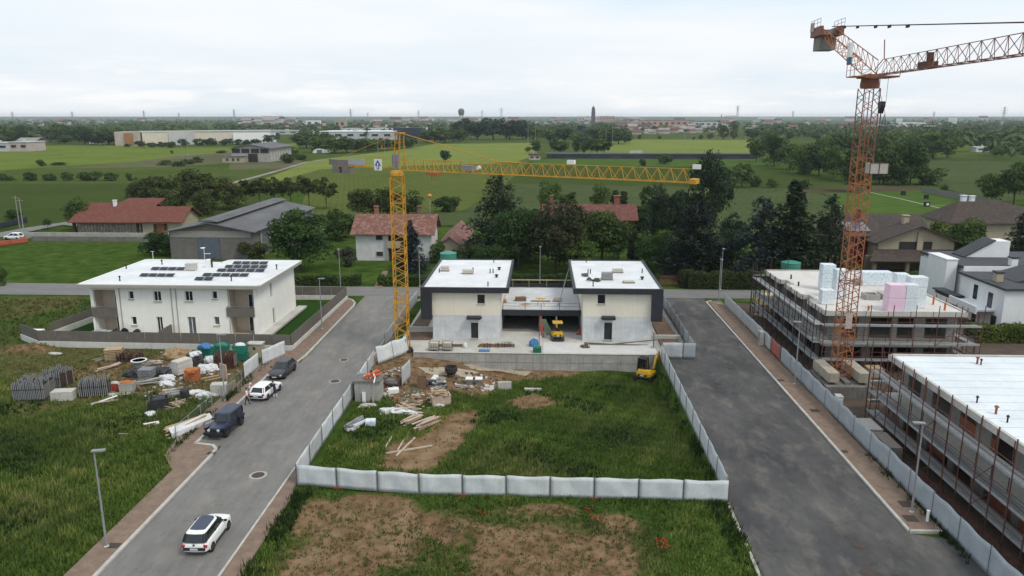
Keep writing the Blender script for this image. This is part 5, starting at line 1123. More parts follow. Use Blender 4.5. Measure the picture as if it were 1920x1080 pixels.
b = MB(); b.box(-94.2, 178.1, .2, -93.4, 178.18, 2.5); b.box(-91.6, 178.1, .2, -90.8, 178.18, 2.5); wb(b, 'shutter', wood_d, t2); b = MB(); b.box(-93.4, 178.1, .2, -91.6, 178.16, 2.5); wb(b, 'door', mat('brick_red_door', (.24, .09, .05)), t2)
b = MB(); b.box(-114.5, 178.3, -.1, -113.9, 178.9, 3.0); b.box(-98.6, 178.3, 0, -98.0, 178.48, 2.6); wb(b, 'porch_post', wood_d, t)
b = MB(); b.box(-124, 171, -.1, -84, 171.35, 1.3); t = tag(b.build('garden_wall', conc), 'long grey garden wall in front of the stone bungalow', 'wall')
b = MB(); b.box(-117, 166.5, -.1, -78, 166.8, 1.1); t = tag(b.build('garden_wall', conc_d), 'long darker stone wall at the edge of the rough meadow', 'wall')
# L: grey shed
t = thing('grey_shed', (-65, 146, 0), 'long grey blockwork shed with a shallow fibre cement roof and blue gate', 'shed')
ro = gable(t, -74.2, 146, -57.4, 186, -.1, 5.6, 7.3, 'y', .8, block_w, fibre)
b = MB(); b.extr([(-68.6, 7.55), (-67.6, 7.95), (-63.2 - 2.4, 8.0), (-64.2, 7.6)], 'y', 145.3, 186.6); b.v = [(x + .35, y, z) for x, y, z in b.v]; wb(b, 'ridge_vent', fibre, ro)
a, c = AY(370, 446, 145.9), AY(414, 487, 145.9); b = MB(); b.box(a[0], 145.82, 0, c[0], 145.98, a[2]); wb(b, 'gate', mat('faded_blue_gate', (.095, .125, .16), (.08, .10, .13), scale=1, streak=((.14, .15, .16), .5)), t)
b = MB(); b.box(-57.36, 150, 2.9, -57.3, 184, 4.6); wb(b, 'side_window', mat('grey_glazing', (.13, .15, .17)), t); b = MB(); [b.box(-57.29, y, -.1, -57.1, y + .4, 5.4) for y in range(150, 186, 5)]; wb(b, 'pilaster', conc, t)
b = MB(); b.box(-73.9, 145.9, 4.4, -57.7, 145.98, 5.7); wb(b, 'beam_band', mat('paler_band', (.30, .28, .25)), t)
t = thing('lean_to', (-50, 168, 0), 'low grey lean-to roof right behind the grey shed', 'shed'); b = MB(); V = [(-55.8, 160, 2.9), (-49.5, 160, 2.5), (-49.5, 170, 2.5), (-55.8, 170, 2.9)]; b.add(V + [(p[0], p[1], p[2] + .15) for p in V], [(3, 2, 1, 0), (4, 5, 6, 7), (0, 1, 5, 4), (1, 2, 6, 5), (2, 3, 7, 6), (3, 0, 4, 7)]); wb(b, 'roof', fibre, t); b = MB(); b.box(-55.6, 160.3, -.1, -49.8, 169.7, 2.45); wb(b, 'wall', conc_d, t)
# F: modern white villa
t = thing('modern_villa', (62, 112, 0), 'modern white villa with dark low roofs behind the hedge at right', 'house')
b = MB(); b.box(63.2, 112, -.1, 90, 124, 6.0); b.box(61.0, 113.0, -.1, 62.6, 118.5, 7.0); b.box(62.61, 116.5, -.1, 63.19, 124, 5.6); wb(b, 'wall', white_v, t)
b = MB(); b.box(62.7, 111.4, 6.001, 90, 124.5, 6.35); ro = wb(b, 'roof', slate, t); b = MB(); b.box(62.65, 111.2, 5.65, 90, 111.39, 6.4); b.box(60.9, 112.9, 7.0, 62.7, 118.6, 7.15); wb(b, 'edge', white_v, ro)
b = MB(); b.extr([(67.0, 6.36), (73.6, 6.36), (73.6, 8.9), (71.2, 8.9)], 'y', 119, 122); wb(b, 'dormer', white_v, ro); b = MB(); V = [(66.6, 118.7, 6.36), (71.2, 118.7, 9.0), (71.2, 122.2, 9.0), (66.6, 122.2, 6.36)]; b.add(V + [(p[0] - .05, p[1], p[2] + .15) for p in V], [(3, 2, 1, 0), (4, 5, 6, 7), (0, 1, 5, 4), (1, 2, 6, 5), (2, 3, 7, 6), (3, 0, 4, 7)]); wb(b, 'dormer_roof', slate, ro)
chimney(ro, 70.3, 112.4, 5.2, 7.4, white_v, .9, slate)
b = MB(); b.box(63.16, 117.5, 3.3, 63.199, 119.4, 5.4); b.box(63.16, 117.5, .1, 63.199, 119.4, 2.3); wb(b, 'window', glass, t)
t = thing('modern_villa', (60, 96, 0), 'nearer wing of the white villa with narrow dark windows and a parapet', 'house')
b = MB(); b.box(60.6, 97.5, -.1, 80, 108, 5.9); wb(b, 'wall', white_v, t)
b = MB(); b.box(60.3, 97.1, 5.901, 80, 108.4, 6.2); ro = wb(b, 'roof', slate, t); b = MB(); b.extr([(64, 6.25), (70.5, 8.2), (77, 6.25)], 'y', 101, 107); wb(b, 'pitched_roof', slate, ro); chimney(ro, 62.0, 101.8, 6.2, 7.3, tan_w, .9, slate)
b = MB(); b.box(60.52, 103.6, 3.2, 60.598, 104.5, 5.2); wb(b, 'window', glass, t); b = MB(); b.box(60.52, 100.0, 2.5, 60.598, 101.0, 4.9); wb(b, 'window', glass, t)
b = MB(); b.box(60.52, 98.6, -.1, 60.598, 99.7, 2.1); wb(b, 'door', glass, t); b = MB(); b.box(60.52, 103.2, -.1, 60.598, 104.1, 2.1); wb(b, 'door', glass, t)
b = MB(); b.box(58.2, 99.2, 2.6, 60.58, 105.6, 2.85); b.box(58.0, 99.0, 2.3, 58.19, 105.8, 3.3); wb(b, 'canopy', white_v, t); b = MB(); b.box(58.8, 106.5, 2.8, 60.6, 112, 3.0); b.box(59.0, 106.2, 2.4, 59.2, 111.5, 2.79); wb(b, 'side_canopy', slate, t)
# G: beige house with brown roofs
t = thing('beige_house', (70, 142, 0), 'beige house with dark brown roofs and shuttered windows behind the packs', 'house')
ro = gable(t, 63.6, 142, 77.6, 156, -.1, 5.2, 8.0, 'y', 1.2, tan_w, t_brn); chimney(ro, 70.2, 146.5, 7.2, 9.2, tan_w, 1.0)
b = MB(); b.box(70.6, 141.7, 2.4, 71.7, 141.995, 6.9); wb(b, 'chimney_breast', tan_w, t)
wpx(t, 142, [(1688, 1718.5, 454, 470.5), (1730, 1745, 454, 470)])
b = MB(); V = [(60.2, 137.2, 2.0), (79, 137.2, 2.0), (77.4, 141.98, 3.4), (63, 141.98, 3.4)]; b.add(V + [(p[0], p[1], p[2] + .2) for p in V], [(3, 2, 1, 0), (4, 5, 6, 7), (0, 1, 5, 4), (1, 2, 6, 5), (2, 3, 7, 6), (3, 0, 4, 7)]); wb(b, 'porch_roof', t_brn, t)
b = MB(); [b.box(x, 137.6, -.1, x + .7, 138.2, 2.0) for x in (61, 67, 72.6, 78)]; b.box(61.2, 141.2, -.1, 78.6, 141.9, 2.5); wb(b, 'porch', mat('porch_brown', (.19, .155, .115)), t)
t = thing('red_wing', (60, 150, 0), 'wine red wing with a solar panel on its brown roof behind the orange crane', 'house')
ro = gable(t, 59.5, 146.5, 66.2, 163, -.1, 5.6, 8.2, 'x', .9, red_w, t_brn); chimney(ro, 63.6, 152, 7.6, 9.6, mat('wine_chimney', (.15, .04, .04))); chimney(ro, 61.3, 156, 7.4, 9.8, tan_w)
b = MB(); V = [(59.8, 147.2, 6.12), (64.2, 147.2, 6.12), (64.2, 151.0, 7.35), (59.8, 151.0, 7.35)]; b.add(V + [(p[0], p[1] - .05, p[2] + .12) for p in V], [(3, 2, 1, 0), (4, 5, 6, 7), (0, 1, 5, 4), (1, 2, 6, 5), (2, 3, 7, 6), (3, 0, 4, 7)]); wb(b, 'solar_panel', mat('sky_lit_panel', (.10, .12, .16), rough=.12, spec=.8), ro)
b = MB(); b.box(61.5, 146.4, 3.4, 62.8, 146.48, 4.9); wb(b, 'window', dark_w, t)
t = thing('brown_roof_house', (64, 165, 0), 'second brown roofed house half hidden behind the wine red wing', 'house')
gable(t, 66, 158, 80, 168, -.1, 5.0, 7.4, 'x', .9, tan_w, t_brn)
t = thing('tan_outbuilding', (56, 146, 0), 'tan lower building left of the orange crane under the conifers', 'house'); gable(t, 52.5, 144, 59.2, 152, -.1, 4.2, 5.6, 'x', .6, tan_w, t_brn)
# H: house further right
t = thing('hipped_house', (95, 176, 0), 'beige house with a dark hipped roof at the far right by the bright shrub', 'house')
ro = gable(t, 92.8, 172, 112, 184, -.1, 5.0, 8.6, 'x', 1.0, tan_w, t_brn, hip=5.0); chimney(ro, 98.5, 179, 7.6, 9.8, white_v, 1.0); chimney(ro, 101, 180, 7.6, 9.6, white_v, .9)
wpx(t, 172, [(1838, 1846, 424, 440)])
# water tanks
teal = mat('teal_tank', (.06, .27, .20), (.05, .22, .165), scale=1.5, rough=.5, fine=.05)
for (px0, px1, yt, yb, Yd, l) in ((823, 854.5, 474, 489, 128, 'teal round tank behind the left cream block'), (1471, 1506, 492, 508, 124, 'teal round tank behind the concrete roof at right')):
 a, c = AY(px0, yt + 3, Yd), AY(px1, yb, Yd); r = (c[0] - a[0]) / 2; t = thing('water_tank', ((a[0] + c[0]) / 2, Yd + r, 0), l, 'tank')
 b = MB(); b.lathe([(r, 0), (r, a[2])], 24); b.build('shell', teal, t); b = MB(); b.lathe([(r * 1.03, a[2]), (r * .5, a[2] + .25), (.01, a[2] + .3)], 24); b.build('lid', teal, t)
t = thing('farm_building', (-185, 469, 0), 'grey farm building with open bays and a wide shallow roof in the fields', 'farm building')
ro = gable(t, -193.5, 469.5, -169.6, 512, -.1, 8.6, 11.0, 'y', 1.5, conc, fibre)
b = MB(); [b.box(-193 + k * 6, 469.3, 5.6, -188 + k * 6, 469.48, 8.2) for k in range(4)]; b.box(-183, 469.3, 0, -177, 469.47, 5.2); wb(b, 'opening_shade', dark_w, t)  # dark panels on the solid wall, shade of open bays as colour
b = MB(); b.box(-197, 463, -.1, -183.5, 469.3, 3.6); wb(b, 'annex', tan_w, t); b = MB(); b.box(-197.4, 462.5, 3.6, -183.2, 469.2, 3.9); wb(b, 'annex_roof', fibre, t); b = MB(); [b.box(x, 462.9, 1.0, x + 1.3, 462.98, 2.6) for x in (-194.5, -190.8, -187.6)]; wb(b, 'annex_window', dark_w, t)
b = MB(); [b.box(-169.58, y, 0, -169.3, y + 1, 8.4) for y in range(472, 512, 5)]; wb(b, 'pilaster', conc_l, t)
t = thing('polytunnel', (-160, 520, 0), 'small white hooped tunnel shed at the end of the dirt track', 'shed'); p = G(599, 287); b = MB(); rings = [[(p[0] - 6 + 6 * math.cos(a) * .9 + 6, p[1] + k * 6, 3.6 * math.sin(a)) for a in np.linspace(0, math.pi, 10)] for k in range(3)]; b.loft(rings); wb(b, 'cover', white_p, t); b = MB(); b.box(p[0] - 2, p[1] - .1, 0, p[0] + 2, p[1] - .02, 2.4); wb(b, 'door', conc_d, t)
def slabhall(name, label, px0, px1, ybase, ytop, depth, wall, roof, cat='industrial building', bands=None, door=0, Ys=None):
 a, c = G(px0, ybase), G(px1, ybase); Y = min(a[1], c[1]); x0, x1 = a[0] * Y / a[1], c[0] * Y / c[1]; z = AY(px0, ytop, Y)[2]
 t = thing(name, (x0, Y, 0), label, cat); b = MB(); b.box(x0, Y, -.1, x1, Y + depth, z); wb(b, 'wall', wall, t)
 b = MB(); b.box(x0 - .5, Y - .5, z, x1 + .5, Y + depth + .5, z + .6); rr = wb(b, 'roof', roof, t)
 n = min(9, max(2, int((x1 - x0) / 14)))
 for i in range(n): b = MB(); xx = x0 + (x1 - x0) * (i + .25) / n; b.box(xx, Y - .3, z * .45, xx + (x1 - x0) / n * .5, Y - .02, z * .72); wb(b, 'window', bands or dark_w, t)
 b = MB(); b.box(x0 + (x1 - x0) * .4, Y + depth * .3, z + .6, x0 + (x1 - x0) * .46, Y + depth * .5, z + 2.2); wb(b, 'roof_unit', conc_l, rr)
 return t
cream_i = mat('cream_cladding', (.62, .56, .46), (.55, .50, .41), scale=.05, fine=.05)
grey_i = mat('pale_grey_cladding', (.50, .50, .51), (.42, .42, .43), scale=.05, fine=.05)
pink_i = mat('pinkish_cladding', (.46, .39, .36), (.40, .34, .31), scale=.05)
brick_i = mat('pale_brick_cladding', (.46, .30, .22), (.4, .26, .19), scale=.05)
t = thing('long_warehouse', (-410, 735, 0), 'very long cream and grey warehouse beyond the bright left field', 'industrial building')
b = MB(); pts = [G(253, 272)[0], 735]; b.prism([(-392, 738), (-292, 812), (-300, 840), (-405, 760)], -.1, 12.6); wb(b, 'wall', cream_i, t)
b = MB(); b.prism([(-393, 737), (-291, 811.5), (-300, 842), (-406, 761)], 12.6, 13.4); wb(b, 'roof', grey_i, t)
b = MB(); b.prism([(-417, 733), (-393.2, 737), (-404, 757), (-419, 752)], -.1, 13.2); wb(b, 'end_block', pink_i, t)
b = MB(); b.prism([(-407.5, 733.6), (-399.5, 735), (-399.6, 735.4), (-407.6, 734.0)], 1, 12); b.v = [(x, y - .5, z) for x, y, z in b.v]; wb(b, 'rusty_door', mat('rusty_orange_door', (.36, .17, .05), (.28, .14, .07), scale=.3), t)
b = MB(); b.prism([(-372, 751), (-352, 765.5), (-353, 767), (-373, 752.5)], 0, 11.5); wb(b, 'grey_bay', grey_i, t)
b = MB(); b.prism([(-322, 788.4), (-291.5, 810.5), (-291.4, 812.5), (-322, 790)], 0, 11); b.v = [(x + .4, y - .6, z) for x, y, z in b.v]; wb(b, 'white_bay', white_v, t)
slabhall('precast_store', 'grey precast concrete storage block at the far left field edge', -30, 18, 284, 268.5, 18, grey_i, grey_i); slabhall('precast_store', 'right end of the grey precast store beside the field', 18, 54, 284, 267, 22, pink_i, grey_i)
slabhall('factory_hall', 'white flat roofed factory hall with a lower grey front left of the dark glass block', 600, 738, 262, 247, 60, grey_i, white_v)
slabhall('factory_hall', 'upper pale hall behind the white factory hall', 640, 735, 255, 241.5, 40, white_v, grey_i)
slabhall('dark_office_block', 'dark blue glass office block right of the white factory hall', 738, 792, 261, 240.5, 30, mat('dark_blue_glazing', (.012, .03, .05), (.01, .022, .036), scale=.1, rough=.2, spec=.6), slate, 'office block', mat('blue_pane', (.02, .05, .08), rough=.1))
slabhall('pale_house', 'white cubic house right of the dark glass block', 790, 800, 252, 240, 12, white_v, white_v, 'house')
slabhall('apartment_tower', 'tan apartment tower standing above the low town', 628, 647, 243, 224, 18, tan_w, grey_i, 'apartment block')
slabhall('apartment_block', 'white and red apartment block left of the tan tower', 574, 600, 238, 225, 14, white_v, t_red, 'apartment block')
slabhall('workshop_hall', 'pale workshop hall left of the white factory hall', 480, 500, 268, 250, 30, white_v, grey_i); slabhall('workshop_hall', 'grey long roofed workshop in front of the town', 500, 580, 252, 245, 30, grey_i, grey_i)
slabhall('convent_block', 'long pale pink block below the church tower', 1085, 1124, 229, 218.5, 40, mat('pale_pink_plaster', (.56, .45, .38)), t_brn, 'large building'); slabhall('convent_block', 'brick red block right of the long pale pink block', 1124, 1152, 228, 218, 40, mat('brick_pink_plaster', (.42, .24, .19)), t_brn, 'large building')
slabhall('low_hall', 'long low grey hall left of the town centre', 990, 1130, 232, 228.6, 30, grey_i, grey_i); slabhall('row_housing', 'long row of housing under brown roofs', 1200, 1300, 238, 226, 40, brick_i, t_brn, 'row houses'); slabhall('row_housing', 'pale row of housing under brown roofs right of the long row', 1300, 1345, 239, 228, 40, grey_i, t_brn, 'row houses')
slabhall('low_hall', 'long white low hall in front of the right hand town', 1335, 1371, 233, 229, 20, white_v, white_v); slabhall('low_hall', 'white distant hall near the tall pylon', 1424, 1455, 223.6, 220.4, 60, white_v, white_v)
slabhall('brick_factory', 'long pale brick factory right of the orange crane', 1690, 1785, 248, 237, 60, brick_i, grey_i); slabhall('white_factory', 'white roofed factory behind the pale brick factory', 1665, 1735, 236, 230, 80, white_v, white_v); slabhall('white_factory', 'white factory part between the silo groups', 1735, 1780, 237, 232, 60, grey_i, white_v)
slabhall('grey_hall', 'grey hall with blue doors just right of the orange crane', 1632, 1690, 246, 235, 50, grey_i, mat('blue_grey_roof', (.22, .26, .32))); slabhall('grey_hall', 'long dark hall at the far right edge', 1870, 1960, 242, 237, 40, conc_d, slate); slabhall('grey_hall', 'low white shed between the far right trees', 1830, 1862, 285, 277, 8, white_v, white_v)
slabhall('solar_array', 'long dark ground mounted solar array across the middle fields', 1025, 1420, 297.5, 289.5, 14, mat('dark_array', (.055, .06, .07), (.04, .045, .055), scale=.03), mat('array_top', (.075, .08, .095), (.055, .06, .07), scale=.05), 'solar array', mat('array_gap', (.04, .045, .04)))
slabhall('pump_house', 'small pinkish pump house left of the solar array', 992, 1013, 300, 291, 8, pink_i, t_brn, 'pump house'); slabhall('field_kiosk', 'small white kiosk in front of the solar array', 1337, 1365, 298, 294, 4, white_v, white_v, 'kiosk')
t = thing('dark_silo', (*G(1090.5, 252), 0), 'wide dark blue silo standing among the middle trees', 'silo'); z = AY(1090, 236, t.location.y)[2]; b = MB(); b.lathe([(7, 0), (7, z)], 20); b.build('shell', mat('dark_blue_silo', (.02, .024, .05), (.016, .02, .04), scale=.2), t); b = MB(); b.lathe([(7.2, z), (7.2, z + .5), (.1, z + 1.0)], 20); b.build('lid', slate, t)
silo_w = mat('white_silo', (.72, .72, .72), (.62, .62, .62), scale=.1)
for k, (px, yt, yb, l) in enumerate(((1681, 223, 235, 'leftmost white silo of the left group by the white factory'), (1685.2, 223, 235, 'middle white silo of the left group by the white factory'), (1689, 223.5, 235, 'rightmost white silo of the left group by the white factory'), (1779.5, 222, 237, 'first white silo of the taller right group'), (1783, 222, 237.3, 'second white silo of the taller right group'), (1786.6, 222, 237.6, 'third white silo of the taller right group'), (1790, 222, 238, 'last white silo of the taller right group'))):
 g = G(px, yb); z = AY(px, yt, g[1])[2]; r = 2.1 * g[1] / 1443; t = thing('white_silo', (*g, 0), l, 'silo', 'white factory silos'); b = MB(); b.lathe([(r, 0), (r, z)], 14); b.build('shell', silo_w, t); b = MB(); b.lathe([(r * .9, z), (.1, z + r * .4)], 14); b.build('cap', silo_w, t)
t = thing('water_tower', (-195, 1872, 0), 'mushroom shaped concrete water tower on thin legs on the skyline', 'water tower')
b = MB(); b.lathe([(4, 30), (6.5, 33), (7.6, 37), (7.6, 42), (5, 45.5), (1, 47)], 18); b.build('tank', mat('grey_tower', (.17, .17, .17), (.13, .13, .13), scale=.1), t)
for k in range(6): a = k * math.pi / 3; b = MB(); b.tube((6 * math.cos(a), 6 * math.sin(a), 0), (5 * math.cos(a), 5 * math.sin(a), 33), .6, 6); b.build('leg', grey_i, t)
t = thing('church_tower', (168, 2500, 0), 'slim dark church bell tower above the town', 'church tower')
dk = mat('dark_tower_stone', (.09, .08, .078)); b = MB(); b.box(-6, -6, 0, 6, 6, 38); b.build('shaft', dk, t); b = MB(); b.box(-6.6, -6.6, 38, 6.6, 6.6, 40); b.box(-5.4, -5.4, 40, 5.4, 5.4, 50); b.build('belfry', dk, t); b = MB(); b.lathe([(5.5, 50), (4.6, 55), (2, 58), (.6, 60), (.2, 64)], 10); b.build('dome', dk, t)
t = thing('church_tower', (*G(1352.5, 222), 0), 'tiny distant bell tower right of the town centre', 'church tower'); b = MB(); b.box(-6, -6, 0, 6, 6, 40); b.build('shaft', dk, t); b = MB(); b.lathe([(6, 40), (.3, 66)], 8); b.build('spire', dk, t)
# pylons, poles
pyl = mat('pylon_steel', (.30, .31, .32), rough=.6)
def pylon(px, yb, yt, label):
 g = G(px, yb); h = AY(px, yt, g[1])[2]; t = thing('power_pylon', (*g, 0), label, 'pylon', 'lattice pylons along the horizon'); w = h * .09; b = MB(); r = max(.12, g[1] * .00016)
 for sx in (-1, 1):
  for sy in (-1, 1): b.tube((sx * w, sy * w, 0), (sx * w * .12, sy * w * .12, h), r, 4)
 for k in range(8):
  f0, f1 = k / 8, (k + 1) / 8; a0, a1 = w * (1 - .88 * f0), w * (1 - .88 * f1)
  for sy in (-1, 1): b.tube((-a0, sy * a0, h * f0), (a1, sy * a1, h * f1), r * .6, 4); b.tube((a0, sy * a0, h * f0), (-a1, sy * a1, h * f1), r * .6, 4)
 b.build('tower', pyl, t)
 for f in (.68, .8, .92):
  b = MB(); c = h * .17 * (1.2 - .4 * abs(f - .8) * 8 * .5); b.tube((-c, 0, h * f), (c, 0, h * f), r * .8, 4); b.tube((-c, 0, h * f), (0, 0, h * (f + .04)), r * .5, 4); b.tube((c, 0, h * f), (0, 0, h * (f + .04)), r * .5, 4); b.build('cross_arm', pyl, t)
for px, yb, yt, l in ((25, 228, 209, 'lattice pylon at the far left skyline'), (137, 228, 209, 'lattice pylon above the left trees'), (271, 227, 207, 'lattice pylon above the long warehouse'), (336, 224, 211, 'fainter lattice pylon right of the warehouse pylon'), (440, 227, 205, 'tall lattice pylon over the left town'), (658, 227, 204, 'tall lattice pylon right of the tan tower'), (690, 224, 211, 'thin lattice pylon above the factory hall'), (785, 224, 207, 'thin lattice pylon left of the water tower'), (904, 224, 207, 'thin lattice pylon right of the water tower'), (940, 227, 202, 'tall lattice pylon right of the water tower'), (1382, 224, 198, 'tallest lattice pylon right of the church towers'), (1486, 224, 208, 'small lattice pylon left of the orange crane'), (1750, 224, 209, 'small lattice pylon above the white silos'), (1879, 238, 200, 'big lattice pylon at the right edge')):
 pylon(px, yb, yt, l)
wood_pole = mat('wooden_pole', (.30, .29, .27), rough=.9)
def wpole(px, yb, yt, label):
 g = G(px, yb); h = AY(px, yt, g[1])[2]; t = thing('utility_pole', (*g, 0), label, 'utility pole', 'utility poles in the fields'); r = max(.13, g[1] * .0003); b = MB(); b.tube((0, 0, 0), (0, 0, h), r, 6, r * .7); b.build('pole', wood_pole, t); b = MB(); b.tube((-.9, 0, h - .5), (.9, 0, h - .5), r * .5, 4); b.build('crossarm', wood_pole, t)
for px, yb, yt, l in ((343, 304, 257, 'left pole of the pair before the long warehouse'), (354, 305, 257, 'right pole of the pair before the long warehouse'), (709, 294, 259, 'left pole of the pair left of the yellow crane apex'), (722, 295, 262, 'right pole of the pair left of the yellow crane apex'), (990, 272, 235, 'pole at the left end of the middle hedge'), (1004, 272, 237, 'second pole at the left end of the middle hedge'), (1136, 272, 238, 'pole left of the middle trees'), (1148, 272, 238, 'paler pole by the pale green crop'), (1283, 272, 252, 'left pole in the pale green crop'), (1297, 272, 252, 'right pole in the pale green crop'), (37, 428, 367, 'tall bare pole by the bungalow road'), (44, 430, 372, 'second bare pole by the bungalow road'), (154, 424, 388, 'bare pole by the bungalow gate'), (1397, 272, 250, 'pole at the right end of the pale green crop')):
 wpole(px, yb, yt, l)
# many small far houses
hw = [mat('far_plaster_%s' % n, c, scale=.2) for n, c in (('cream', (.50, .44, .36)), ('white', (.62, .61, .59)), ('pink', (.48, .36, .31)), ('grey', (.42, .41, .40)))]
hr = [tilemat('far_tiles_a', (.20, .085, .062), (.17, .08, .06), (.22, .12, .1)), t_brn, mat('far_roof_pale', (.33, .28, .25), scale=.2), mat('far_roof_grey', (.27, .265, .265), scale=.2)]
protos = {}
def farhouse(px, yb, w, h, wi, ri, label, rz):
 g = G(px, yb); k = (wi, ri)
 if k not in protos:
  b = MB(); b.box(-.5, -.4, 0, .5, .4, .62); [b.box(x, -.43, z, x + .09, -.405, z + .14) for x in (-.38, -.12, .12, .32) for z in (.1, .4)]; wm = b.mesh('wall', hw[wi])
  b = MB(); b.extr([(-.48, .6), (0, .95), (.48, .6), (.48, .66), (0, 1.02), (-.48, .66)], 'x', -.56, .56); protos[k] = (wm, b.mesh('roof', hr[ri]))
 t = thing('town_house', (*g, 0), label, 'house', 'small town houses far off', rz); s = g[1] / 1443; W_ = w * s; t.scale = (W_, W_ * .9, h * s)
 link('wall', protos[k][0], t); link('roof', protos[k][1], t)
q = random.Random(5); col = ['cream', 'white', 'pink', 'grey']; rc = ['red tiled', 'brown tiled', 'pale', 'grey']
def town(n, xr, yr, wr, where):
 for i in range(n):
  px = q.uniform(*xr); yb = q.uniform(*yr); wi, ri = q.randrange(4), q.choice((0, 0, 1, 1, 2, 3)); w = q.uniform(*wr)
  farhouse(px, yb, w, w * q.uniform(.45, .7), wi, ri, '%s house with %s roof %s' % (col[wi], rc[ri], where), q.uniform(-.4, .4))
town(26, (430, 640), (228, 244), (9, 20), 'in far town left of tan tower')
town(20, (645, 870), (226, 240), (8, 18), 'between tan tower and water tower')
town(24, (1150, 1300), (228, 249), (9, 20), 'in far town right of church tower')
town(22, (1190, 1420), (246, 254), (12, 22), 'at near edge of the right town')
town(24, (1300, 1600), (226, 246), (8, 18), 'in far town left of orange crane')
town(16, (1610, 1900), (226, 240), (8, 16), 'in far town behind the silos')
town(18, (880, 1120), (226, 236), (8, 16), 'in far town left of church tower')
town(20, (40, 300), (226, 236), (7, 15), 'in far town behind left woods')
for px, yb, w, l in ((60, 272, 36, 'pale hall showing through the far left trees'), (80, 266, 30, 'grey hall behind the pale hall in the far left trees')): farhouse(px, yb, w, 14, 3, 3, l, 0)
# archery lawn furniture
tgt = mat('black_target_foam', (.018, .018, .022));
for px, y, w, h, l, wht in ((1629, 356, 7, 6, 'small dark target block on the bank by the orange crane', 0), (1693, 367, 8, 7, 'single dark target block left on the mown lawn', 0), (1736, 374, 8, 7, 'upper dark target block right on the mown lawn', 0), (1737, 388.5, 10, 8, 'dark target block with a white mark at the crossing paths', 1), (1749, 408, 10, 9, 'front left dark target block with a white mark', 1), (1758, 404.5, 11, 9, 'dark target block behind the front pair', 0), (1767, 408, 10, 8, 'front right dark target block with a white mark', 1)):
 g = G(px, y); s = g[1] / 1443; t = thing('target_block', (*g, 0), l, 'archery target', 'dark target blocks on the mown lawn'); b = MB(); b.box(-w * s / 2, -.3, .3, w * s / 2, .3, .3 + h * s); b.build('foam', tgt, t); b = MB(); [b.bar((x * w * s * .4, 0, 0), (x * w * s * .4, .5, h * s), .15) for x in (-1, 1)]; b.build('stand', wood_d, t)
 if wht: b = MB(); b.box(-w * s * .15, -.36, .3 + h * s * .25, w * s * .3, -.305, .3 + h * s * .75); b.build('paper_face', white_p, t)
lawn_fence = thing('board_fence', (*G(1720, 353), 0), 'long grey board fence behind the mown archery lawn', 'fence'); pts = [G(*p) for p in ((1728, 360), (1770, 369), (1830, 380), (1900, 398), (1980, 420))]
for a, c in zip(pts[:-1], pts[1:]):
 a, c = Vector((*a, 0)), Vector((*c, 0)); d = c - a; n = max(1, round(d.length / 5))
 for i in range(n): m_ = a + d * ((i + .5) / n); b = MB(); b.obox((m_.x, m_.y, 1.1), (d.length / n - .15, .12, 2.2), math.atan2(d.y, d.x)); wb(b, 'board_panel', mat('grey_boards', (.20, .19, .17)) if i == 0 and a == Vector((*pts[0], 0)) else bpy.data.materials['grey_boards'], lawn_fence)
# suspended site box and orange field mast
t = thing('hanging_skip', AY(1643, 326, 72), 'pale box skip hanging on chains right of the orange mast', 'skip'); b = MB(); b.box(-.85, -.5, .05, .85, .5, 1.0); b.build('box', mat('dusty_skip', (.42, .38, .33), (.33, .3, .27), scale=3), t); b = MB(); [b.bar((x, -.52, 0), (x, -.52, 1.05), .05) for x in (-.85, 0, .85)]; b.bar((-.85, -.52, 1.03), (.85, -.52, 1.03), .05); b.build('frame', rust_d, t); b = MB(); [b.tube((sx * .8, sy * .45, 1.0), (0.2, 0, 5.5), .015, 4) for sx in (-1, 1) for sy in (-1, 1)]; b.tube((.2, 0, 5.5), (-.3, 1.3, 8.6), .02, 4); b.build('sling', rust_d, t)
g = G(807, 402, 0); t = thing('orange_ball_mast', (AY(807, 425, 160)[0], 160, 0), 'thin pole with an orange ball on top behind the farmhouse', 'pole'); b = MB(); b.tube((0, 0, 0), (0, 0, AY(807, 370, 160)[2]), .07, 6); b.build('pole', galv, t); b = MB(); zc = AY(807, 367, 160)[2]; b.lathe([(.02, zc - .5), (.4, zc - .25), (.5, zc), (.4, zc + .25), (.02, zc + .5)], 12); b.build('ball', mat('orange_ball', (.60, .27, .05)), t)
# ================================================================ TREES, HEDGES, GRASS
L_green = leafmat('leaf_mid_green', (0.0336, 0.0664, 0.01286), (0.063, 0.1074, 0.02205), (0.1176, 0.168, 0.03675))
L_deep = leafmat('leaf_deep_green', (0.01901, 0.04471, 0.0121), (0.03564, 0.07452, 0.01814), (0.06653, 0.1143, 0.02621))
L_con = leafmat('needle_dark', (0.01472, 0.03045, 0.01508), (0.02943, 0.0522, 0.0245), (0.05466, 0.0783, 0.03582))
L_blue = leafmat('needle_blue_grey', (0.024, 0.0396, 0.0384), (0.0432, 0.0648, 0.0612), (0.0744, 0.0984, 0.0924))
L_olive = leafmat('leaf_olive', (0.0338, 0.0572, 0.0132), (0.065, 0.0858, 0.0216), (0.1144, 0.1274, 0.036))
L_lime = leafmat('leaf_bright', (0.05, 0.08, 0.0125), (0.09, 0.125, 0.02125), (0.1438, 0.1688, 0.035))
L_brown = leafmat('needle_brownish', (0.02621, 0.03448, 0.01474), (0.04914, 0.06084, 0.02457), (0.0819, 0.09329, 0.03931))
L_purple = leafmat('leaf_purple', (.016, .009, .011), (.028, .015, .017), (.045, .024, .026))
L_pale = leafmat('leaf_silver', (.050, .064, .036), (.085, .100, .058), (.13, .145, .090))
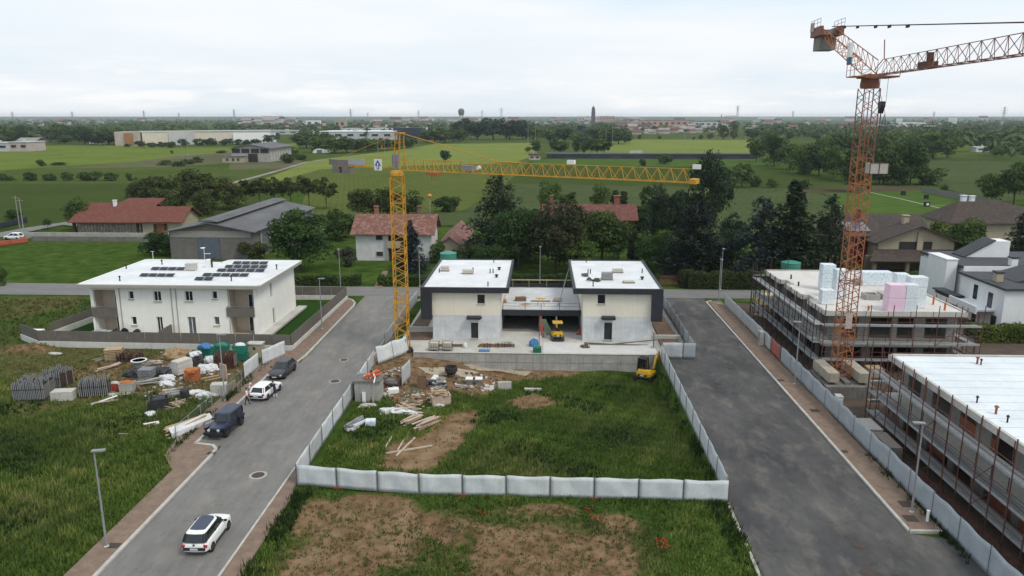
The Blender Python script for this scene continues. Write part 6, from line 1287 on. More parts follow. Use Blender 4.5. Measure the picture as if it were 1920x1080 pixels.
L_flower = leafmat('leaf_with_blossom', (.030, .052, .012), (.055, .08, .022), (.42, .42, .36))
bark = mat('grey_brown_bark', (.085, .068, .052), (.055, .045, .036), scale=4, fine=.2)
def quads(C, Nrm, S, g, asp=.6):
 n = len(C); a = g.normal(size=(n, 3)); U = np.cross(Nrm, a); U /= np.linalg.norm(U, axis=1, keepdims=True) + 1e-9; Wv = np.cross(Nrm, U); Wv /= np.linalg.norm(Wv, axis=1, keepdims=True) + 1e-9
 S = S[:, None]; U = U * S; Wv = Wv * S * asp; bend = Nrm * S * .25
 V = np.stack([C - U + bend * 0, C - Wv + bend, C + U, C + Wv + bend], 1).reshape(-1, 3)
 return V, np.arange(4 * n).reshape(n, 4)
def unit(g, n):
 d = g.normal(size=(n, 3)); return d / np.linalg.norm(d, axis=1, keepdims=True)
def crown(kind, n, size, seed):
 g = np.random.default_rng(seed); C = []; Nn = []; T = []; limbs = []
 if kind in ('broad', 'loose', 'bush', 'poplar', 'umbrella'):
  k = {'broad': 34, 'loose': 16, 'bush': 18, 'poplar': 26, 'umbrella': 15}[kind]
  zc, rz, rr = {'broad': (.53, .46, .41), 'loose': (.60, .38, .37), 'bush': (.42, .52, .55), 'poplar': (.55, .46, .17), 'umbrella': (.66, .26, .44)}[kind]
  d = unit(g, k); rad = g.uniform(.35, .82, k)[:, None]
  L_ = d * rad * np.array([rr, rr, rz]); L_[:, 2] += zc
  lr = g.uniform(.24, .46, k) * rr * (1.1 if kind != 'loose' else .8) * (1 if kind != 'poplar' else 1.5)
  lt = g.uniform(.15, .75, k); w = lr ** 2; w /= w.sum(); idx = g.choice(k, n, p=w)
  dd = unit(g, n); dd[:, 2] = np.where(g.random(n) < .7, np.abs(dd[:, 2]), dd[:, 2]); sh = g.uniform(.55, 1.08, n)[:, None]
  C = L_[idx] + dd * sh * lr[idx][:, None] * np.array([1, 1, .85]); Nn = dd + g.normal(size=(n, 3)) * .55; Nn /= np.linalg.norm(Nn, axis=1, keepdims=True)
  T = np.clip(lt[idx] + g.normal(size=n) * .16, 0, 1); C[:, 2] = np.maximum(C[:, 2], .02)
  limbs = [L_[i] for i in g.choice(k, 7, replace=False)]
 else:                                                    # conifers in tiers of boughs
  z0, rb, pw, tiers, droop = {'cedar': (.05, .38, .62, 17, .09), 'fir': (.04, .28, .8, 19, .14), 'thuja': (.02, .15, .55, 14, -.05)}[kind]
  m = n // tiers
  for t_ in range(tiers):
   f = t_ / tiers; z = z0 + (1 - z0) * f; R_ = rb * (1 - f) ** pw * g.uniform(.85, 1.12) + .012; nb = max(5, int(13 * (1 - f) + 4)); mm = max(20, int(n * 1.7 * (1 - f + .08) / tiers))
   ang = g.uniform(0, 6.283, nb); bl = g.uniform(.7, 1.15, nb); bi = g.integers(0, nb, mm); s = g.random(mm) ** .6
   rr = R_ * bl[bi] * s; a = ang[bi] + g.normal(size=mm) * .14 / (s + .3)
   P = np.stack([rr * np.cos(a), rr * np.sin(a), z - droop * rr * s * 2 + g.normal(size=mm) * .022 + .02], 1)
   q = g.normal(size=(mm, 3)) * .5; q[:, 2] += 1; q /= np.linalg.norm(q, axis=1, keepdims=True)
   C.append(P); Nn.append(q); T.append(np.clip(.45 + (g.random(nb)[bi] - .5) * .5 + g.normal(size=mm) * .14, 0, 1))
  C = np.concatenate(C); Nn = np.concatenate(Nn); T = np.concatenate(T); C[:, 2] = np.clip(C[:, 2], .01, 1)
 S = size * g.uniform(.6, 1.35, len(C)); V, F = quads(C, Nn, S, g)
 return V, F, np.repeat(T, 4), limbs
def trunkmesh(kind, limbs, seed):
 b = MB(); h = {'broad': .5, 'loose': .55, 'bush': .3, 'poplar': .8, 'umbrella': .6, 'cedar': .97, 'fir': .97, 'thuja': .8}[kind]; r = .022 if kind != 'loose' else .014
 b.tube((0, 0, -.01), (.006, 0, h * .45), r, 7, r * .75, False); b.tube((.006, 0, h * .45), (0, .006, h), r * .75, 7, r * .3)
 for i, l in enumerate(limbs[:6]): z = h * (.45 + .08 * i); b.tube((.004, .003, min(z, l[2])), tuple(l), r * .42, 5, r * .15)
 return b.mesh('trunk', bark)
TREES = {}
def proto(kind, leaf, n, size, var):
 key = (kind, leaf.name, n, var)
 if key not in TREES:
  sd_ = (sum(ord(c_) * (i_ + 3) for i_, c_ in enumerate(kind)) + var * 977 + n) % 100003
  V, F, T, lb = crown(kind, n, size, sd_); TREES[key] = (rawmesh('crown', V, F, [leaf], T), trunkmesh(kind, lb, var))
 return TREES[key]
tq = random.Random(3)
def tree(name, kind, leaf, px, yb, yt, wpx_, label, group=None, n=5200, size=.021, var=0, Y=None, z=0.0):
 if Y is None: x, y = G(px, yb, z)
 else: x, y, _ = AY(px, yb, Y)
 h = AY(px, yt, y)[2] - z; W_ = wpx_ * math.hypot(y, 28 - h * .5) / 1407; nat = {'broad': .86, 'loose': .76, 'bush': 1.2, 'poplar': .42, 'umbrella': .95, 'cedar': .60, 'fir': .43, 'thuja': .32}[kind]
 t = thing(name, (x, y, z - .05), label, 'bush' if kind == 'bush' else 'tree', group, tq.uniform(0, 6.28)); s = W_ / nat; t.scale = (s, s, h)
 c, k = proto(kind, leaf, n, size, var); link('crown', c, t); link('trunk', k, t); return t
TQ = 'shrubs and trees round the houses'
tree('broad_tree', 'broad', L_deep, 562, 508, 391, 130, 'very large dark green tree behind the solar roofed house', n=7500, size=.022)
tree('round_shrub', 'bush', L_deep, 299, 478, 424, 66, 'dark round shrub against the grey shed front', n=3000, size=.04)
tree('broad_tree', 'broad', L_green, 147, 432, 367, 54, 'green tree left of the stone bungalow', n=3500, size=.028, var=1)
tree('blue_spruce', 'fir', L_blue, 771, 508, 413, 58, 'blue grey spruce beside the yellow crane mast', n=4200, size=.02)
tree('purple_shrub', 'bush', L_purple, 791, 482, 438, 36, 'dark purple leaved shrub right of the blue spruce', n=2200, size=.045)
tree('weeping_shrub', 'bush', L_pale, 648, 498, 455, 46, 'silvery weeping shrub left of the white farmhouse', n=2600, size=.045, var=1)
tree('flowering_shrub', 'bush', L_flower, 894, 490, 436, 66, 'rounded shrub dotted with white blossom behind the left cream block', n=3200, size=.036, var=2)
tree('cedar', 'cedar', L_con, 938, 488, 326, 128, 'huge dark cedar right of the white farmhouse', n=8000, size=.016)
tree('broad_tree', 'broad', L_deep, 972, 505, 388, 104, 'dark leafy tree in front of the huge cedar', n=5200, size=.023, var=1)
tree('brown_cypress', 'broad', L_brown, 1042, 512, 366, 128, 'broad brownish cypress between the two cream blocks', n=6500, size=.02, var=2)
tree('broad_tree', 'broad', L_green, 1128, 492, 380, 112, 'fresh green tree in front of the long red roof', n=5200, size=.023, var=0)
tree('broad_tree', 'broad', L_deep, 920, 520, 448, 60, 'low dark tree behind the inner edge of the left block', n=3200, size=.03, var=2)
tree('broad_tree', 'broad', L_green, 1085, 515, 440, 80, 'dense green tree close behind the right cream block', n=4000, size=.026, var=2)
tree('broad_tree', 'broad', L_green, 1030, 410, 338, 50, 'slender green tree beyond the cypress', n=2600, size=.032, var=1)
tree('broad_tree', 'loose', L_green, 1068, 412, 352, 40, 'thin sparse tree beyond the long red roof', n=1500, size=.034, var=1)
tree('broad_tree', 'broad', L_green, 1126, 404, 338, 44, 'taller sparse green tree behind the long red roof', n=2600, size=.03, var=0)
tree('bare_poplar', 'poplar', L_brown, 1153, 402, 348, 20, 'brown thin poplar left of the roof chimney', n=1200, size=.03); tree('bare_poplar', 'poplar', L_brown, 1168, 402, 352, 20, 'brown thin poplar nearest the roof chimney', n=1200, size=.03, var=1)
tree('ivy_tree', 'loose', L_green, 1210, 412, 340, 30, 'narrow ivy clad tree right of the long red roof', n=1600, size=.034, var=2)
tree('tall_conifer', 'broad', L_con, 1330, 472, 287, 88, 'tallest black green conifer at the jib end', n=6500, size=.019, var=1)
tree('tall_conifer', 'broad', L_con, 1240, 470, 338, 80, 'dark conifer mass left of the tallest conifer', n=5000, size=.023, var=2)
tree('tall_conifer', 'broad', L_con, 1283, 470, 342, 76, 'dark conifer close against the tallest conifer', n=5000, size=.023, var=0)
tree('blue_fir', 'cedar', L_blue, 1299, 514, 376, 118, 'broad blue green fir behind the right road junction', n=7000, size=.018, var=1).children[0].data.materials[0] = leafmat('needle_deep_blue', (.008, .016, .013), (.016, .028, .023), (.030, .046, .038))
tree('small_thuja', 'thuja', L_con, 1186, 494, 420, 30, 'narrow dark thuja behind the right cream block', n=2200, size=.024)
tree('blue_fir', 'cedar', L_blue, 1422, 520, 368, 110, 'broad dusky fir at the left end of the right hand conifers', n=7000, size=.018, var=2)
tree('tall_conifer', 'fir', L_con, 1478, 522, 338, 112, 'tall pointed dark fir left of the orange crane', n=7500, size=.017)
tree('tall_conifer', 'cedar', L_con, 1549, 516, 364, 86, 'ragged dark fir touching the orange crane mast', n=5500, size=.019, var=3)
tree('tall_conifer', 'broad', L_con, 1380, 500, 420, 70, 'low dark conifer between the two broad firs', n=3500, size=.028, var=3)
tree('broad_tree', 'broad', L_green, 1245, 500, 430, 60, 'green shrubby tree behind the right block corner', n=3000, size=.03, var=3)
tree('broad_tree', 'broad', L_green, 1803, 500, 404, 76, 'fresh green tree right of the beige house', n=4200, size=.026, var=3)
tree('golden_shrub', 'bush', L_lime, 1752, 462, 407, 40, 'golden green shrub above the beige house roof', n=2200, size=.045)
tree('broad_tree', 'broad', L_green, 1778, 470, 425, 40, 'small green tree between golden shrub and fresh tree', n=2200, size=.034, var=1)
tree('tall_conifer', 'cedar', L_con, 1905, 500, 400, 66, 'dark fir at the right edge by the hipped house', n=3500, size=.024, var=1)
tree('broad_tree', 'broad', L_green, 1858, 384, 318, 62, 'left tree of the clump at the right field edge', n=3000, size=.03, var=2); tree('broad_tree', 'broad', L_green, 1900, 386, 304, 70, 'taller tree of the clump at the right field edge', n=3200, size=.03, var=1)
tree('broad_tree', 'broad', L_olive, 700, 414, 347, 62, 'dusky tree left behind the farmhouse chimney', n=2600, size=.032, var=0); tree('broad_tree', 'broad', L_olive, 672, 414, 352, 44, 'thin dusky tree further left behind the farmhouse', n=2000, size=.034, var=2); tree('broad_tree', 'broad', L_olive, 765, 410, 356, 58, 'dusky tree just right of the yellow mast', n=2600, size=.032, var=1); tree('broad_tree', 'broad', L_olive, 728, 412, 345, 44, 'dusky tree hidden by the yellow mast', n=2000, size=.034, var=3)
tree('round_shrub', 'bush', L_deep, 838, 397, 360, 54, 'round dark bush alone in the rowed field', n=2400, size=.045, var=1)
tree('round_shrub', 'bush', L_green, 640, 448, 390, 88, 'large mid green shrub mass between shed and farmhouse', n=3000, size=.038, var=3); tree('round_shrub', 'bush', L_olive, 480, 486, 445, 60, 'brownish shrub right of the grey shed door', n=2400, size=.045, var=2)
tree('round_shrub', 'bush', L_deep, 690, 462, 420, 50, 'dark shrub against the white farmhouse wall', n=1800, size=.05, var=1) if False else None
tree('round_shrub', 'bush', L_deep, 25, 412, 391, 38, 'dark round shrub by the left edge fence', n=1800, size=.05, var=3); tree('young_tree', 'loose', L_olive, 90, 430, 408, 20, 'little bare tree beside the bungalow road', n=500, size=.05, var=3)
tree('round_shrub', 'bush', L_green, 3, 535, 495, 30, 'green shrub cut by the left edge above the cross road', n=1800, size=.05, var=2)
for i, (px, yb, yt, w, lf) in enumerate(((1072, 500, 420, 60, L_green), (1160, 486, 428, 60, L_green), (1098, 470, 396, 60, L_green), (1010, 490, 420, 60, L_deep), (905, 505, 455, 50, L_deep), (1215, 500, 440, 56, L_deep), (1262, 512, 455, 60, L_con), (1182, 440, 396, 50, L_green), (1000, 455, 385, 60, L_deep), (1350, 510, 450, 56, L_con), (1375, 470, 400, 60, L_con), (1205, 450, 380, 60, L_deep), (1520, 520, 450, 60, L_con), (1450, 525, 470, 50, L_deep))):
 tree('garden_tree', 'broad', lf, px, yb, yt, w, 'dense garden tree filling the grove behind the twin house', 'garden trees behind the twin house', n=2600, size=.034, var=i % 4)
tree('round_shrub', 'bush', L_green, 822, 492, 446, 46, 'green shrub in front of the low tiled annex', n=2000, size=.045, var=1); tree('round_shrub', 'bush', L_deep, 858, 500, 462, 44, 'dark shrub between annex yard and blossom shrub', n=2000, size=.045, var=2)
# robinia belt behind the shed
for i, (px, yb, yt, w) in enumerate(((272, 388, 330, 54), (304, 392, 324, 60), (338, 396, 318, 70), (372, 396, 316, 66), (404, 394, 322, 62), (434, 392, 326, 56), (320, 400, 346, 60), (390, 402, 350, 60), (250, 372, 342, 30))):
 tree('robinia', 'bush' if i % 3 == 2 or i > 5 else 'broad', L_olive, px, yb, yt, w * 1.15, 'olive green tree in the dense clump behind the grey shed', 'olive trees behind the grey shed', n=2200, size=.034, var=i % 4)
for i, (px, yb, yt, w) in enumerate(((462, 388, 330, 44), (488, 388, 326, 48), (515, 388, 326, 46), (546, 388, 324, 44), (580, 390, 322, 52), (612, 392, 326, 56))):
 tree('robinia', 'loose', L_olive, px, yb, yt, w, 'thin olive tree with bare stem in the row right of the clump', 'thin olive trees in a row', n=1300, size=.034, var=i % 3)
for i, (px, yt, w) in enumerate(((5, 325, 22), (57, 321, 26), (90, 322, 24), (100, 328, 20), (127, 321, 26), (162, 319, 34), (180, 321, 30), (209, 322, 30), (243, 321, 14), (16, 329, 26), (60, 328, 22))):
 tree('field_bush', 'bush', L_green, px, 339, yt, w, 'bush in the row dividing the left meadows', 'bushes dividing the left meadows', n=700, size=.075, var=i % 3)
for i, (px, yb, yt, w) in enumerate(((77, 312, 299, 20), (110, 310, 303, 34), (322, 288, 280, 8), (310, 310, 300, 34), (335, 312, 301, 34), (355, 308, 296, 30), (372, 305, 293, 24), (415, 287, 281, 24), (541, 306, 284, 32), (545, 296, 272, 40), (565, 300, 288, 26))):
 tree('field_bush', 'bush', L_green, px, yb, yt, w, 'single bush or scrub patch around the farm building meadows', 'scattered bushes in the left fields', n=700, size=.075, var=i % 3)
# mid distance trees at right
for i, (px, yb, yt, w) in enumerate(((1418, 304, 254, 34), (1452, 312, 250, 54), (1480, 318, 268, 52), (1508, 326, 256, 60), (1535, 330, 264, 56), (1562, 335, 270, 56), (1588, 340, 276, 58), (1470, 300, 262, 40), (1648, 346, 270, 52), (1676, 346, 262, 54), (1706, 346, 268, 56), (1738, 346, 304, 62), (1655, 346, 306, 54), (1690, 348, 310, 50), (1628, 330, 276, 52), (1545, 300, 246, 50), (1586, 300, 247, 56), (1622, 300, 247, 44), (1660, 300, 250, 50), (1712, 300, 246, 56), (1748, 298, 244, 60), (1775, 296, 250, 40), (1600, 360, 300, 50))):
 tree('wood_tree', 'bush' if i % 2 else 'broad', (L_green, L_deep, L_green)[i % 3], px, yb, yt, w * 1.15, 'leafy tree in the belt running behind the orange crane', 'leafy trees behind the orange crane', n=1700, size=.042, var=i % 4)
for i, (px, yb, yt, w) in enumerate(((1350, 350, 300, 40), (1390, 352, 304, 44), (1330, 352, 320, 30), (1418, 351, 328, 28), (1449, 352, 332, 26), (1508, 354, 331, 36), (1490, 352, 336, 24), (1772, 358, 345, 16))):
 tree('field_tree', 'broad' if yb - yt > 28 else 'bush', L_green, px, yb, yt, w, 'tree or bush at the near edge of the dark green meadow', 'trees along the dark green meadow', n=1100, size=.055, var=i % 4)
tree('round_shrub', 'bush', L_deep, 1246, 308, 287, 32, 'large ball shaped bush in front of the solar array', n=900, size=.07, var=1); tree('round_shrub', 'bush', L_deep, 1205, 311, 295, 17, 'smaller ball shaped bush left of the large one', n=700, size=.08, var=2); tree('broad_tree', 'broad', L_deep, 835, 303, 281, 21, 'lone small tree in the pale crop left of the jib', n=900, size=.07, var=2)
for i, (px, yb, yt, w) in enumerate(((1003, 288, 263, 20), (990, 285, 274, 12), (1040, 287, 258, 18), (1050, 288, 260, 28), (1080, 288, 264, 14), (1095, 288, 262, 16), (1108, 288, 258, 26), (1120, 288, 255, 34), (1133, 288, 262, 26), (1030, 266, 240, 34), (1060, 268, 238, 36), (1090, 270, 246, 40), (1115, 268, 240, 40), (1140, 270, 234, 44), (1160, 270, 246, 44), (1172, 268, 250, 26))):
 tree('hedgerow_tree', 'broad', (L_deep, L_green)[i % 2], px, yb, yt, w * 1.15, 'tree in the hedgerow clump left of the pale green crop', 'hedgerow trees in the middle fields', n=1000, size=.055, var=i % 4)
for i, (px, yb, yt, w) in enumerate(((1199, 262, 252, 8), (1313, 262, 252, 9), (1332, 262, 249, 12), (1356, 262, 234, 22), (1376, 262, 240, 14), (1300, 262, 256, 6), (1237, 262, 254, 7), (1440, 266, 246, 30), (1480, 262, 246, 14), (1530, 262, 248, 18), (1410, 262, 240, 26), (1375, 250, 226, 18))):
 tree('field_tree', 'broad', L_green, px, yb, yt, w * 1.15, 'small tree along the far side of the pale green crop', 'small trees beyond the pale green crop', n=600, size=.075, var=i % 4)
for i, (px, yb, yt, w) in enumerate(((516, 264, 246, 18), (575, 278, 248, 50), (600, 286, 252, 46), (612, 274, 246, 40), (628, 288, 254, 40), (650, 287, 254, 40), (672, 286, 256, 36), (690, 284, 258, 36), (706, 282, 258, 34), (722, 282, 258, 26), (764, 278, 256, 34), (688, 262, 242, 10), (815, 268, 236, 44), (835, 268, 240, 36), (850, 266, 238, 30), (800, 268, 246, 24), (735, 280, 262, 24), (745, 280, 262, 20), (1000, 262, 232, 40), (870, 262, 220, 40), (895, 262, 222, 44), (925, 262, 219, 48), (955, 262, 220, 50), (980, 262, 224, 40), (860, 266, 238, 30))):
 dark = i in (19, 20, 21, 22, 23)
 tree('wood_tree', 'broad', L_con if dark else L_green, px, yb, yt, w * 1.2, ('very dark pine in the grove below the water tower' if dark else 'tree in the belt between the factory halls and the fields'), ('dark pines below the water tower' if dark else 'trees in front of the factory halls'), n=1100, size=.052, var=i % 4)
for i, (px, yb, yt, w) in enumerate(((265, 277, 262, 24), (285, 276, 266, 22), (305, 276, 264, 26), (320, 277, 263, 24), (345, 276, 258, 22), (374, 273, 258, 26), (396, 273, 256, 28), (420, 273, 260, 20), (430, 272, 258, 18), (446, 272, 259, 20), (460, 272, 260, 26), (480, 272, 258, 24), (505, 270, 250, 28), (400, 270, 262, 24), (240, 276, 268, 14))):
 tree('hedgerow_tree', 'bush', L_deep, px, yb, yt, w * 1.1, 'dark shrubby tree in front of the long cream warehouse', 'shrubby trees before the long warehouse', n=600, size=.075, var=i % 4)
for i in range(34):
 px = tq.uniform(-5, 232); yb = tq.uniform(262, 273); yt = yb - tq.uniform(18, 36)
 if 0 < px < 60 and yb > 268: yb -= 6
 tree('wood_tree', 'broad', (L_green, L_deep)[i % 2], px, yb, yt, tq.uniform(24, 46), 'tree in the front rank of the wood at far left', 'front trees of the far left wood', n=900, size=.06, var=i % 4)
# hedges
def hedge(name, pts, h, w, leaf, label, dens=55, size=.16):
 g = np.random.default_rng(len(label)); t = thing(name, (*pts[0], 0), label, 'hedge'); Cs = []; Ns = []
 for a, c in zip(pts[:-1], pts[1:]):
  a, c = np.array(a), np.array(c); L_ = np.linalg.norm(c - a); u = (c - a) / L_; nn = np.array([-u[1], u[0]]); n = int(dens * L_ * (2 * h + w))
  s = g.random(n) * L_; k = g.random(n) * (2 * h + w); side = np.where(k < h, -1, np.where(k > h + w, 1, 0))
  off = np.where(side == 0, (k - h - w / 2), side * w / 2) + g.normal(size=n) * .09; z = np.where(side == 0, h, np.where(side < 0, k, 2 * h + w - k)) * (1 + .08 * np.sin(s * 1.3) + .05 * np.sin(s * 3.1)) + g.normal(size=n) * .09
  P = a + u * s[:, None] + nn * off[:, None]; Cs.append(np.stack([P[:, 0], P[:, 1], np.maximum(z, .03)], 1)); q = g.normal(size=(n, 3)) * .6 + np.stack([nn[0] * side, nn[1] * side, (side == 0) * 1.0], 1); Ns.append(q / np.linalg.norm(q, axis=1, keepdims=True))
 C = np.concatenate(Cs); Nn = np.concatenate(Ns); V, F = quads(C - np.array([*pts[0], 0]), Nn, size * g.uniform(.6, 1.3, len(C)), g)
 T = np.clip(np.repeat(.45 + .25 * np.sin(C[:, 0] * .8) * np.sin(C[:, 1] * .7) + g.normal(size=len(C)) * .15, 4), 0, 1); link('foliage', rawmesh('foliage', V, F, [leaf], T), t)
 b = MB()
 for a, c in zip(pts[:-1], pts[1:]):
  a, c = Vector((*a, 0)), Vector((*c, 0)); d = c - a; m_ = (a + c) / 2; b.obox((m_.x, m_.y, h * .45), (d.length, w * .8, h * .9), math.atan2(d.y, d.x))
 wb(b, 'stems', hedge_shade, t); return t  # solid core box, the hedge's inner shade put into its dark colour
hedge_shade = mat('hedge_inner_shade', (.018, .026, .010))
hedge('hedge', [(-42, 123.4), (-30.5, 123.8)], 1.5, 1.4, L_green, 'clipped green hedge left of the farmhouse path along the cross road')
hedge('hedge', [(-27.5, 123.8), (-18, 124)], 1.5, 1.4, L_green, 'clipped green hedge right of the farmhouse path along the cross road')
hedge('hedge', [(-17, 124.6), (20, 124.8)], 1.7, 1.6, L_deep, 'long dark hedge behind the twin house across the road', 40)
hedge('hedge', [(24.2, 124.8), (24.6, 123.6), (44, 124)], 2.6, 1.9, L_olive, 'tall shaggy hedge right of the red gate', 60)
hedge('hedge', [(66, 128), (60, 126.5), (52, 127)], 2.0, 1.6, L_lime, 'bright clipped hedge in front of the beige house', 60)
hedge('hedge', [(54.5, 94.2), (80, 93.5)], 2.0, 1.8, L_lime, 'bright clipped hedge in front of the white villa wing', 70, .14)
b = MB(); [b.box(20.3 + k * .3, 124.9, 0, 20.42 + k * .3, 125, 1.8) for k in range(12)]; b.box(20.3, 124.92, .2, 23.8, 124.98, .35); b.box(20.3, 124.92, 1.5, 23.8, 124.98, 1.62)
tag(b.build('red_gate', mat('dull_red_gate', (.17, .06, .055))), 'dull red slatted gate at the road junction by the tall hedge', 'gate')
b = MB(); b.box(23.82, 124.7, 0, 24.3, 125.1, 2.1); b.box(23.76, 124.64, 2.1, 24.36, 125.16, 2.2); tag(b.build('gate_pillar', tan_w), 'tan gate pillar between red gate and tall hedge', 'pillar')
# far woods, each reads as one mass
def wood(name, rows, leaf, seed, label, per=26):
 g = np.random.default_rng(seed); Cs, Ns, Ss, Ts = [], [], [], []
 for px0, px1, y0, y1, n, h0, h1 in rows:
  for _ in range(n):
   px = g.uniform(px0, px1); yb = g.uniform(y0, y1); x, y = G(px, yb); h = g.uniform(h0, h1); r = h * g.uniform(.38, .62); tn = g.uniform(.2, .8)
   m = per; d = unit(g, m); d[:, 2] = np.abs(d[:, 2]) * 1.1 - .15; lump = 1 + .25 * np.sin(d[:, 0] * 4 + px) * np.sin(d[:, 1] * 5 + yb)
   C = np.stack([x + d[:, 0] * r * lump, y + d[:, 1] * r * lump, np.maximum(h * (.42 + .52 * d[:, 2] * lump), .3)], 1); q = d + g.normal(size=(m, 3)) * .4
   Cs.append(C); Ns.append(q / np.linalg.norm(q, axis=1, keepdims=True)); Ss.append(np.full(m, r * .46) * g.uniform(.6, 1.3, m)); Ts.append(np.clip(tn + g.normal(size=m) * .14, 0, 1))
 C, Nn, S, T = map(np.concatenate, (Cs, Ns, Ss, Ts)); V, F = quads(C, Nn, S, g, .75); o = bpy.data.objects.new(name, rawmesh(name, V, F, [leaf], np.repeat(T, 4))); COL.objects.link(o)
 return tag(o, label, 'woodland', kind='stuff')
L_far = leafmat('far_leaf', (0.03264, 0.0612, 0.01759), (0.05712, 0.09384, 0.02542), (0.09384, 0.1387, 0.0391))
wood('woodland', [(-60, 340, 226, 262, 330, 8, 15), (-60, 240, 250, 264, 110, 9, 14), (200, 480, 226, 246, 170, 8, 14)], L_far, 1, 'green woodland filling the far left behind the fields')
wood('woodland', [(430, 880, 224, 250, 270, 7, 13), (560, 780, 246, 258, 60, 8, 12)], L_far, 2, 'trees mixed among the far town left of the water tower')
wood('woodland', [(860, 1130, 222, 246, 190, 8, 14), (1000, 1180, 240, 262, 80, 8, 13)], L_far, 3, 'trees mixed among the far town around the church tower')
wood('woodland', [(1130, 1620, 223, 250, 270, 6, 11), (1400, 1620, 240, 262, 110, 8, 14)], L_far, 4, 'trees mixed among the far town left of the orange crane')
wood('woodland', [(1600, 1990, 222, 250, 330, 8, 15), (1640, 1990, 244, 285, 170, 8, 15), (1850, 1990, 262, 300, 60, 7, 11)], L_far, 5, 'wooded belt at the far right around the silos')
wood('woodland', [(-80, 2000, 218.9, 220.6, 900, 12, 22), (-80, 2000, 220.4, 224, 700, 9, 16)], L_far, 6, 'hazy line of woods along the horizon', 14)
def grass(name, rects, dens, hmin, hmax, leaf, seed, label, keep, wid=.05):
 g = np.random.default_rng(seed); B, T, Hh = [], [], []
 for x0, x1, y0, y1 in rects:
  n = int((x1 - x0) * (y1 - y0) * dens); x = g.uniform(x0, x1, n); y = g.uniform(y0, y1, n)
  k = g.random(n) < keep(x, y); x, y = x[k], y[k]; B.append(np.stack([x, y, hgt(x, y)], 1))
 P = np.concatenate(B); n = len(P); bl = 5; P = np.repeat(P, bl, 0); m = len(P); P[:, :2] += g.normal(size=(m, 2)) * .10
 cl0 = .5 + .5 * np.sin(P[:, 0] * .21 + 2 + 1.5 * np.sin(P[:, 1] * .17)) * np.sin(P[:, 1] * .26 + 1.2 * np.sin(P[:, 0] * .31)); cl = .5 + .5 * np.sin(P[:, 0] * .5 + 1.3 * np.sin(P[:, 1] * .37)) * np.sin(P[:, 1] * .6 + np.sin(P[:, 0] * .8))
 cl2 = .5 + .5 * np.sin(P[:, 0] * 1.7 + P[:, 1] * .9) * np.sin(P[:, 1] * 1.9 - P[:, 0] * .6)
 h = (hmin + (hmax - hmin) * g.random(m)) * (.55 + .6 * cl); a = g.uniform(0, 6.28, m); ln = g.uniform(.15, .75, m) * h
 wv = np.stack([-np.sin(a), np.cos(a), np.zeros(m)], 1) * wid * g.uniform(.6, 1.4, m)[:, None]; tip = P + np.stack([np.cos(a) * ln + .12 * h, np.sin(a) * ln * .8, h], 1)
 V = np.stack([P - wv, P + wv, tip], 1).reshape(-1, 3); F = np.arange(3 * m).reshape(m, 3); t_ = np.clip(.02 + .42 * cl0 + .34 * cl * cl2 + .16 * cl2 + g.normal(size=m) * .13, 0, 1)
 o = bpy.data.objects.new(name, rawmesh(name, V, F, [leaf], np.repeat(t_, 3))); COL.objects.link(o); return tag(o, label, 'grass', kind='stuff')
L_grass = leafmat('meadow_grass', (0.04034, 0.07851, 0.01389), (0.106, 0.1658, 0.02778), (0.3123, 0.2959, 0.0903))
L_dryg = leafmat('dry_weeds', (0.0585, 0.078, 0.0234), (0.13, 0.1274, 0.0468), (0.247, 0.2015, 0.0975))
def kp(x, y): return np.clip(1.02 - 1.35 * interp(M_dirt, x, y), 0, 1) * (1 - .85 * np.clip(interp(M_dry, x, y) * 1.2, 0, 1) * (x < -20) - .4 * np.clip(interp(M_dry, x, y), 0, 1) * (x > -20))
GR = [(-18.2, 13.8, 52.2, 84.8)]
grass('grass', GR, 30, .16, .48, L_grass, 21, 'tall green grass inside the fenced building plot', kp)
grass('grass', [(-62, -32.2, 34, 76), (-32.2, -29.6, 34, 54.6), (-33, -29.5, 54.6, 60)], 20, .2, .6, L_grass, 22, 'tall green grass of the left storage lot', lambda x, y: kp(x, y) * (x < np.where(y < 54.8, -29.45, np.maximum(-29.5 - (y - 54.8) * .62, -32.45))))
grass('grass', [(-18.3, 14.0, 36, 51.6)], 22, .15, .45, L_grass, 23, 'patchy grass in front of the white site fence', kp)
grass('tall_grass', [(-62, -32.4, 34, 74), (-17, 13.4, 53, 82), (3, 13.5, 37, 51)], 9, .3, .75, leafmat('seeding_grass', (.045, .075, .018), (.095, .115, .036), (.20, .19, .085)), 27, 'pale seeding grass standing in drifts', lambda x, y: kp(x, y) * np.clip(1.5 * np.sin(x * .23 + 1.3 * np.sin(y * .19)) * np.sin(y * .31 + x * .1) + .15, 0, 1), .035)
grass('weeds', [(-62, -32.4, 34, 72), (-17, 13.4, 53, 80)], 9, .3, .6, leafmat('dark_nettles', (.010, .030, .008), (.018, .046, .012), (.03, .065, .018)), 28, 'dark leafy weeds in clumps among the grass', lambda x, y: kp(x, y) * np.clip(2.2 * np.sin(x * .41 + 4 + 1.1 * np.sin(y * .33)) * np.sin(y * .37 + 2 + x * .13) - .75, 0, 1), .08)
def kd(x, y): return np.clip(interp(M_dry, x, y) * .8 + interp(M_dirt, x, y) * .10 * (x < 20), 0, .5)
grass('weeds', [(-66, -32.2, 70, 86.3), (-18.3, 14, 36, 51.5), (-18, 13, 56, 84.5)], 14, .1, .3, L_dryg, 24, 'dry weeds scattered over the bare soil', kd)
grass('weeds', [(-92, -66.5, 84, 112), (-66, -31, 110.6, 111.9)], 4, .2, .5, L_dryg, 25, 'rough weeds left of the garden fence', lambda x, y: np.full(len(x), .6), .08)
def strip(x0, x1): return x0, x1
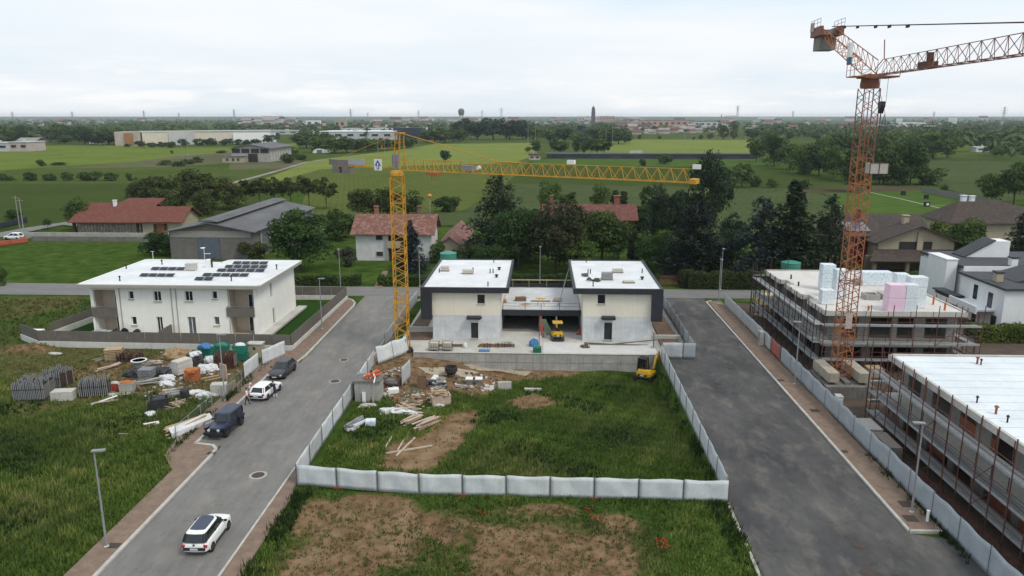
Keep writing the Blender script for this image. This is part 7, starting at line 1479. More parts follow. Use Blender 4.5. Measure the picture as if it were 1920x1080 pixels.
grass('weeds', [(-18.5, -17.2, 36, 51.5), (12.6, 14.0, 36, 51.3), (27.6, 28.1, 44, 60), (-31.9, -31.2, 58, 84), (13.3, 13.9, 53, 84)], 40, .3, .75, leafmat('weed_green', (.014, .036, .008), (.03, .062, .014), (.06, .095, .026)), 26, 'dark weeds hugging fences and kerbs', lambda x, y: np.clip(.35 + .5 * np.sin(y * .9) * np.sin(y * .37 + 1), .05, 1))
pop = mat('poppy_red', (.55, .02, .012), (.42, .015, .01))
for k, (px, py, r, n, l) in enumerate(((1240, 1032, .5, 24, 'larger patch of red poppies in the front grass'), (1116, 982, .35, 9, 'small patch of red poppies by the bare soil'), (1100, 965, .4, 7, 'sparse red poppies near the white fence'), (906, 972, .3, 4, 'few red poppies left in the front lot'))):
 x, y, z = GP(px, py); t = thing('poppy_patch', (x, y, z), l, 'poppies'); g = random.Random(k); b = MB(); b2 = MB()
 for i in range(n):
  a, c, h = g.uniform(-r * 1.2, r * 1.2), g.uniform(-r, r), g.uniform(.35, .6); b.lathe([(.01, 0), (.048, .025), (.055, .05)], 6, (a, c, h)); b2.tube((a, c, 0), (a, c, h), .008, 3)
 b.build('blossoms', pop, t); b2.build('stems', L_grass, t)
# ================================================================ SITE FENCES, LAMPS
foot_r = mat('red_plastic_foot', (.36, .045, .035), rough=.6)
hoarding('site_fence', [(-18.72, 52.75), (-9.0, 51.65), (14.1, 51.4)], 'white tarpaulin site fence across the front of the plot', 1.75, 3.45, tarp, seed=2, feet=(foot_r, 3, 1), wav=.07, pside=-1)
hoarding('site_fence', [(-18.78, 52.8), (-18.95, 81.5)], 'white tarpaulin site fence along the left road kerb', 1.85, 3.4, tarp, seed=3, wav=.08, mats=[tarp, tarp_d, tarp], pside=-1)
hoarding('site_fence', [(-18.6, 82.0), (-15.8, 86.6)], 'loose white tarpaulin panel leaning near the yellow crane foot', 2.0, 3.2, tarp, seed=7, wav=.16, tilt=.35)
hoarding('site_fence', [(-19.1, 88.5), (-18.9, 112)], 'far tarpaulin fence between the left road and the left cream block', 1.9, 3.4, tarp_d, seed=8, wav=.06)
hoarding('site_fence', [(14.12, 51.9), (14.32, 85.2)], 'white tarpaulin site fence along the right road', 1.85, 3.4, tarp, seed=11, wav=.05)
hoarding('site_gate', [(14.5, 85.5), (16.9, 85.4)], 'white sheeted gate panel at the end of the retaining wall', 2.0, 4.0, tarp_d, seed=12, wav=.05, cat='gate')
hoarding('site_gate', [(16.98, 85.4), (18.4, 85.35)], 'grey metal gate leaf right of the white sheeted panel', 2.0, 3.0, sheet_g, seed=13, wav=.01, cat='gate')
hoarding('site_fence', [(18.3, 86.0), (18.6, 113)], 'far tarpaulin fence between the right cream block and the right road', 1.9, 3.4, tarp_d, seed=14, wav=.12)
hoarding('lot_fence', [(-32.0, 76.2), (-31.9, 80.2)], 'white tarpaulin panel of the storage lot beside the pavement', 1.9, 4.2, tarp, seed=15, wav=.05)
hoarding('lot_fence', [(-31.8, 81.0), (-30.4, 84.9)], 'white tarpaulin panel set askew at the corner of the storage lot', 1.9, 4.4, tarp, seed=16, wav=.07)
t = thing('mesh_fence', (-32.2, 59, 0), 'low galvanised mesh fence between storage lot and pavement', 'fence')
for i in range(7):
 y = 61 + i * 2.5; b = MB(); b.tube((-32.25, y, -.1), (-32.25, y, 1.25), .04, 6); wb(b, 'post', galv, t)
 if i < 6: b = MB(); [b.tube((-32.25, y + .05, z), (-32.25, y + 2.45, z), .02, 4) for z in (.15, 1.2)]; [b.tube((-32.25, y + .1 + k * .2, .15), (-32.25, y + .1 + k * .2, 1.2), .006, 3) for k in range(12)]; wb(b, 'mesh_panel', galv, t)
lampm = mat('grey_lamp_post', (.27, .28, .29), rough=.6)
def lamp(x, y, label, z=.1, rz=0.0):
 t = thing('street_lamp', (x, y, z), label, 'street lamp', 'slim grey street lamps', rz); b = MB(); b.tube((0, 0, 0), (0, 0, 6.85), .085, 8, .05); b.build('pole', lampm, t); b = MB(); b.lathe([(.17, 0), (.17, .06), (.1, .1)], 10); b.build('base_collar', conc_l, t)
 b = MB(); b.obox((.28, 0, 6.9), (.85, .3, .09), 0, 0, -.05); h = b.build('lamp_head', lampm, t); b = MB(); b.obox((.36, 0, 6.84), (.5, .22, .03)); b.build('lens', mat('lamp_lens', (.6, .62, .62), rough=.3), h)
for px, py, l in ((200, 1025, 'nearest street lamp standing in grass left of the white panoramic car'), (422, 750, 'street lamp among the building materials by the dark jeep'), (604, 616, 'street lamp beside the side lawn of the white house'), (1709, 960, 'street lamp near the end of the right pavement'), (1490, 720, 'street lamp at the red netting of the right hoarding')):
 x, y = G(px, py, .1); lamp(x, y, l, rz=.1 if px < 960 else math.pi)
for x, y, l in ((-32.7, 119.0, 'street lamp at the cross road in front of the farmhouse lawn'), (0, 122.8, 'street lamp behind the gap between the cream blocks'), (29.8, 121.9, 'street lamp in front of the tall shaggy hedge'), (27.3, 112.5, 'street lamp at the far corner of the right hoarding'), (-20.2, 122.6, 'street lamp beside the path mouth right of the yellow mast')): lamp(x, y, l, rz=-1.5)
# ================================================================ STORED MATERIAL
teal_p = mat('teal_plastic', (.03, .24, .17), (.022, .18, .13), scale=3, rough=.5); blue_p = mat('blue_plastic', (.06, .20, .42), (.045, .15, .33), scale=3, rough=.5); sack = mat('white_woven_sack', (.66, .67, .67), (.54, .55, .56), scale=5, fine=.1)
brick_o = mat('orange_bricks', (.46, .155, .05), (.35, .115, .04), scale=4, fine=.25); blk = mat('black_sheeting', (.022, .022, .027), (.045, .045, .05), scale=2.5, rough=.45); grey_f = mat('grey_steel_formwork', (.25, .255, .265), (.165, .165, .175), scale=3, fine=.15); tan_c = mat('tan_sheeting', (.36, .255, .14), (.27, .19, .11), scale=2)
def P(px, py, z=None):
 return GP(px, py) if z is None else (*G(px, py, z), z)
def rack(px, py, w, d, h, n, label, m=grey_f, rz=0.0):
 t = thing('shutter_rack', P(px, py), label, 'steel rack', None, rz); q = random.Random(px)
 for i in range(n):
  b = MB(); x = -w / 2 + w * i / (n - 1); e = q.uniform(-.12, .12); ms = [rust_d if (i * 7) % 3 else conc_d, galv if m is grey_f else rust]
  b.obox((x, 0, h * .46 + .1 + e), (.04, d, h * .86), 0, 0, q.uniform(-.04, .04)); b.mat(1)
  for yy in (-d / 2 - .05, 0, d / 2): b.bar((x, yy, .05), (x + q.uniform(-.04, .04), yy, h + .15 + e + q.uniform(0, .3)), .075)
  b.build('shutter', ms, t)
 b = MB(); [b.bar((-w / 2 - .1, y, z), (w / 2 + .1, y, z), .06) for y in (-d / 2 - .08, d / 2 + .04) for z in (.12, h * .7)]; b.build('frame', rust_d, t)
rack(66, 744, 2.9, 2.2, 1.7, 19, 'large rack of upright grey shutters at the far left of the lot', rz=.15); rack(112, 722, 2.2, 1.6, 1.6, 9, 'rack of upright shutters tilted behind the large left rack', rz=-.3); rack(180, 741, 2.6, 1.2, 1.6, 15, 'rack of upright shutters beside the red crate', rz=.25); rack(424, 688, 2.2, 1.2, 1.5, 13, 'rack of rusty uprights below the middle teal tub', rust, rz=.1); rack(245, 676, 2.6, 1.0, .8, 9, 'low rack of rusty bars beside the pallet pile', rust)
def lump(name, px, py, r, m, label, cat, seed=0, jit=.16, z=None, rz=0.0):
 b = MB(); b.blob((0, 0, r[2] * .55), r, jit, 26, 13, seed); q = random.Random(seed + 5)
 for i, (x, y, w_) in enumerate(b.v): k = 1 + .10 * math.sin(x * 9 / r[0] + y * 4 + seed) * math.sin(y * 8 / r[1] + seed) + q.uniform(-.06, .06); b.v[i] = (x * k * (1.12 if w_ < r[2] * .4 else 1), y * k * (1.12 if w_ < r[2] * .4 else 1), max(-.05, w_ * k + .07 * r[2] * math.sin(x * 14 + seed) * math.cos(y * 11)))
 o = b.build(name, m, None, loc=P(px, py, z)); o.rotation_euler = (0, 0, rz); tag(o, label, cat); return o
def bin_(name, px, py, w, d, h, m, label, cat, rz=0.0, fill=None, fillm=None, taper=.9, z=None):
 t = thing(name, P(px, py, z), label, cat, None, rz); b = MB(); k = taper
 b.loft([[(sx * w / 2 * f, sy * d / 2 * f, zz) for sx, sy in ((-1, -1), (1, -1), (1, 1), (-1, 1))] for f, zz in ((k, 0), (1, h), (1.05, h), (1.05, h + .06), (.92, h + .06), (.9, h - .1), (.9 * k, .06))]); b.build('body', m, t)
 if fill: b = MB(); b.blob((0, 0, h * .95), (w * .44, d * .44, fill), .14, 12, 7, int(px)); b.build('contents', fillm or sack, t, smooth=True)
 return t
def heap(name, px, py, n, L_, m, label, cat, spread=(1, .6, .4), sec=(.14, .05), seed=0, rz=0.0, zrot=.5, z=None, part='board'):
 t = thing(name, P(px, py, z), label, cat, None, rz); q = random.Random(seed + int(px)); ms = m if isinstance(m, list) else [m]
 for i in range(n):
  l = L_ * q.uniform(.6, 1); b = MB(); b.box(-l / 2, -sec[0] / 2, -sec[1] / 2, l / 2, sec[0] / 2, sec[1] / 2); o = b.build(part, ms[i % len(ms)], t)
  f = i / max(1, n - 1); o.location = (q.uniform(-1, 1) * spread[0] * .25, q.uniform(-1, 1) * spread[1], .04 + f * spread[2]); o.rotation_euler = (q.uniform(-.2, .2), q.uniform(-.12, .12), q.uniform(-zrot, zrot))
 return t
def blockpile(name, px, py, w, d, h, n, m, label, cat='stack', rz=0.0, pal=True, z=None, gap=.012):
 t = thing(name, P(px, py, z), label, cat, None, rz); z0 = .14 if pal else 0
 for i in range(n): b = MB(); b.obox((.02 * math.sin(i * 2.7), .015 * math.cos(i * 1.9), z0 + h * (i + .5) / n), (w * (1 - gap * .3 * (i % 2)), d, h / n - gap), (.012 + gap * .8) * math.sin(i * 3)); b.build('layer', m, t)
 if pal: b = MB(); [b.box(-w / 2, y - .05, 0, w / 2, y + .05, .13) for y in (-d / 2 + .06, 0, d / 2 - .06)]; b.build('pallet', wood_g, t)
 return t
blockpile('concrete_block', 121, 748, 2.1, 1.2, .95, 2, conc_l, 'pale concrete block lying between the two left racks', 'concrete block', .15, False)
bin_('tool_bin', 202, 733, .7, .8, .8, blue_p, 'blue bin between rack and red crate', 'bin', taper=1); bin_('crate', 217, 731, 1.1, .9, .75, mat('red_crate_plastic', (.36, .07, .045)), 'red crate full of pale scraps', 'crate', .1, .25, conc_l, 1); bin_('crate', 240, 735, 1.4, 1.0, 1.0, conc, 'grey crate heaped with orange bricks', 'crate', .2, .35, brick_o, .95)
heap('plank_bundle', 196, 757, 8, 2.6, [wood_k, white_p, wood_g], 'bundle of white and pink planks with blue straps in the grass', 'planks', (.3, .5, .35), (.2, .06), rz=.8, zrot=.12); heap('sheet_pile', 226, 742, 4, 2.2, conc_l, 'grey green corrugated sheets in the grass beside the plank bundle', 'sheets', (.3, .4, .1), (.7, .03), rz=.5, zrot=.15)
blockpile('pallet_pile', 216, 674, 1.9, 1.4, 1.3, 7, wood_p, 'tall tilting pile of wooden pallets below the pale wall', 'pallets', .3, gap=.09); heap('long_boards', 204, 691, 6, 3.0, wood_k, 'long pinkish boards sloping off the pallet pile', 'planks', (.2, .4, .25), (.22, .05), rz=.95, zrot=.08); heap('loose_boards', 184, 675, 5, 1.6, wood_g, 'few loose boards lying in dry grass left of the pallets', 'planks', (.3, .6, .05), rz=.8, zrot=.1)
lump('rubble_pile', 254, 704, (1.1, .8, .5), blk, 'dark tarred rubble pile left of the white tub', 'rubble', 2); heap('scrap_boards', 288, 690, 14, 2.0, [wood_g, conc_l, wood_k, grey_f], 'big tangled heap of grey boards behind the grey baskets', 'scrap heap', (1.2, .8, .8), (.18, .05), seed=1)
t = thing('round_tub', P(262, 690), 'white rimmed round tub in the middle of the storage lot', 'tub'); b = MB(); b.lathe([(.62, 0), (.72, .8), (.86, .82), (.86, .92), (.66, .92), (.6, .1), (.01, .1)], 18); b.build('shell', grey_f, t); b = MB(); b.lathe([(.70, .921), (.87, .921), (.87, .97), (.70, .97), (.70, .921)], 18); b.build('rim', white_p, t)
blockpile('wire_baskets', 276, 708, 1.5, 1.2, .95, 4, grey_f, 'stack of grey wire baskets in front of the board heap', 'baskets', gap=.07); heap('steel_lengths', 283, 720, 12, 3.2, [grey_f, conc_l], 'sheaf of long grey steel lengths sloping to the grass', 'steel lengths', (.3, .5, .6), (.12, .06), rz=.6, zrot=.15)
lump('black_tarp_heap', 308, 702, (1.3, .8, .5), blk, 'black tarpaulin heap left of the pale panel pallet', 'tarp heap', 3); lump('grey_tarp_heap', 322, 697, (1.1, .7, .5), mat('grey_tarp', (.24, .25, .27), (.17, .175, .19), scale=3), 'grey tarpaulin heap touching the pale panel pallet', 'tarp heap', 4)
blockpile('panel_pallet', 343, 700, 1.1, 1.9, 1.5, 6, mat('pale_gypsum_panels', (.56, .53, .48), (.46, .44, .4), scale=3), 'tall pallet of pale panels in the middle of the lot', rz=-.5)
lump('tan_tarp_heap', 332, 672, (1.6, .9, .8), tan_c, 'tan sheeting heap against the pale wall', 'tarp heap', 5, .2); lump('wrapped_load', 365, 684, (.95, .8, .95), blk, 'tall black wrapped load left of the teal skip', 'wrapped load', 6, .12); lump('torn_sheet', 366, 666, (.7, .5, .3), sack, 'torn white sheet lying over the black wrapped load', 'sheet', 9, .3, z=1.2)
bin_('skip', 389, 670, 1.8, 1.2, 1.4, teal_p, 'teal tapered skip with blue and beige sacks on top', 'skip', .1, .3, tan_c, .72); lump('blue_sack', 385, 652, (.8, .5, .35), blue_p, 'blue sack on top of the teal skip', 'sack', 7, .12, 1.6); bin_('skip', 417, 662, 1.6, 1.2, 1.0, teal_p, 'low teal skip with a domed teal cover', 'skip', 0, .45, teal_p, .8)
bin_('skip', 452, 674, 1.7, 1.2, .7, teal_p, 'bottom teal tub of the stack by the fence', 'skip', .1, None, None, .8); bin_('skip', 452, 674, 1.6, 1.1, 1.0, teal_p, 'upper teal tub with a white bag on top', 'skip', .05, .35, sack, .8).location.z += .78
t = blockpile('transformer_box', 481, 668, 1.7, 1.1, 1.6, 1, tan_w, 'tan concrete service box at the corner of the storage lot', 'service box', pal=False); b = MB(); b.box(-.95, -.62, 1.6, .95, .62, 1.72); b.build('lid', conc_l, t); b = MB(); b.box(-.15, -.57, 1.0, .15, -.552, 1.3); b.build('door', dark_w, t)
blockpile('brick_pallet', 362, 714, 1.4, 1.1, 1.25, 5, brick_o, 'pallet of bright orange bricks in the storage lot', 'bricks', .2, gap=.03); heap('loose_bricks', 360, 698, 9, .4, brick_o, 'loose orange bricks scattered on the brick pallet', 'bricks', (1.2, .4, .12), (.2, .15), z=1.4, part='brick'); lump('big_bag', 378, 700, (.5, .5, .65), sack, 'upright white sack right of the orange bricks', 'sack', 8)
for x, y, r, s, l in ((313, 713, (.95, .5, .4), 11, 'white sack with a blue band in front of the orange bricks'), (392, 694, (1.1, .7, .45), 12, 'white sheet covered heap right of the orange bricks'), (394, 680, (.8, .6, .5), 13, 'white big bag below the teal skip'), (407, 680, (.5, .5, .55), 14, 'smaller white big bag beside the rusty rack'), (390, 744, (.9, .5, .35), 15, 'white bag lying in front of the pale machine'), (282, 780, (.6, .4, .3), 16, 'single white bag in the grass above the red barrier'), (367, 738, (.9, .5, .25), 17, 'white crumpled plastic beside the black drum'), (312, 722, (.8, .5, .3), 18, 'pale scrap bag among bricks behind the dark plates')): lump('white_sack', x, y, r, sack, l, 'sack', s, .2)
o = blockpile('plywood_sheet', 420, 712, 1.2, .12, 1.8, 1, wood_k, 'pinkish plywood sheet standing upright by the lamp', 'board', -.6, False); heap('timber_lengths', 397, 712, 6, 2.4, wood_p, 'pale timber lengths leaning left of the plywood sheet', 'planks', (.2, .5, .3), (.16, .08), rz=.7, zrot=.1)
t = bin_('plate_bin', 300, 768, 1.7, 1.2, 1.2, blk, 'black bin of dark plates behind a wooden pallet', 'bin', .5, .2, blk, .95); b = MB(); [b.bar((-.75 + k * .37, 0, 0), (-.75 + k * .37, 0, .95), .09) for k in range(5)]; b.bar((-.8, 0, .9), (.8, 0, .9), .08); o = b.build('slatted_pallet', wood_g, None, loc=P(291, 769)); tag(o, 'grey slatted pallet standing on edge in front of the black bin', 'pallet')
heap('pipe_rolls', 324, 742, 7, 2.6, [conc_l, grey_f], 'grey rolls and boards behind the black bin', 'rolls', (.3, .4, .6), (.25, .12), rz=.7, zrot=.15); t = thing('black_drum', P(347, 746), 'black drum right of the dark plate bin', 'drum'); b = MB(); b.lathe([(.42, 0), (.45, .1), (.45, .8), (.42, .85)], 14); b.build('shell', blk, t); b = MB(); b.lathe([(.4, .85), (.43, .9), (.01, .91)], 14); b.build('lid', black_p, t)
heap('scrap_timber', 328, 765, 14, 1.9, [wood_p, wood_g, wood_k], 'scrap timber heap with an upended frame near the black bin', 'scrap heap', (1.4, 1.0, .5), seed=4, zrot=1.2)
t = blockpile('mixer_block', 412, 742, 1.5, 1.0, 1.2, 2, conc_l, 'pale stone machine block beside the lamp post', 'block', .2); t = blockpile('timber_gate', 434, 738, .12, 1.9, 1.2, 1, wood_g, 'brown board barrier at the pavement beside the lamp', 'barrier', -.1, False)
t = heap('timber_bundle', 352, 806, 16, 4.6, [wood_p, wood_p, wood_k], 'long bundle of new timber under a white tarp by the pavement', 'timber', (.1, .55, .8), (.22, .08), rz=1.05, zrot=.03)
b = MB(); b.loft([[(-2.1 + k * .85, -.75 - .15 * math.sin(k), .1), (-2.1 + k * .85, -.82, .6), (-2.1 + k * .85, -.35, 1.0 + .04 * math.sin(k * 2)), (-2.1 + k * .85, -.42, .96), (-2.1 + k * .85, -.7, .55), (-2.1 + k * .85, -.7, .1)] for k in range(6)]); b.build('white_tarp', sack, t)
t = heap('barrier_boards', 284, 799, 4, 1.8, [mat('salmon_barrier', (.52, .20, .13)), white_p], 'salmon red and white barrier boards in the tall grass', 'barrier', (.2, .3, .25), (.25, .05), rz=.7, zrot=.1); heap('loose_boards', 231, 819, 3, 1.3, wood_k, 'pair of loose boards alone in the tall grass', 'planks', (.1, .25, .2), rz=.05, zrot=.05)
lump('stone_slab', 102, 664, (.9, .3, .15), conc_l, 'pale slab lying below the wall beside the soil mound', 'slab', 20, .05)
for k, (pts, l) in enumerate((([(868, 683), (905, 684), (960, 694), (998, 699), (985, 704), (930, 697), (880, 690)], 'pale cement spill along the foot of the retaining wall'), ([(785, 690), (850, 688), (900, 698), (880, 708), (810, 702)], 'paler dusty patch on the bare earth above the black tub'))):
 W3 = [P(*p) for p in pts]; c = Vector([sum(p[i] for p in W3) / len(W3) for i in range(3)]); b = MB(); q = random.Random(k); ring = []
 for p, n_ in zip(W3, W3[1:] + W3[:1]):
  for f in (0, .33, .66): x_ = p[0] + (n_[0] - p[0]) * f + q.uniform(-.25, .25); y_ = p[1] + (n_[1] - p[1]) * f + q.uniform(-.3, .3); ring.append((x_, y_, H1(x_, y_) + .035))
 R2 = [((p[0] + c.x) / 2, (p[1] + c.y) / 2, H1((p[0] + c.x) / 2, (p[1] + c.y) / 2) + .06) for p in ring]; n = len(ring); b.add(ring + R2 + [(c.x, c.y, H1(c.x, c.y) + .07)], [(i, (i + 1) % n, n + (i + 1) % n, n + i) for i in range(n)] + [(n + i, n + (i + 1) % n, 2 * n) for i in range(n)])
 o = b.build('sand_spill', mat('pale_spill', (.42, .36, .28), (.30, .24, .175), scale=1.5, fine=.2, bump=.5)); tag(o, l, 'sand', kind='stuff')
def debris(polys, n, seed, label):
 g = random.Random(seed); b = MB(); ms = [conc_l, wood_g, wood_k, brick_o, blk, sack, grey_f, conc_d]
 for _ in range(n):
  p = g.choice(polys); px = g.uniform(p[0], p[1]); py = g.uniform(p[2], p[3]); x, y, z = P(px, py); b.mat(g.randrange(8)); k = g.random(); sz = (g.uniform(.3, .9), g.uniform(.06, .16), .05) if k < .4 else (g.uniform(.12, .4), g.uniform(.1, .3), g.uniform(.05, .2))
  b.obox((x, y, z + sz[2] * .5), sz, g.uniform(0, 3.1), g.uniform(-.2, .2), g.uniform(-.2, .2))
 tag(b.build('debris', ms), label, 'rubble', kind='stuff')
debris([(240, 410, 672, 745), (300, 470, 655, 705), (170, 260, 715, 750), (270, 400, 735, 770)], 420, 1, 'small broken scraps littering the storage lot')
debris([(715, 900, 700, 745), (730, 830, 735, 790), (690, 760, 690, 730), (860, 960, 705, 735)], 300, 2, 'small broken scraps littering the upper plot')
t = thing('concrete_cabin', P(689, 756), 'grey concrete cabin with orange pipes piled on its roof', 'cabin'); b = MB(); b.box(-1.25, 0, -.2, 1.25, 2.0, 2.25); b.build('wall', conc, t); b = MB(); b.box(-1.4, -.15, 2.25, 1.4, 2.15, 2.4); b.build('roof', conc_d, t)
CZ = P(689, 756)[2] + 2.4
t = thing('pipe_pile', (P(689, 756)[0], P(689, 756)[1] + .9, CZ), 'bright orange plastic pipes heaped on the concrete cabin', 'pipes'); q = random.Random(2); orange_b = mat('bright_orange_pipe', (.68, .13, .03), rough=.45)
for k in range(11): b = MB(); l = q.uniform(.8, 1.8); b.tube((-l / 2, 0, 0), (l / 2, 0, 0), .075, 8); o = b.build('pipe', orange_b if k % 4 else white_p, t); o.location = (q.uniform(-.2, .8), q.uniform(-.6, .6), .09 + .05 * k); o.rotation_euler = (0, q.uniform(-.15, .1), q.uniform(.7, 1.9))
blockpile('white_board', 683, 757, .35, .06, 1.25, 1, white_p, 'narrow white board leaning on the cabin front', 'board', .2, False); blockpile('plank_upright', 700, 757, .18, .06, .9, 1, wood_k, 'pinkish plank leaning at the cabin corner', 'plank', .3, False); hoarding('tarp_sheet', [(-14.6, 75.2), (-14.2, 78.4)], 'white tarp sheet hung beside the concrete cabin', 2.2, 4, tarp_d, zb=lambda x, y: H1(x, y), seed=30, wav=.1)
t = thing('mesh_cage', P(735, 722), 'rusty mesh skip of rubble right of the concrete cabin', 'skip'); b = MB(); [b.tube((-1 + k * .2, s, 0), (-1 + k * .2, s, .8), .02, 3) for k in range(11) for s in (-.9, .9)]; [b.tube((-1, s, z), (1, s, z), .03, 4) for s in (-.9, .9) for z in (.05, .45, .8)]; [b.tube((s, -.9, z), (s, .9, z), .03, 4) for s in (-1, 1) for z in (.05, .8)]; b.build('mesh', rust, t); b = MB(); b.blob((0, 0, .3), (.9, .8, .4), .15, 10, 6, 3); b.build('rubble', conc_d, t, smooth=True)
blockpile('plank_upright', 756, 716, .14, 1.4, .5, 1, wood_k, 'pinkish board lying along the rusty mesh skip', 'plank', .5, False); blockpile('white_box', 738, 736, 1.1, .8, .45, 1, white_p, 'white polystyrene box lying near the rusty mesh skip', 'box', .3, False)
for x, y, l in ((722, 744, 'left white bucket below the rusty mesh skip'), (729, 740, 'right white bucket below the rusty mesh skip')): t = thing('bucket', P(x, y), l, 'bucket'); b = MB(); b.lathe([(.17, 0), (.22, .4), (.19, .4), (.15, .05), (.01, .05)], 12); b.build('pail', white_p, t); b = MB(); b.path([(.22, 0, .4), (.1, 0, .55), (-.1, 0, .55), (-.22, 0, .4)], .012, 4); b.build('handle', galv, t)
heap('rubbish_heap', 820, 728, 26, 1.3, [sack, blk, grey_f, white_p, wood_g], 'mixed heap of white and black rubbish in the middle of the plot', 'rubbish heap', (2.6, .9, 1.0), (.5, .12), seed=7, zrot=1.5); bin_('crate', 791, 726, 1.0, .9, 1.1, mat('brown_rusty_crate', (.2, .12, .075)), 'brown rusty crate left of the rubbish heap', 'crate', .1); heap('loose_boards', 868, 727, 8, 1.8, [wood_g, conc_l], 'flattened grey scraps right of the rubbish heap', 'scraps', (1.2, .5, .2), zrot=1)
t = thing('black_tub', P(846, 707), 'round black tub on a low frame above the rubbish heap', 'tub'); b = MB(); b.lathe([(.5, .4), (.72, .75), (.74, 1.25), (.64, 1.25), (.6, .8), (.01, .7)], 18); b.build('bowl', blk, t); b = MB(); [b.bar((math.cos(a) * .5, math.sin(a) * .5, 0), (math.cos(a) * .5, math.sin(a) * .5, .5), .06) for a in (.8, 2.4, 4, 5.5)]; b.build('frame', rust_d, t)
for x, l in ((880, 'left of the two white lidded boxes in the dirt'), (898, 'right of the two white lidded boxes in the dirt')): t = thing('lidded_box', P(x, 720), l, 'box'); b = MB(); b.box(-.36, -.4, 0, .36, .4, .62); b.build('body', conc_d, t); b = MB(); b.box(-.4, -.44, .62, .4, .44, .72); b.build('lid', white_p, t)
blockpile('concrete_slab', 946, 731, 1.5, .3, .95, 1, conc_l, 'upright pale concrete slab at the grass edge', 'slab', .12, False); heap('loose_stones', 915, 730, 9, .7, conc_l, 'pale rubble stones left of the upright slab', 'stones', (1.8, .8, .1), (.4, .2), zrot=2, part='stone'); blockpile('stone_slab', 999, 732, 1.9, .35, .25, 2, conc_l, 'flat pale slab pair lying in the middle of the grass', 'slab', 0, False)
t = bin_('pine_crate', 826, 757, 1.9, 1.2, .95, wood_k, 'pine crate overflowing with split boards', 'crate', .35, None, None, 1); heap('split_boards', 824, 742, 16, 1.7, [wood_p, wood_k, wood_p], 'split pine boards piled on the pine crate', 'planks', (1.2, .6, .55), (.2, .06), seed=3, zrot=.7, z=P(826, 757)[2] + .8)
t = thing('green_trestle', P(779, 744), 'green steel trestle loaded with boards', 'trestle'); b = MB(); [b.bar((sx * .5, sy * .35, 0), (sx * .45, sy * .3, .85), .06) for sx in (-1, 1) for sy in (-1, 1)]; [b.bar((-.5, s * .3, .82), (.5, s * .3, .82), .06) for s in (-1, 1)]; b.build('frame', mat('green_steel', (.04, .15, .10)), t); heap('trestle_boards', 779, 744, 6, 1.2, wood_k, 'short boards lying on the green trestle', 'planks', (.4, .3, .2), z=P(779, 744)[2] + .88)
heap('plank_heap', 765, 766, 22, 2.6, [wood_k, wood_p, wood_g], 'wide untidy heap of planks below the green trestle', 'planks', (1.8, 1.1, .4), (.2, .05), seed=9, zrot=.9); heap('plank_bundle', 771, 790, 12, 3.0, wood_k, 'left neat bundle of pinkish planks in the grass', 'planks', (.15, .5, .4), (.22, .07), rz=1.0, zrot=.06); heap('plank_bundle', 798, 798, 15, 3.6, wood_k, 'right longer bundle of pinkish planks in the grass', 'planks', (.15, .5, .55), (.22, .07), rz=1.0, zrot=.05); heap('plank_bundle', 812, 788, 3, 1.8, wood_k, 'few short planks beside the longer bundle', 'planks', (.1, .2, .15), (.22, .07), rz=1.0, zrot=.05)
lump('plastic_sheet', 744, 774, (1.6, .6, .28), sack, 'crumpled white plastic sheet left of the plank bundles', 'sheet', 21, .3); lump('plastic_scrap', 825, 763, (.4, .3, .2), sack, 'small white plastic scrap below the pine crate', 'sheet', 22, .3); lump('plastic_scrap', 691, 763, (.7, .4, .25), conc_l, 'pale sack dumped in front of the cabin', 'sack', 23, .25); heap('roof_batten', 806, 755, 1, 1.8, wood_k, 'single batten lying left of the pine crate', 'plank', (.1, .1, 0), rz=2.2)
t = heap('foil_rolls', 668, 800, 12, 3.0, [grey_f, sack, grey_f], 'bundle of silver foil rolls near the left fence', 'rolls', (.15, .6, .5), (.22, .2), rz=1.15, zrot=.04); blockpile('blue_pack', 695, 799, .9, .8, .5, 2, pk_b, 'small blue and white wrapped pack beside the foil rolls', 'pack', .1)
for (a, c), l in ((((722, 841), (735, 820)), 'shortest batten lying left on the bare earth'), (((746, 845), (766, 812)), 'second batten pointing up on the bare earth'), (((723, 851), (810, 838)), 'longest pale batten lying across the others'), (((743, 856), (778, 823)), 'thin batten crossing under the longest one')):
 A, C = Vector(P(*a)), Vector(P(*c)); t = thing('batten', A, l, 'batten'); b = MB(); b.bar((0, 0, .06), C - A + Vector((0, 0, .12 if 'longest' in l else .06)), .12); b.build('timber', mat('bleached_timber', (.52, .45, .36), (.42, .36, .29), scale=3), t)
for x, l in ((813, 'left caged white tank on the yard edge'), (838, 'right caged white tank on the yard edge')):
 t = thing('caged_tank', P(x, 659, PZ), l, 'tank', 'caged tanks'); b = MB(); b.box(-.52, .06, .16, .52, 1.0, .95); o = b.build('tank', mat('cream_tank', (.60, .58, .48), rough=.5), t); bv = o.modifiers.new('bevel', 'BEVEL'); bv.width = .1; bv.segments = 3
 b = MB(); [b.bar((-.58 + k * .29, y, 0), (-.58 + k * .29, y, 1.0), .035) for k in range(5) for y in (0, 1.06)]; [b.bar((-.58, y, z), (.58, y, z), .035) for y in (0, 1.06) for z in (.1, .55, 1.0)]; [b.bar((s, 0, z), (s, 1.06, z), .035) for s in (-.58, .58) for z in (.1, .55, 1.0)]; b.build('cage', rust_d, t)
t = blockpile('blue_mat', 908, 659, 1.3, .8, .16, 2, blue_p, 'flat blue packs lying at the yard edge', 'pack', 0, False, z=PZ)
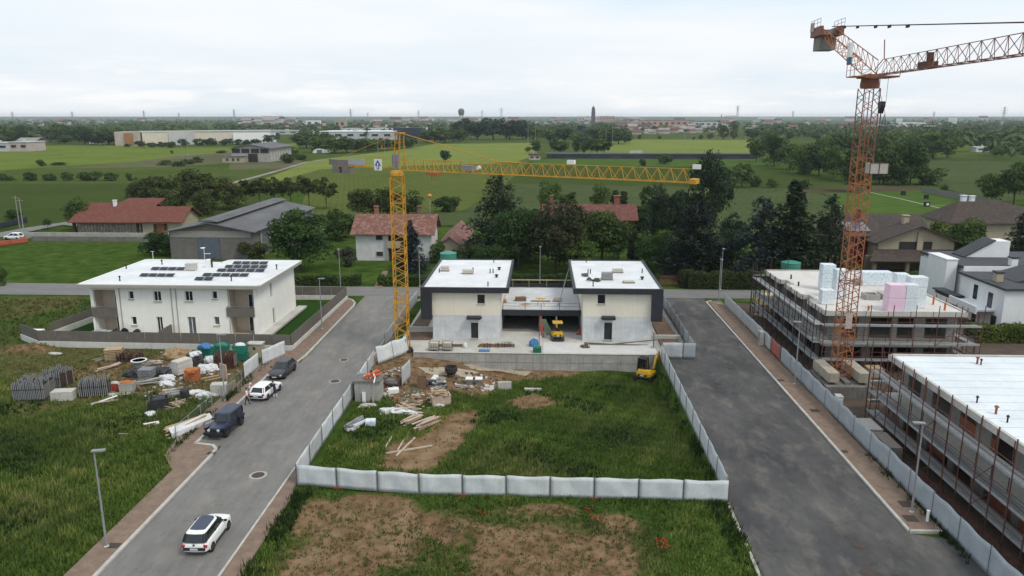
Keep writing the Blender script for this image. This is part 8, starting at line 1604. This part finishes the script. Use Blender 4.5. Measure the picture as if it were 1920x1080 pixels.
for x, y, l, s in ((915, 652, 'upright rusty starter bars behind the blue packs', 1), (938, 652, 'curly heap of rusty bent bars on the yard', 2), (950, 650, 'rightmost small heap of rusty bars on the yard', 3)):
 t = thing('bent_bars', P(x, y, PZ), l, 'steel bars'); q = random.Random(s); b = MB()
 for k in range(12): a = q.uniform(-.6, .6); b.path([(a, q.uniform(-.3, .3), 0), (a + q.uniform(-.1, .1), 0, q.uniform(.3, .7)), (a + q.uniform(-.5, .5), q.uniform(-.3, .3), q.uniform(.2, .6))], .018, 3)
 b.build('bars', rust_d, t)
lump('white_sack', 872, 651, (.3, .3, .4), sack, 'grey white sack standing on the yard by the left door', 'sack', 25, z=PZ); lump('blue_bag', 1001, 648, (.55, .6, .55), blue_p, 'blue bag with white print beside the dividing wall', 'bag', 26, .1, PZ); blockpile('green_crate', 1007, 661, 1.0, .8, .7, 2, mat('green_crate_paint', (.02, .16, .095)), 'green crate in front of the blue bag', 'crate', 0, False, z=PZ); heap('paving_offcuts', 1096, 651, 6, .5, mat('brown_stone', (.15, .11, .08)), 'dark brown stone offcuts on the pale terrace', 'stones', (1.6, .3, .25), (.4, .3), z=PZ, zrot=1.5, part='stone')
heap('kerb_lengths', 1160, 646, 3, 9.5, conc_d, 'long dark timber lengths lying before the right block door', 'lengths', (.3, .3, .1), (.14, .1), z=PZ, zrot=.01); t = thing('fence_post', P(1225, 652, PZ), 'dark upright post at the right corner of the terrace', 'post'); b = MB(); b.bar((0, 0, 0), (0, 0, 1.9), .12); b.build('upright', conc_d, t); b = MB(); b.box(-.3, -.3, 0, .3, .3, .1); b.build('base', conc, t)
for px, py, n, m, l, tx in ((1081, 628, 3, mat('red_oxide_beam', (.36, .09, .06)), 'red oxide beams leaning in the right garage bay', 1.4), (1026, 628, 4, mat('green_grey_boards', (.19, .25, .17)), 'greenish boards leaning by the red garage post', -.9), (1016, 632, 2, mat('red_oxide_beam_b', (.36, .10, .07)), 'red oxide beams leaning against the garage post', -.3)):
 t = thing('leaning_boards', P(px, py, PZ), l, 'boards')
 for k in range(n): b = MB(); b.bar((k * .22, 0, .05), (k * .2 + tx, .25, 2.05), .16); b.build('board', m, t)
# terrace things at the white house
bin_('round_planter', 258, 628, .7, .7, .55, black_p, 'dark plant pot with a small plant on the white house terrace', 'planter', 0, .3, L_olive, .8, .47); lump('covered_furniture', 196, 629, (1.7, .6, .5), mat('grey_cover', (.26, .28, .31), (.4, .4, .42), scale=3), 'covered grey garden furniture heap in the left loggia', 'garden furniture', 31, .2, .47); lump('stroller_heap', 219, 630, (.6, .5, .6), blk, 'dark folded pushchair and toys beside the furniture heap', 'toys', 32, .2, .47)
t = thing('round_table', P(235, 629, .47), 'round black table on its side at the left terrace', 'table'); b = MB(); b.tube((0, -.03, .5), (0, .03, .5), .5, 18); b.build('top', black_p, t); b = MB(); b.bar((0, .05, .5), (0, .5, .05), .06); b.build('leg', black_p, t)
blockpile('white_slab', 66, 622, 2.2, .8, .3, 1, white_p, 'white slab lying inside the far left garden corner', 'slab', 0, False, z=.2)
lump('red_scrap', 543, 665, (.35, .25, .15), foot_r, 'red plastic foot lying on the pavement corner', 'scrap', 33)
hoarding('net_fence', [G(-15, 464), G(54, 455)], 'orange red net fence by the far left road', 1.2, 3.5, mat('orange_net', (.42, .10, .06)), seed=40, wav=.05)
hoarding('panel_fence', [G(-10, 432), G(52, 417)], 'dark panel fence along the bungalow road', 1.6, 4, mat('dark_blue_panel', (.03, .035, .045)), seed=41, wav=.01)
# ================================================================ VEHICLES
tyre_m = mat('tyre_rubber', (.018, .018, .019), fine=.1); rim_d = mat('dark_alloy', (.06, .06, .065), rough=.4, metal=.5); car_gl = mat('car_glass', (.012, .016, .019), rough=.06, spec=.7, fine=0)
lamp_r = mat('rear_lamp_red', (.42, .015, .03), rough=.25, fine=0); lamp_w = mat('head_lamp', (.72, .74, .76), rough=.15, fine=0); plate_m = mat('number_plate', (.62, .63, .64), (.45, .46, .47), scale=14)
def paint(n, c): return mat(n, c, tuple(k * .94 for k in c), scale=.6, rough=.28, spec=.5, fine=.015)
def car(name, px, py, ahead, label, L_=4.2, W=1.78, H=1.5, pm=None, roof=None, belt=.98, gl=(-.47, .24, -.34, .08), boxy=False, xyz=None, pillar=None, wr=.33, base=None):
 """body lofted nose to tail, glasshouse, roof, wheels with rims, lamps, mirrors; +X is the nose"""
 x, y = G(px, py, .0) if xyz is None else xyz; t = thing(name, (x, y, .0), label, 'car', None, ahead); w = W / 2; pillar = pillar or pm
 S = [(-.5, .42, .80, .84), (-.485, .30, .93, .93), (-.40, .24, belt, .985), (-.15, .22, belt, 1), (.12, .22, belt - .02, 1), (.27, .23, belt - .06, .99), (.40, .25, belt - .15, .965), (.465, .28, belt - .25, .92), (.495, .34, belt - .36, .84), (.502, .42, belt - .44, .78)]
 if boxy: S = [(-.5, .5, belt - .02, .84), (-.49, .45, belt, .86), (-.2, .42, belt, .86), (.1, .42, belt, .86), (.22, .45, belt - .02, .8), (.42, .5, belt - .1, .70), (.47, .55, belt - .12, .66), (.475, .55, belt - .14, .64)]
 rings = []
 for s, zb, zt, k in S:
  a = w * k; rings.append([(s * L_, yy, zz) for yy, zz in ((-a * .88, zb), (-a * .98, zb + .12), (-a, (zb + zt) * .5), (-a * .985, zt - .14), (-a * .90, zt - .02), (-a * .5, zt + .035), (0, zt + .05), (a * .5, zt + .035), (a * .90, zt - .02), (a * .985, zt - .14), (a, (zb + zt) * .5), (a * .98, zb + .12), (a * .88, zb))])
 b = MB(); b.loft(rings); body = b.build('body', pm, t, smooth=True); m_ = body.modifiers.new('sub', 'SUBSURF'); m_.levels = m_.render_levels = 1
 x0, x1, x2, x3 = [g * L_ for g in gl]; k0, k1 = (.86, .70) if not boxy else (.84, .80); zb, zt = belt - .03, H - .07
 def ring(xa, xb, k, z, n=5):
  a = w * k; return [(xa, -a * .86, z), (xa + .12, -a, z), ((xa + xb) / 2, -a * 1.02, z), (xb - .25, -a, z), (xb, -a * .7, z), (xb + .06, 0, z), (xb, a * .7, z), (xb - .25, a, z), ((xa + xb) / 2, a * 1.02, z), (xa + .12, a, z), (xa, a * .86, z), (xa - .05, 0, z)]
 f = .55; R0, R1 = ring(x0, x1, k0, zb), ring(x2, x3, k1, zt); Rm = [tuple(p[i] * (1 - f) + q_[i] * f + (0 if i != 1 else (.02 if p[1] > 0 else -.02 if p[1] < 0 else 0)) for i in range(3)) for p, q_ in zip(R0, R1)]
 b = MB(); b.loft([R0, Rm, R1]); b.build('window', car_gl, t, smooth=False)
 b = MB(); R2 = ring(x2 - .06, x3 + .06, k1 * 1.04, zt - .01); R3 = ring(x2 + .05, x3 - .06, k1 * .93, H - .01); R4 = ring(x2 + .25, x3 - .25, k1 * .7, H + .015); b.loft([R2, R3, R4]); rf = b.build('roof', pm, t, smooth=False)
 if roof: b = MB(); b.loft([ring(x2 + .28, x3 - .06, k1 * .84, H - .02), ring(x2 + .32, x3 - .1, k1 * .80, H + .035)]); b.build('glass_roof', roof, rf)
 b = MB()
 for sy in (-1, 1):
  i = (1, 3, 2) if sy < 0 else (9, 7, 8)
  for j, r in zip(i, (.055, .045, .035)): b.tube(tuple(Vector(R0[j]) + Vector((0, sy * .012, 0))), tuple(Vector(Rm[j]) + Vector((0, sy * .012, 0))), r, 5); b.tube(tuple(Vector(Rm[j]) + Vector((0, sy * .012, 0))), tuple(Vector(R1[j]) + Vector((0, sy * .012, 0))), r, 5)
  j = 4 if sy < 0 else 6; b.tube(R0[j], R1[j], .045, 5); j = 0 if sy < 0 else 10; b.tube(R0[j], R1[j], .05, 5)
 b.build('pillars', pillar, t)
 for sx in (-.315, .31):
  for sy in (-1, 1):
   wx, wy = sx * L_, sy * (w - .10); b = MB(); b.tube((0, -.11, 0), (0, .11, 0), wr, 18); wh = b.build('wheel', tyre_m, t, loc=(wx, wy, wr)); b = MB(); b.tube((0, sy * .1, 0), (0, sy * .125, 0), wr * .66, 14); b.build('rim', rim_d, wh)
   b = MB(); n = 12; V_ = [];
   for k in range(n + 1): a = math.pi * k / n; V_ += [(wx + math.cos(a) * (wr + .05), sy * (w * 1.0 - .06), wr + math.sin(a) * (wr + .05)), (wx + math.cos(a) * (wr + .05), sy * (w + .012), wr + math.sin(a) * (wr + .05)), (wx + math.cos(a) * (wr + .11), sy * (w + .012), wr + math.sin(a) * (wr + .11))]
   b.add(V_, [(k * 3, k * 3 + 1, k * 3 + 4, k * 3 + 3) for k in range(n)] + [(k * 3 + 1, k * 3 + 2, k * 3 + 5, k * 3 + 4) for k in range(n)]); b.build('wheel_arch', black_p if boxy else pm, t)
 xr, xf = -.5 * L_, (.5 if not boxy else .478) * L_; hl = belt - .33 if not boxy else belt - .28
 for sy in (-1, 1):
  b = MB(); b.obox((0, 0, 0), (.16, .30, .17), sy * .35); o = b.build('tail_lamp', lamp_r, t, loc=(xr + .07, sy * w * .80, .80 if not boxy else .9)); bv = o.modifiers.new('b', 'BEVEL'); bv.width = .05; bv.segments = 2
  b = MB()
  if boxy: b.tube((0, 0, 0), (.06, 0, 0), .13, 14)
  else: b.obox((0, 0, 0), (.22, .26, .11), -sy * .6)
  o = b.build('headlight', lamp_w, t, loc=(xf - (.16 if not boxy else .03), sy * w * (.68 if not boxy else .46), hl - (0 if boxy else .06)))
  b = MB(); b.obox((0, 0, 0), (.14, .22, .16)); o = b.build('mirror', black_p if pm is not P_white2 else pm, t, loc=(x1 - .42, sy * (w + .10), belt + .06)); bv = o.modifiers.new('b', 'BEVEL'); bv.width = .04
  b = MB(); b.obox((0, 0, 0), (.2, .025, .03)); b.build('door_handle', pm if not boxy else black_p, t, loc=(-.12 * L_, sy * (w + .005), belt - .16)) ; b = MB(); b.obox((0, 0, 0), (.2, .025, .03)); b.build('door_handle', pm if not boxy else black_p, t, loc=(.12 * L_, sy * (w + .005), belt - .18))
 b = MB(); b.obox((0, 0, 0), (.04, .50, .12)); b.build('number_plate', plate_m, t, loc=(xr - .05, 0, .62)); b = MB(); b.obox((0, 0, 0), (.04, .50, .12)); b.build('number_plate', plate_m, t, loc=(xf + .02, 0, .45 if not boxy else .6))
 b = MB(); b.obox((0, 0, 0), (.14, W * .80, .19)); o = b.build('bumper_trim', black_p, t, loc=(xr + .03, 0, .61)); b = MB(); b.obox((0, 0, 0), (.14, W * .5, .16)); b.build('grille', black_p, t, loc=(xf - .04, 0, belt - .46 if not boxy else belt - .32))
 b = MB(); [b.obox((0, sy * (w - .01), .30), (L_ * .42, .05, .09)) for sy in (-1, 1)]; [b.build('sill_trim', black_p, t) for _ in (0,)]
 return t
P_white = paint('white_car_paint', (.80, .80, .78)); P_white2 = paint('bright_white_car_paint', (.80, .80, .81)); P_grey = paint('dark_grey_car_paint', (.050, .050, .058)); P_navy = paint('matt_navy_paint', (.018, .026, .055))
V1 = car('white_car', 391, 1012, R(91), 'white car with a dark panoramic glass roof driving up the left road', 4.25, 1.78, 1.62, P_white, mat('blue_black_glass_roof', (.010, .018, .045), rough=.08, spec=.8, fine=0), 1.06, (-.485, .25, -.42, .09), pillar=black_p)
b = MB(); b.lathe([(.07, 0), (.07, .02), (.01, .03)], 12); o = b.build('badge', mat('dark_badge', (.08, .02, .03)), V1, loc=(-2.14, 0, .90)); o.rotation_euler = (0, -R(90), 0)
car('white_hatchback', 499, 740, R(84), 'white hatchback parked in the lay-by with three people beside it', 4.35, 1.82, 1.46, P_white2, None, .96, (-.46, .24, -.37, .04))
car('grey_car', 530, 702, R(-94), 'dark grey car parked facing the camera behind the white hatchback', 4.35, 1.79, 1.56, P_grey, None, 1.0, (-.47, .24, -.34, .06))
J = car('navy_jeep', 423, 807, R(-95), 'matt dark blue off-road vehicle with round headlights parked in the lay-by', 4.3, 1.84, 1.84, P_navy, None, 1.14, (-.475, .155, -.47, .10), True, None, P_navy, .41)
for sx, sy in ((.31, -1), (.31, 1), (-.315, -1), (-.315, 1)): b = MB(); b.obox((0, 0, 0), (1.1, .26, .10)); b.obox((.5 if sx > 0 else -.5, 0, -.08), (.1, .26, .2)); b.build('fender', P_navy, J, loc=(sx * 4.3, sy * .84, .98))
b = MB(); b.box(-.14, -.85, -.12, .14, .85, .1); b.build('bumper', black_p, J, loc=(2.16, 0, .62)); b = MB(); b.tube((-.12, 0, 0), (.12, 0, 0), .38, 16); b.build('spare_wheel', tyre_m, J, loc=(-2.28, 0, 1.05))
car('white_suv', 27, 449, R(176), 'white car parked far left beside the orange net fence', 4.3, 1.8, 1.62, P_white2, None, 1.02, (-.47, .30, -.36, .08))
for px, py, l in ((172, 270, 'left pale car among distant trees'), (192, 271, 'right pale car among distant trees')): car('distant_car', px, py, 0, l + ' by the long warehouse', 4.6, 1.9, 1.7, P_white2)
o = car('black_van', 1109, 470, R(-90), 'dark vehicle with a pale roof half hidden under the trees behind the right block', 4.8, 1.9, 1.9, P_grey, lamp_w, 1.1, (-.48, .32, -.46, .12))
def digger(px, py, rz, canopy, label, z=None):
 x, y, z = P(px, py, z); t = thing('mini_excavator', (x, y, z), label, 'excavator', None, rz); dkg = mat('digger_dark_steel' , (.03, .03, .033), rough=.6)
 for s in (-1, 1): b = MB(); b.extr([(-.85, .18), (-.7, .02), (.7, .02), (.85, .18), (.85, .34), (.7, .45), (-.7, .45), (-.85, .34)], 'y', s * .72 - .16, s * .72 + .16); b.build('track', tyre_m if not canopy else mat('blue_grey_track', (.05, .08, .12)), t)
 b = MB(); b.box(-.55, -.55, .22, .55, .55, .5); b.build('undercarriage', dkg, t)
 prof = [(-.05, -.80), (.75, -.80), (.82, -.5), (.82, .5), (.75, .80), (-.05, .80), (-.62, .72), (-.92, .40), (-.98, 0), (-.92, -.40), (-.62, -.72)]
 b = MB(); b.loft([[(px_ * f, py_ * f, zz) for px_, py_ in prof] for f, zz in ((.93, .52), (1, .60), (1, .82), (.97, .9))]); body = b.build('body', yel, t)
 b = MB(); b.loft([[(-.95 + dx, -.62, .9), (-.2, -.72, .9), (-.2, .72, .9), (-.95 + dx, .62, .9), ] if k == 0 else [(-.86, -.5, 1.22), (-.25, -.6, 1.22), (-.25, .6, 1.22), (-.86, .5, 1.22)] for k, dx in ((0, .02), (1, 0))]); b.build('engine_hood', yel, t)
 b = MB(); b.box(-1.0, -.4, .64, -.93, .4, .88); b.build('rear_grille', dkg, t); b = MB(); b.box(-1.02, -.2, .7, -1.003, .2, .84); b.build('badge', plate_m, t)
 if canopy:
  b = MB(); b.box(-.75, -.66, 2.32, .62, .66, 2.42); b.build('canopy', yel, t); b = MB(); [b.bar((-.62, s * .5, 1.2), (-.62, s * .5, 2.32), .07) for s in (-1, 1)]; b.build('canopy_post', dkg, t); b = MB(); b.box(-.3, -.28, .9, .15, .28, 1.2); b.box(-.38, -.28, 1.2, -.26, .28, 1.65); b.build('seat', black_p, t)
 else:
  b = MB(); b.loft([[(-.40, -.1, .9), (.72, -.1, .9), (.72, .72, .9), (-.40, .72, .9)], [(-.40, -.08, 1.5), (.66, -.08, 1.6), (.66, .70, 1.6), (-.40, .70, 1.5)], [(-.36, -.05, 2.25), (.45, -.05, 2.25), (.45, .66, 2.25), (-.36, .66, 2.25)]]); cb = b.build('cab', car_gl, t)
  b = MB(); [b.bar(p, q_, .06) for p, q_ in (((-.41, -.11, .9), (-.37, -.06, 2.25)), ((-.41, .73, .9), (-.37, .67, 2.25)), ((.73, -.11, .9), (.46, -.06, 2.25)), ((.73, .73, .9), (.46, .67, 2.25)))]; b.build('cab_frame', dkg, cb); b = MB(); b.box(-.42, -.1, 2.25, .5, .71, 2.33); b.build('cab_roof', dkg, cb)
 ys = -.42 if not canopy else 0
 b = MB(); b.box(.78, ys - .14, .62, 1.05, ys + .14, .95); b.build('boom_swing', dkg, t); b = MB(); b.bar((1.0, ys, .85), (1.55, ys, 1.95), .2); b.bar((1.55, ys, 1.95), (2.35, ys, 2.35), .18); b.build('boom', yel, t)
 b = MB(); b.bar((2.35, ys, 2.38), (2.75, ys, .95), .16); b.build('dipper', mat('worn_orange_paint', (.48, .2, .02)), t); b = MB(); b.tube((1.1, ys, 1.3), (1.7, ys, 1.95), .05, 6); b.tube((1.75, ys, 2.25), (2.3, ys, 2.55), .05, 6); b.build('ram', galv, t)
 b = MB(); b.extr([(2.75, 1.0), (2.9, .7), (2.75, .35), (2.45, .2), (2.3, .45), (2.5, .85)], 'y', ys - .28, ys + .28); b.build('bucket', dkg, t); b = MB(); b.box(.95, -.8, .08, 1.05, .8, .4) if False else b.box(-1.18, -.75, .06, -1.1, .75, .36) if canopy else b.box(1.15, -.75, .06, 1.22, .75, .36); b.bar((1.1 if not canopy else -1.1, 0, .22), (.5 if not canopy else -.5, 0, .3), .14); b.build('dozer_blade', dkg, t)
 return t
D1 = digger(1210, 712, R(62), False, 'yellow mini excavator with a dark cab and raised arm in the plot corner'); D1.scale = (1.2, 1.2, 1.12)
D2 = digger(1045, 636, R(93), True, 'yellow mini excavator with an open canopy parked in the right garage', PZ); D2.scale = (.95, .95, .95)
# ================================================================ PEOPLE
skin_m = mat('skin', (.42, .25, .18), fine=.03); hair_m = mat('dark_hair', (.02, .014, .01)); shirt_w = mat('white_shirt', (.72, .73, .75)); trouser_b = mat('black_trousers', (.022, .022, .026)); jean = mat('dark_blue_jeans', (.030, .042, .07)); top_b = mat('dark_top', (.035, .022, .030)); shoe_w = mat('pale_trainers', (.66, .66, .64)); shoe_b = mat('black_shoes', (.015, .015, .015))
def skinned(V, E_, Rr, root, name, lv=2):
 me = bpy.data.meshes.new(name); me.from_pydata(V, E_, []); ob = bpy.data.objects.new(name, me); COL.objects.link(ob)
 md = ob.modifiers.new('skin', 'SKIN'); md.use_smooth_shade = True; sv = me.skin_vertices[0].data
 for i, r in enumerate(Rr): sv[i].radius = (r, r) if not isinstance(r, tuple) else r; sv[i].use_root = (i == root)
 s = ob.modifiers.new('sub', 'SUBSURF'); s.levels = s.render_levels = lv
 dg = bpy.context.evaluated_depsgraph_get(); dg.update(); m2 = bpy.data.meshes.new_from_object(ob.evaluated_get(dg)); bpy.data.objects.remove(ob); return m2
def person(px, py, rz, label, top, low, shoes, sleeve, arms, stride=.12, lean=0.0):
 x, y = G(px, py, 0); t = thing('person', (x, y, 0), label, 'person', None, rz)
 # joints, +X is forward; arms = ((elbow),(wrist)) for left (+Y) and right (-Y)
 ln = lambda z: lean * max(0, z - .9)
 V = [(0, 0, .95), (ln(1.15), 0, 1.15), (ln(1.38), 0, 1.38), (ln(1.5) + .01, 0, 1.5), (ln(1.58) + .02, 0, 1.58), (ln(1.68) + .03, 0, 1.67), (ln(1.75) + .02, 0, 1.75)]
 Rr = [(.155, .115), (.14, .10), (.17, .105), (.07, .07), (.055, .058), (.075, .09), (.06, .07)]; E_ = [(i, i + 1) for i in range(6)]; kind = ['low', 'top', 'top', 'top', 'skin', 'skin', 'skin']; hands = []
 for s, fx in ((1, stride), (-1, -stride)):
  n = len(V); V += [(0, s * .10, .88), (fx * .6, s * .105, .50), (fx - .02, s * .11, .09), (fx + .13, s * .12, .045)]; Rr += [(.095, .095), (.06, .06), (.042, .045), (.035, .045)]; E_ += [(0, n), (n, n + 1), (n + 1, n + 2), (n + 2, n + 3)]; kind += ['low', 'low', 'shoe', 'shoe']
  (el, wr) = arms[0 if s > 0 else 1]; sh = (ln(1.42), s * .20, 1.42); n = len(V); e = Vector(sh) + Vector(el); w_ = e + Vector(wr); V += [sh, tuple(e), tuple(w_), tuple(w_ + Vector(wr).normalized() * .08)]; Rr += [.062, .045, .03, (.038, .02)]; E_ += [(2, n), (n, n + 1), (n + 1, n + 2), (n + 2, n + 3)]; kind += ['top', sleeve, 'skin', 'skin']; hands.append((w_ + Vector(wr).normalized() * .08, Vector(wr).normalized(), s))
 for hp_, d, s in hands:                                  # four fingers and a thumb, each its own short chain out of the palm
  side = d.orthogonal().normalized(); sd2 = d.cross(side)
  for k, l in enumerate((.065, .078, .074, .058)): n = len(V); o_ = hp_ + side * (-.027 + .018 * k); V += [tuple(o_ + d * .01), tuple(o_ + d * (l * .55) + sd2 * .006), tuple(o_ + d * l + sd2 * .022)]; Rr += [.0095, .009, .0075]; E_ += [(n - (n - 0) + V.index(tuple(hp_)) if tuple(hp_) in V else 0, n), (n, n + 1), (n + 1, n + 2)]; kind += ['skin'] * 3
  n = len(V); o_ = hp_ - d * .05 + side * .03; V += [tuple(o_), tuple(o_ + side * .028 + d * .03), tuple(o_ + side * .034 + d * .058)]; Rr += [.012, .010, .008]; E_ += [(V.index(tuple(hp_)) if tuple(hp_) in V else 0, n), (n, n + 1), (n + 1, n + 2)]; kind += ['skin'] * 3
 me = skinned(V, E_, Rr, 0, 'body'); ms = {'skin': 0, 'top': 1, 'low': 2, 'shoe': 3}
 for m in (skin_m, top, low, shoes): me.materials.append(m)
 segs = [(Vector(V[a]), Vector(V[c]), kind[c] if c != 7 else 'low') for a, c in E_]; idx = []
 for p in me.polygons:
  c = p.center; best, bk = 9, 'skin'
  for a, d, k in segs:
   u = d - a; f = max(0, min(1, (c - a).dot(u) / max(u.length_squared, 1e-9))); ds = (c - a - u * f).length
   if ds < best: best, bk = ds, k
  if bk in ('low', 'top') and abs(c.y) < .22 and .8 < c.z < 1.5: bk = 'top' if c.z > .98 else 'low'
  if bk == 'low' and c.z < .10: bk = 'shoe'
  idx.append(ms[bk])
 me.polygons.foreach_set('material_index', idx); body = link('body', me, t)
 hx, hz = ln(1.68) + .03, 1.68
 b = MB(); b.blob((hx - .018, 0, hz + .045), (.098, .088, .085), .04, 12, 8, 3); b.build('hair', hair_m, t, smooth=True)
 b = MB(); b.extr([(hx + .085, hz - .01), (hx + .115, hz - .035), (hx + .085, hz - .045)], 'y', -.012, .012); b.build('nose', skin_m, t)
 for s in (-1, 1): b = MB(); b.blob((hx + .082, s * .03, hz - .002), (.01, .014, .008), 0, 8, 5); b.build('eye', black_p, t); b = MB(); b.blob((hx - .005, s * .082, hz - .02), (.022, .01, .032), 0, 8, 5); b.build('ear', skin_m, t)
 b = MB(); b.box(hx + .078, -.025, hz - .072, hx + .09, .025, hz - .063); b.build('mouth', lamp_r, t)
 return t
person(464, 759, R(20), 'person in a white shirt and black trousers standing behind the white hatchback', shirt_w, trouser_b, shoe_b, 'top', (((.12, .06, -.25), (.22, -.05, .05)), ((.02, -.06, -.29), (.10, .02, -.24))), .2)
person(469, 744, R(20), 'person in a white top leaning on the tailgate of the white hatchback', shirt_w, mat('grey_shorts', (.10, .10, .115)), shoe_b, 'skin', (((.16, .06, -.22), (.26, -.02, .04)), ((.22, -.05, -.16), (.27, .03, .08))), .08, .25)
person(516.5, 746.5, R(140), 'person in dark clothes and pale trainers bending to the hatchback side door', top_b, jean, shoe_w, 'top', (((.20, .04, -.20), (.24, -.06, .02)), ((.20, -.04, -.22), (.25, .04, .0))), .10, .35)
# ================================================================ AIR
b = MB(); b.box(-8000, -60, -1.5, 8000, 8200, 48); hz_ = b.build('haze', []); hz_['kind'] = 'stuff'; hz_['label'] = 'pale summer haze over the plain'
hm = bpy.data.materials.new('pale_haze'); hm.use_nodes = True; N = hm.node_tree.nodes; N.remove(N['Principled BSDF']); pv = N.new('ShaderNodeVolumePrincipled'); pv.inputs['Color'].default_value = (.86, .92, 1, 1); pv.inputs['Density'].default_value = .00008; pv.inputs['Anisotropy'].default_value = .25
hm.node_tree.links.new(pv.outputs[0], N['Material Output'].inputs['Volume']); hz_.data.materials.append(hm)
sc.cycles.volume_bounces = 0; sc.cycles.max_bounces = 6; sc.cycles.diffuse_bounces = 3; sc.cycles.use_adaptive_sampling = True
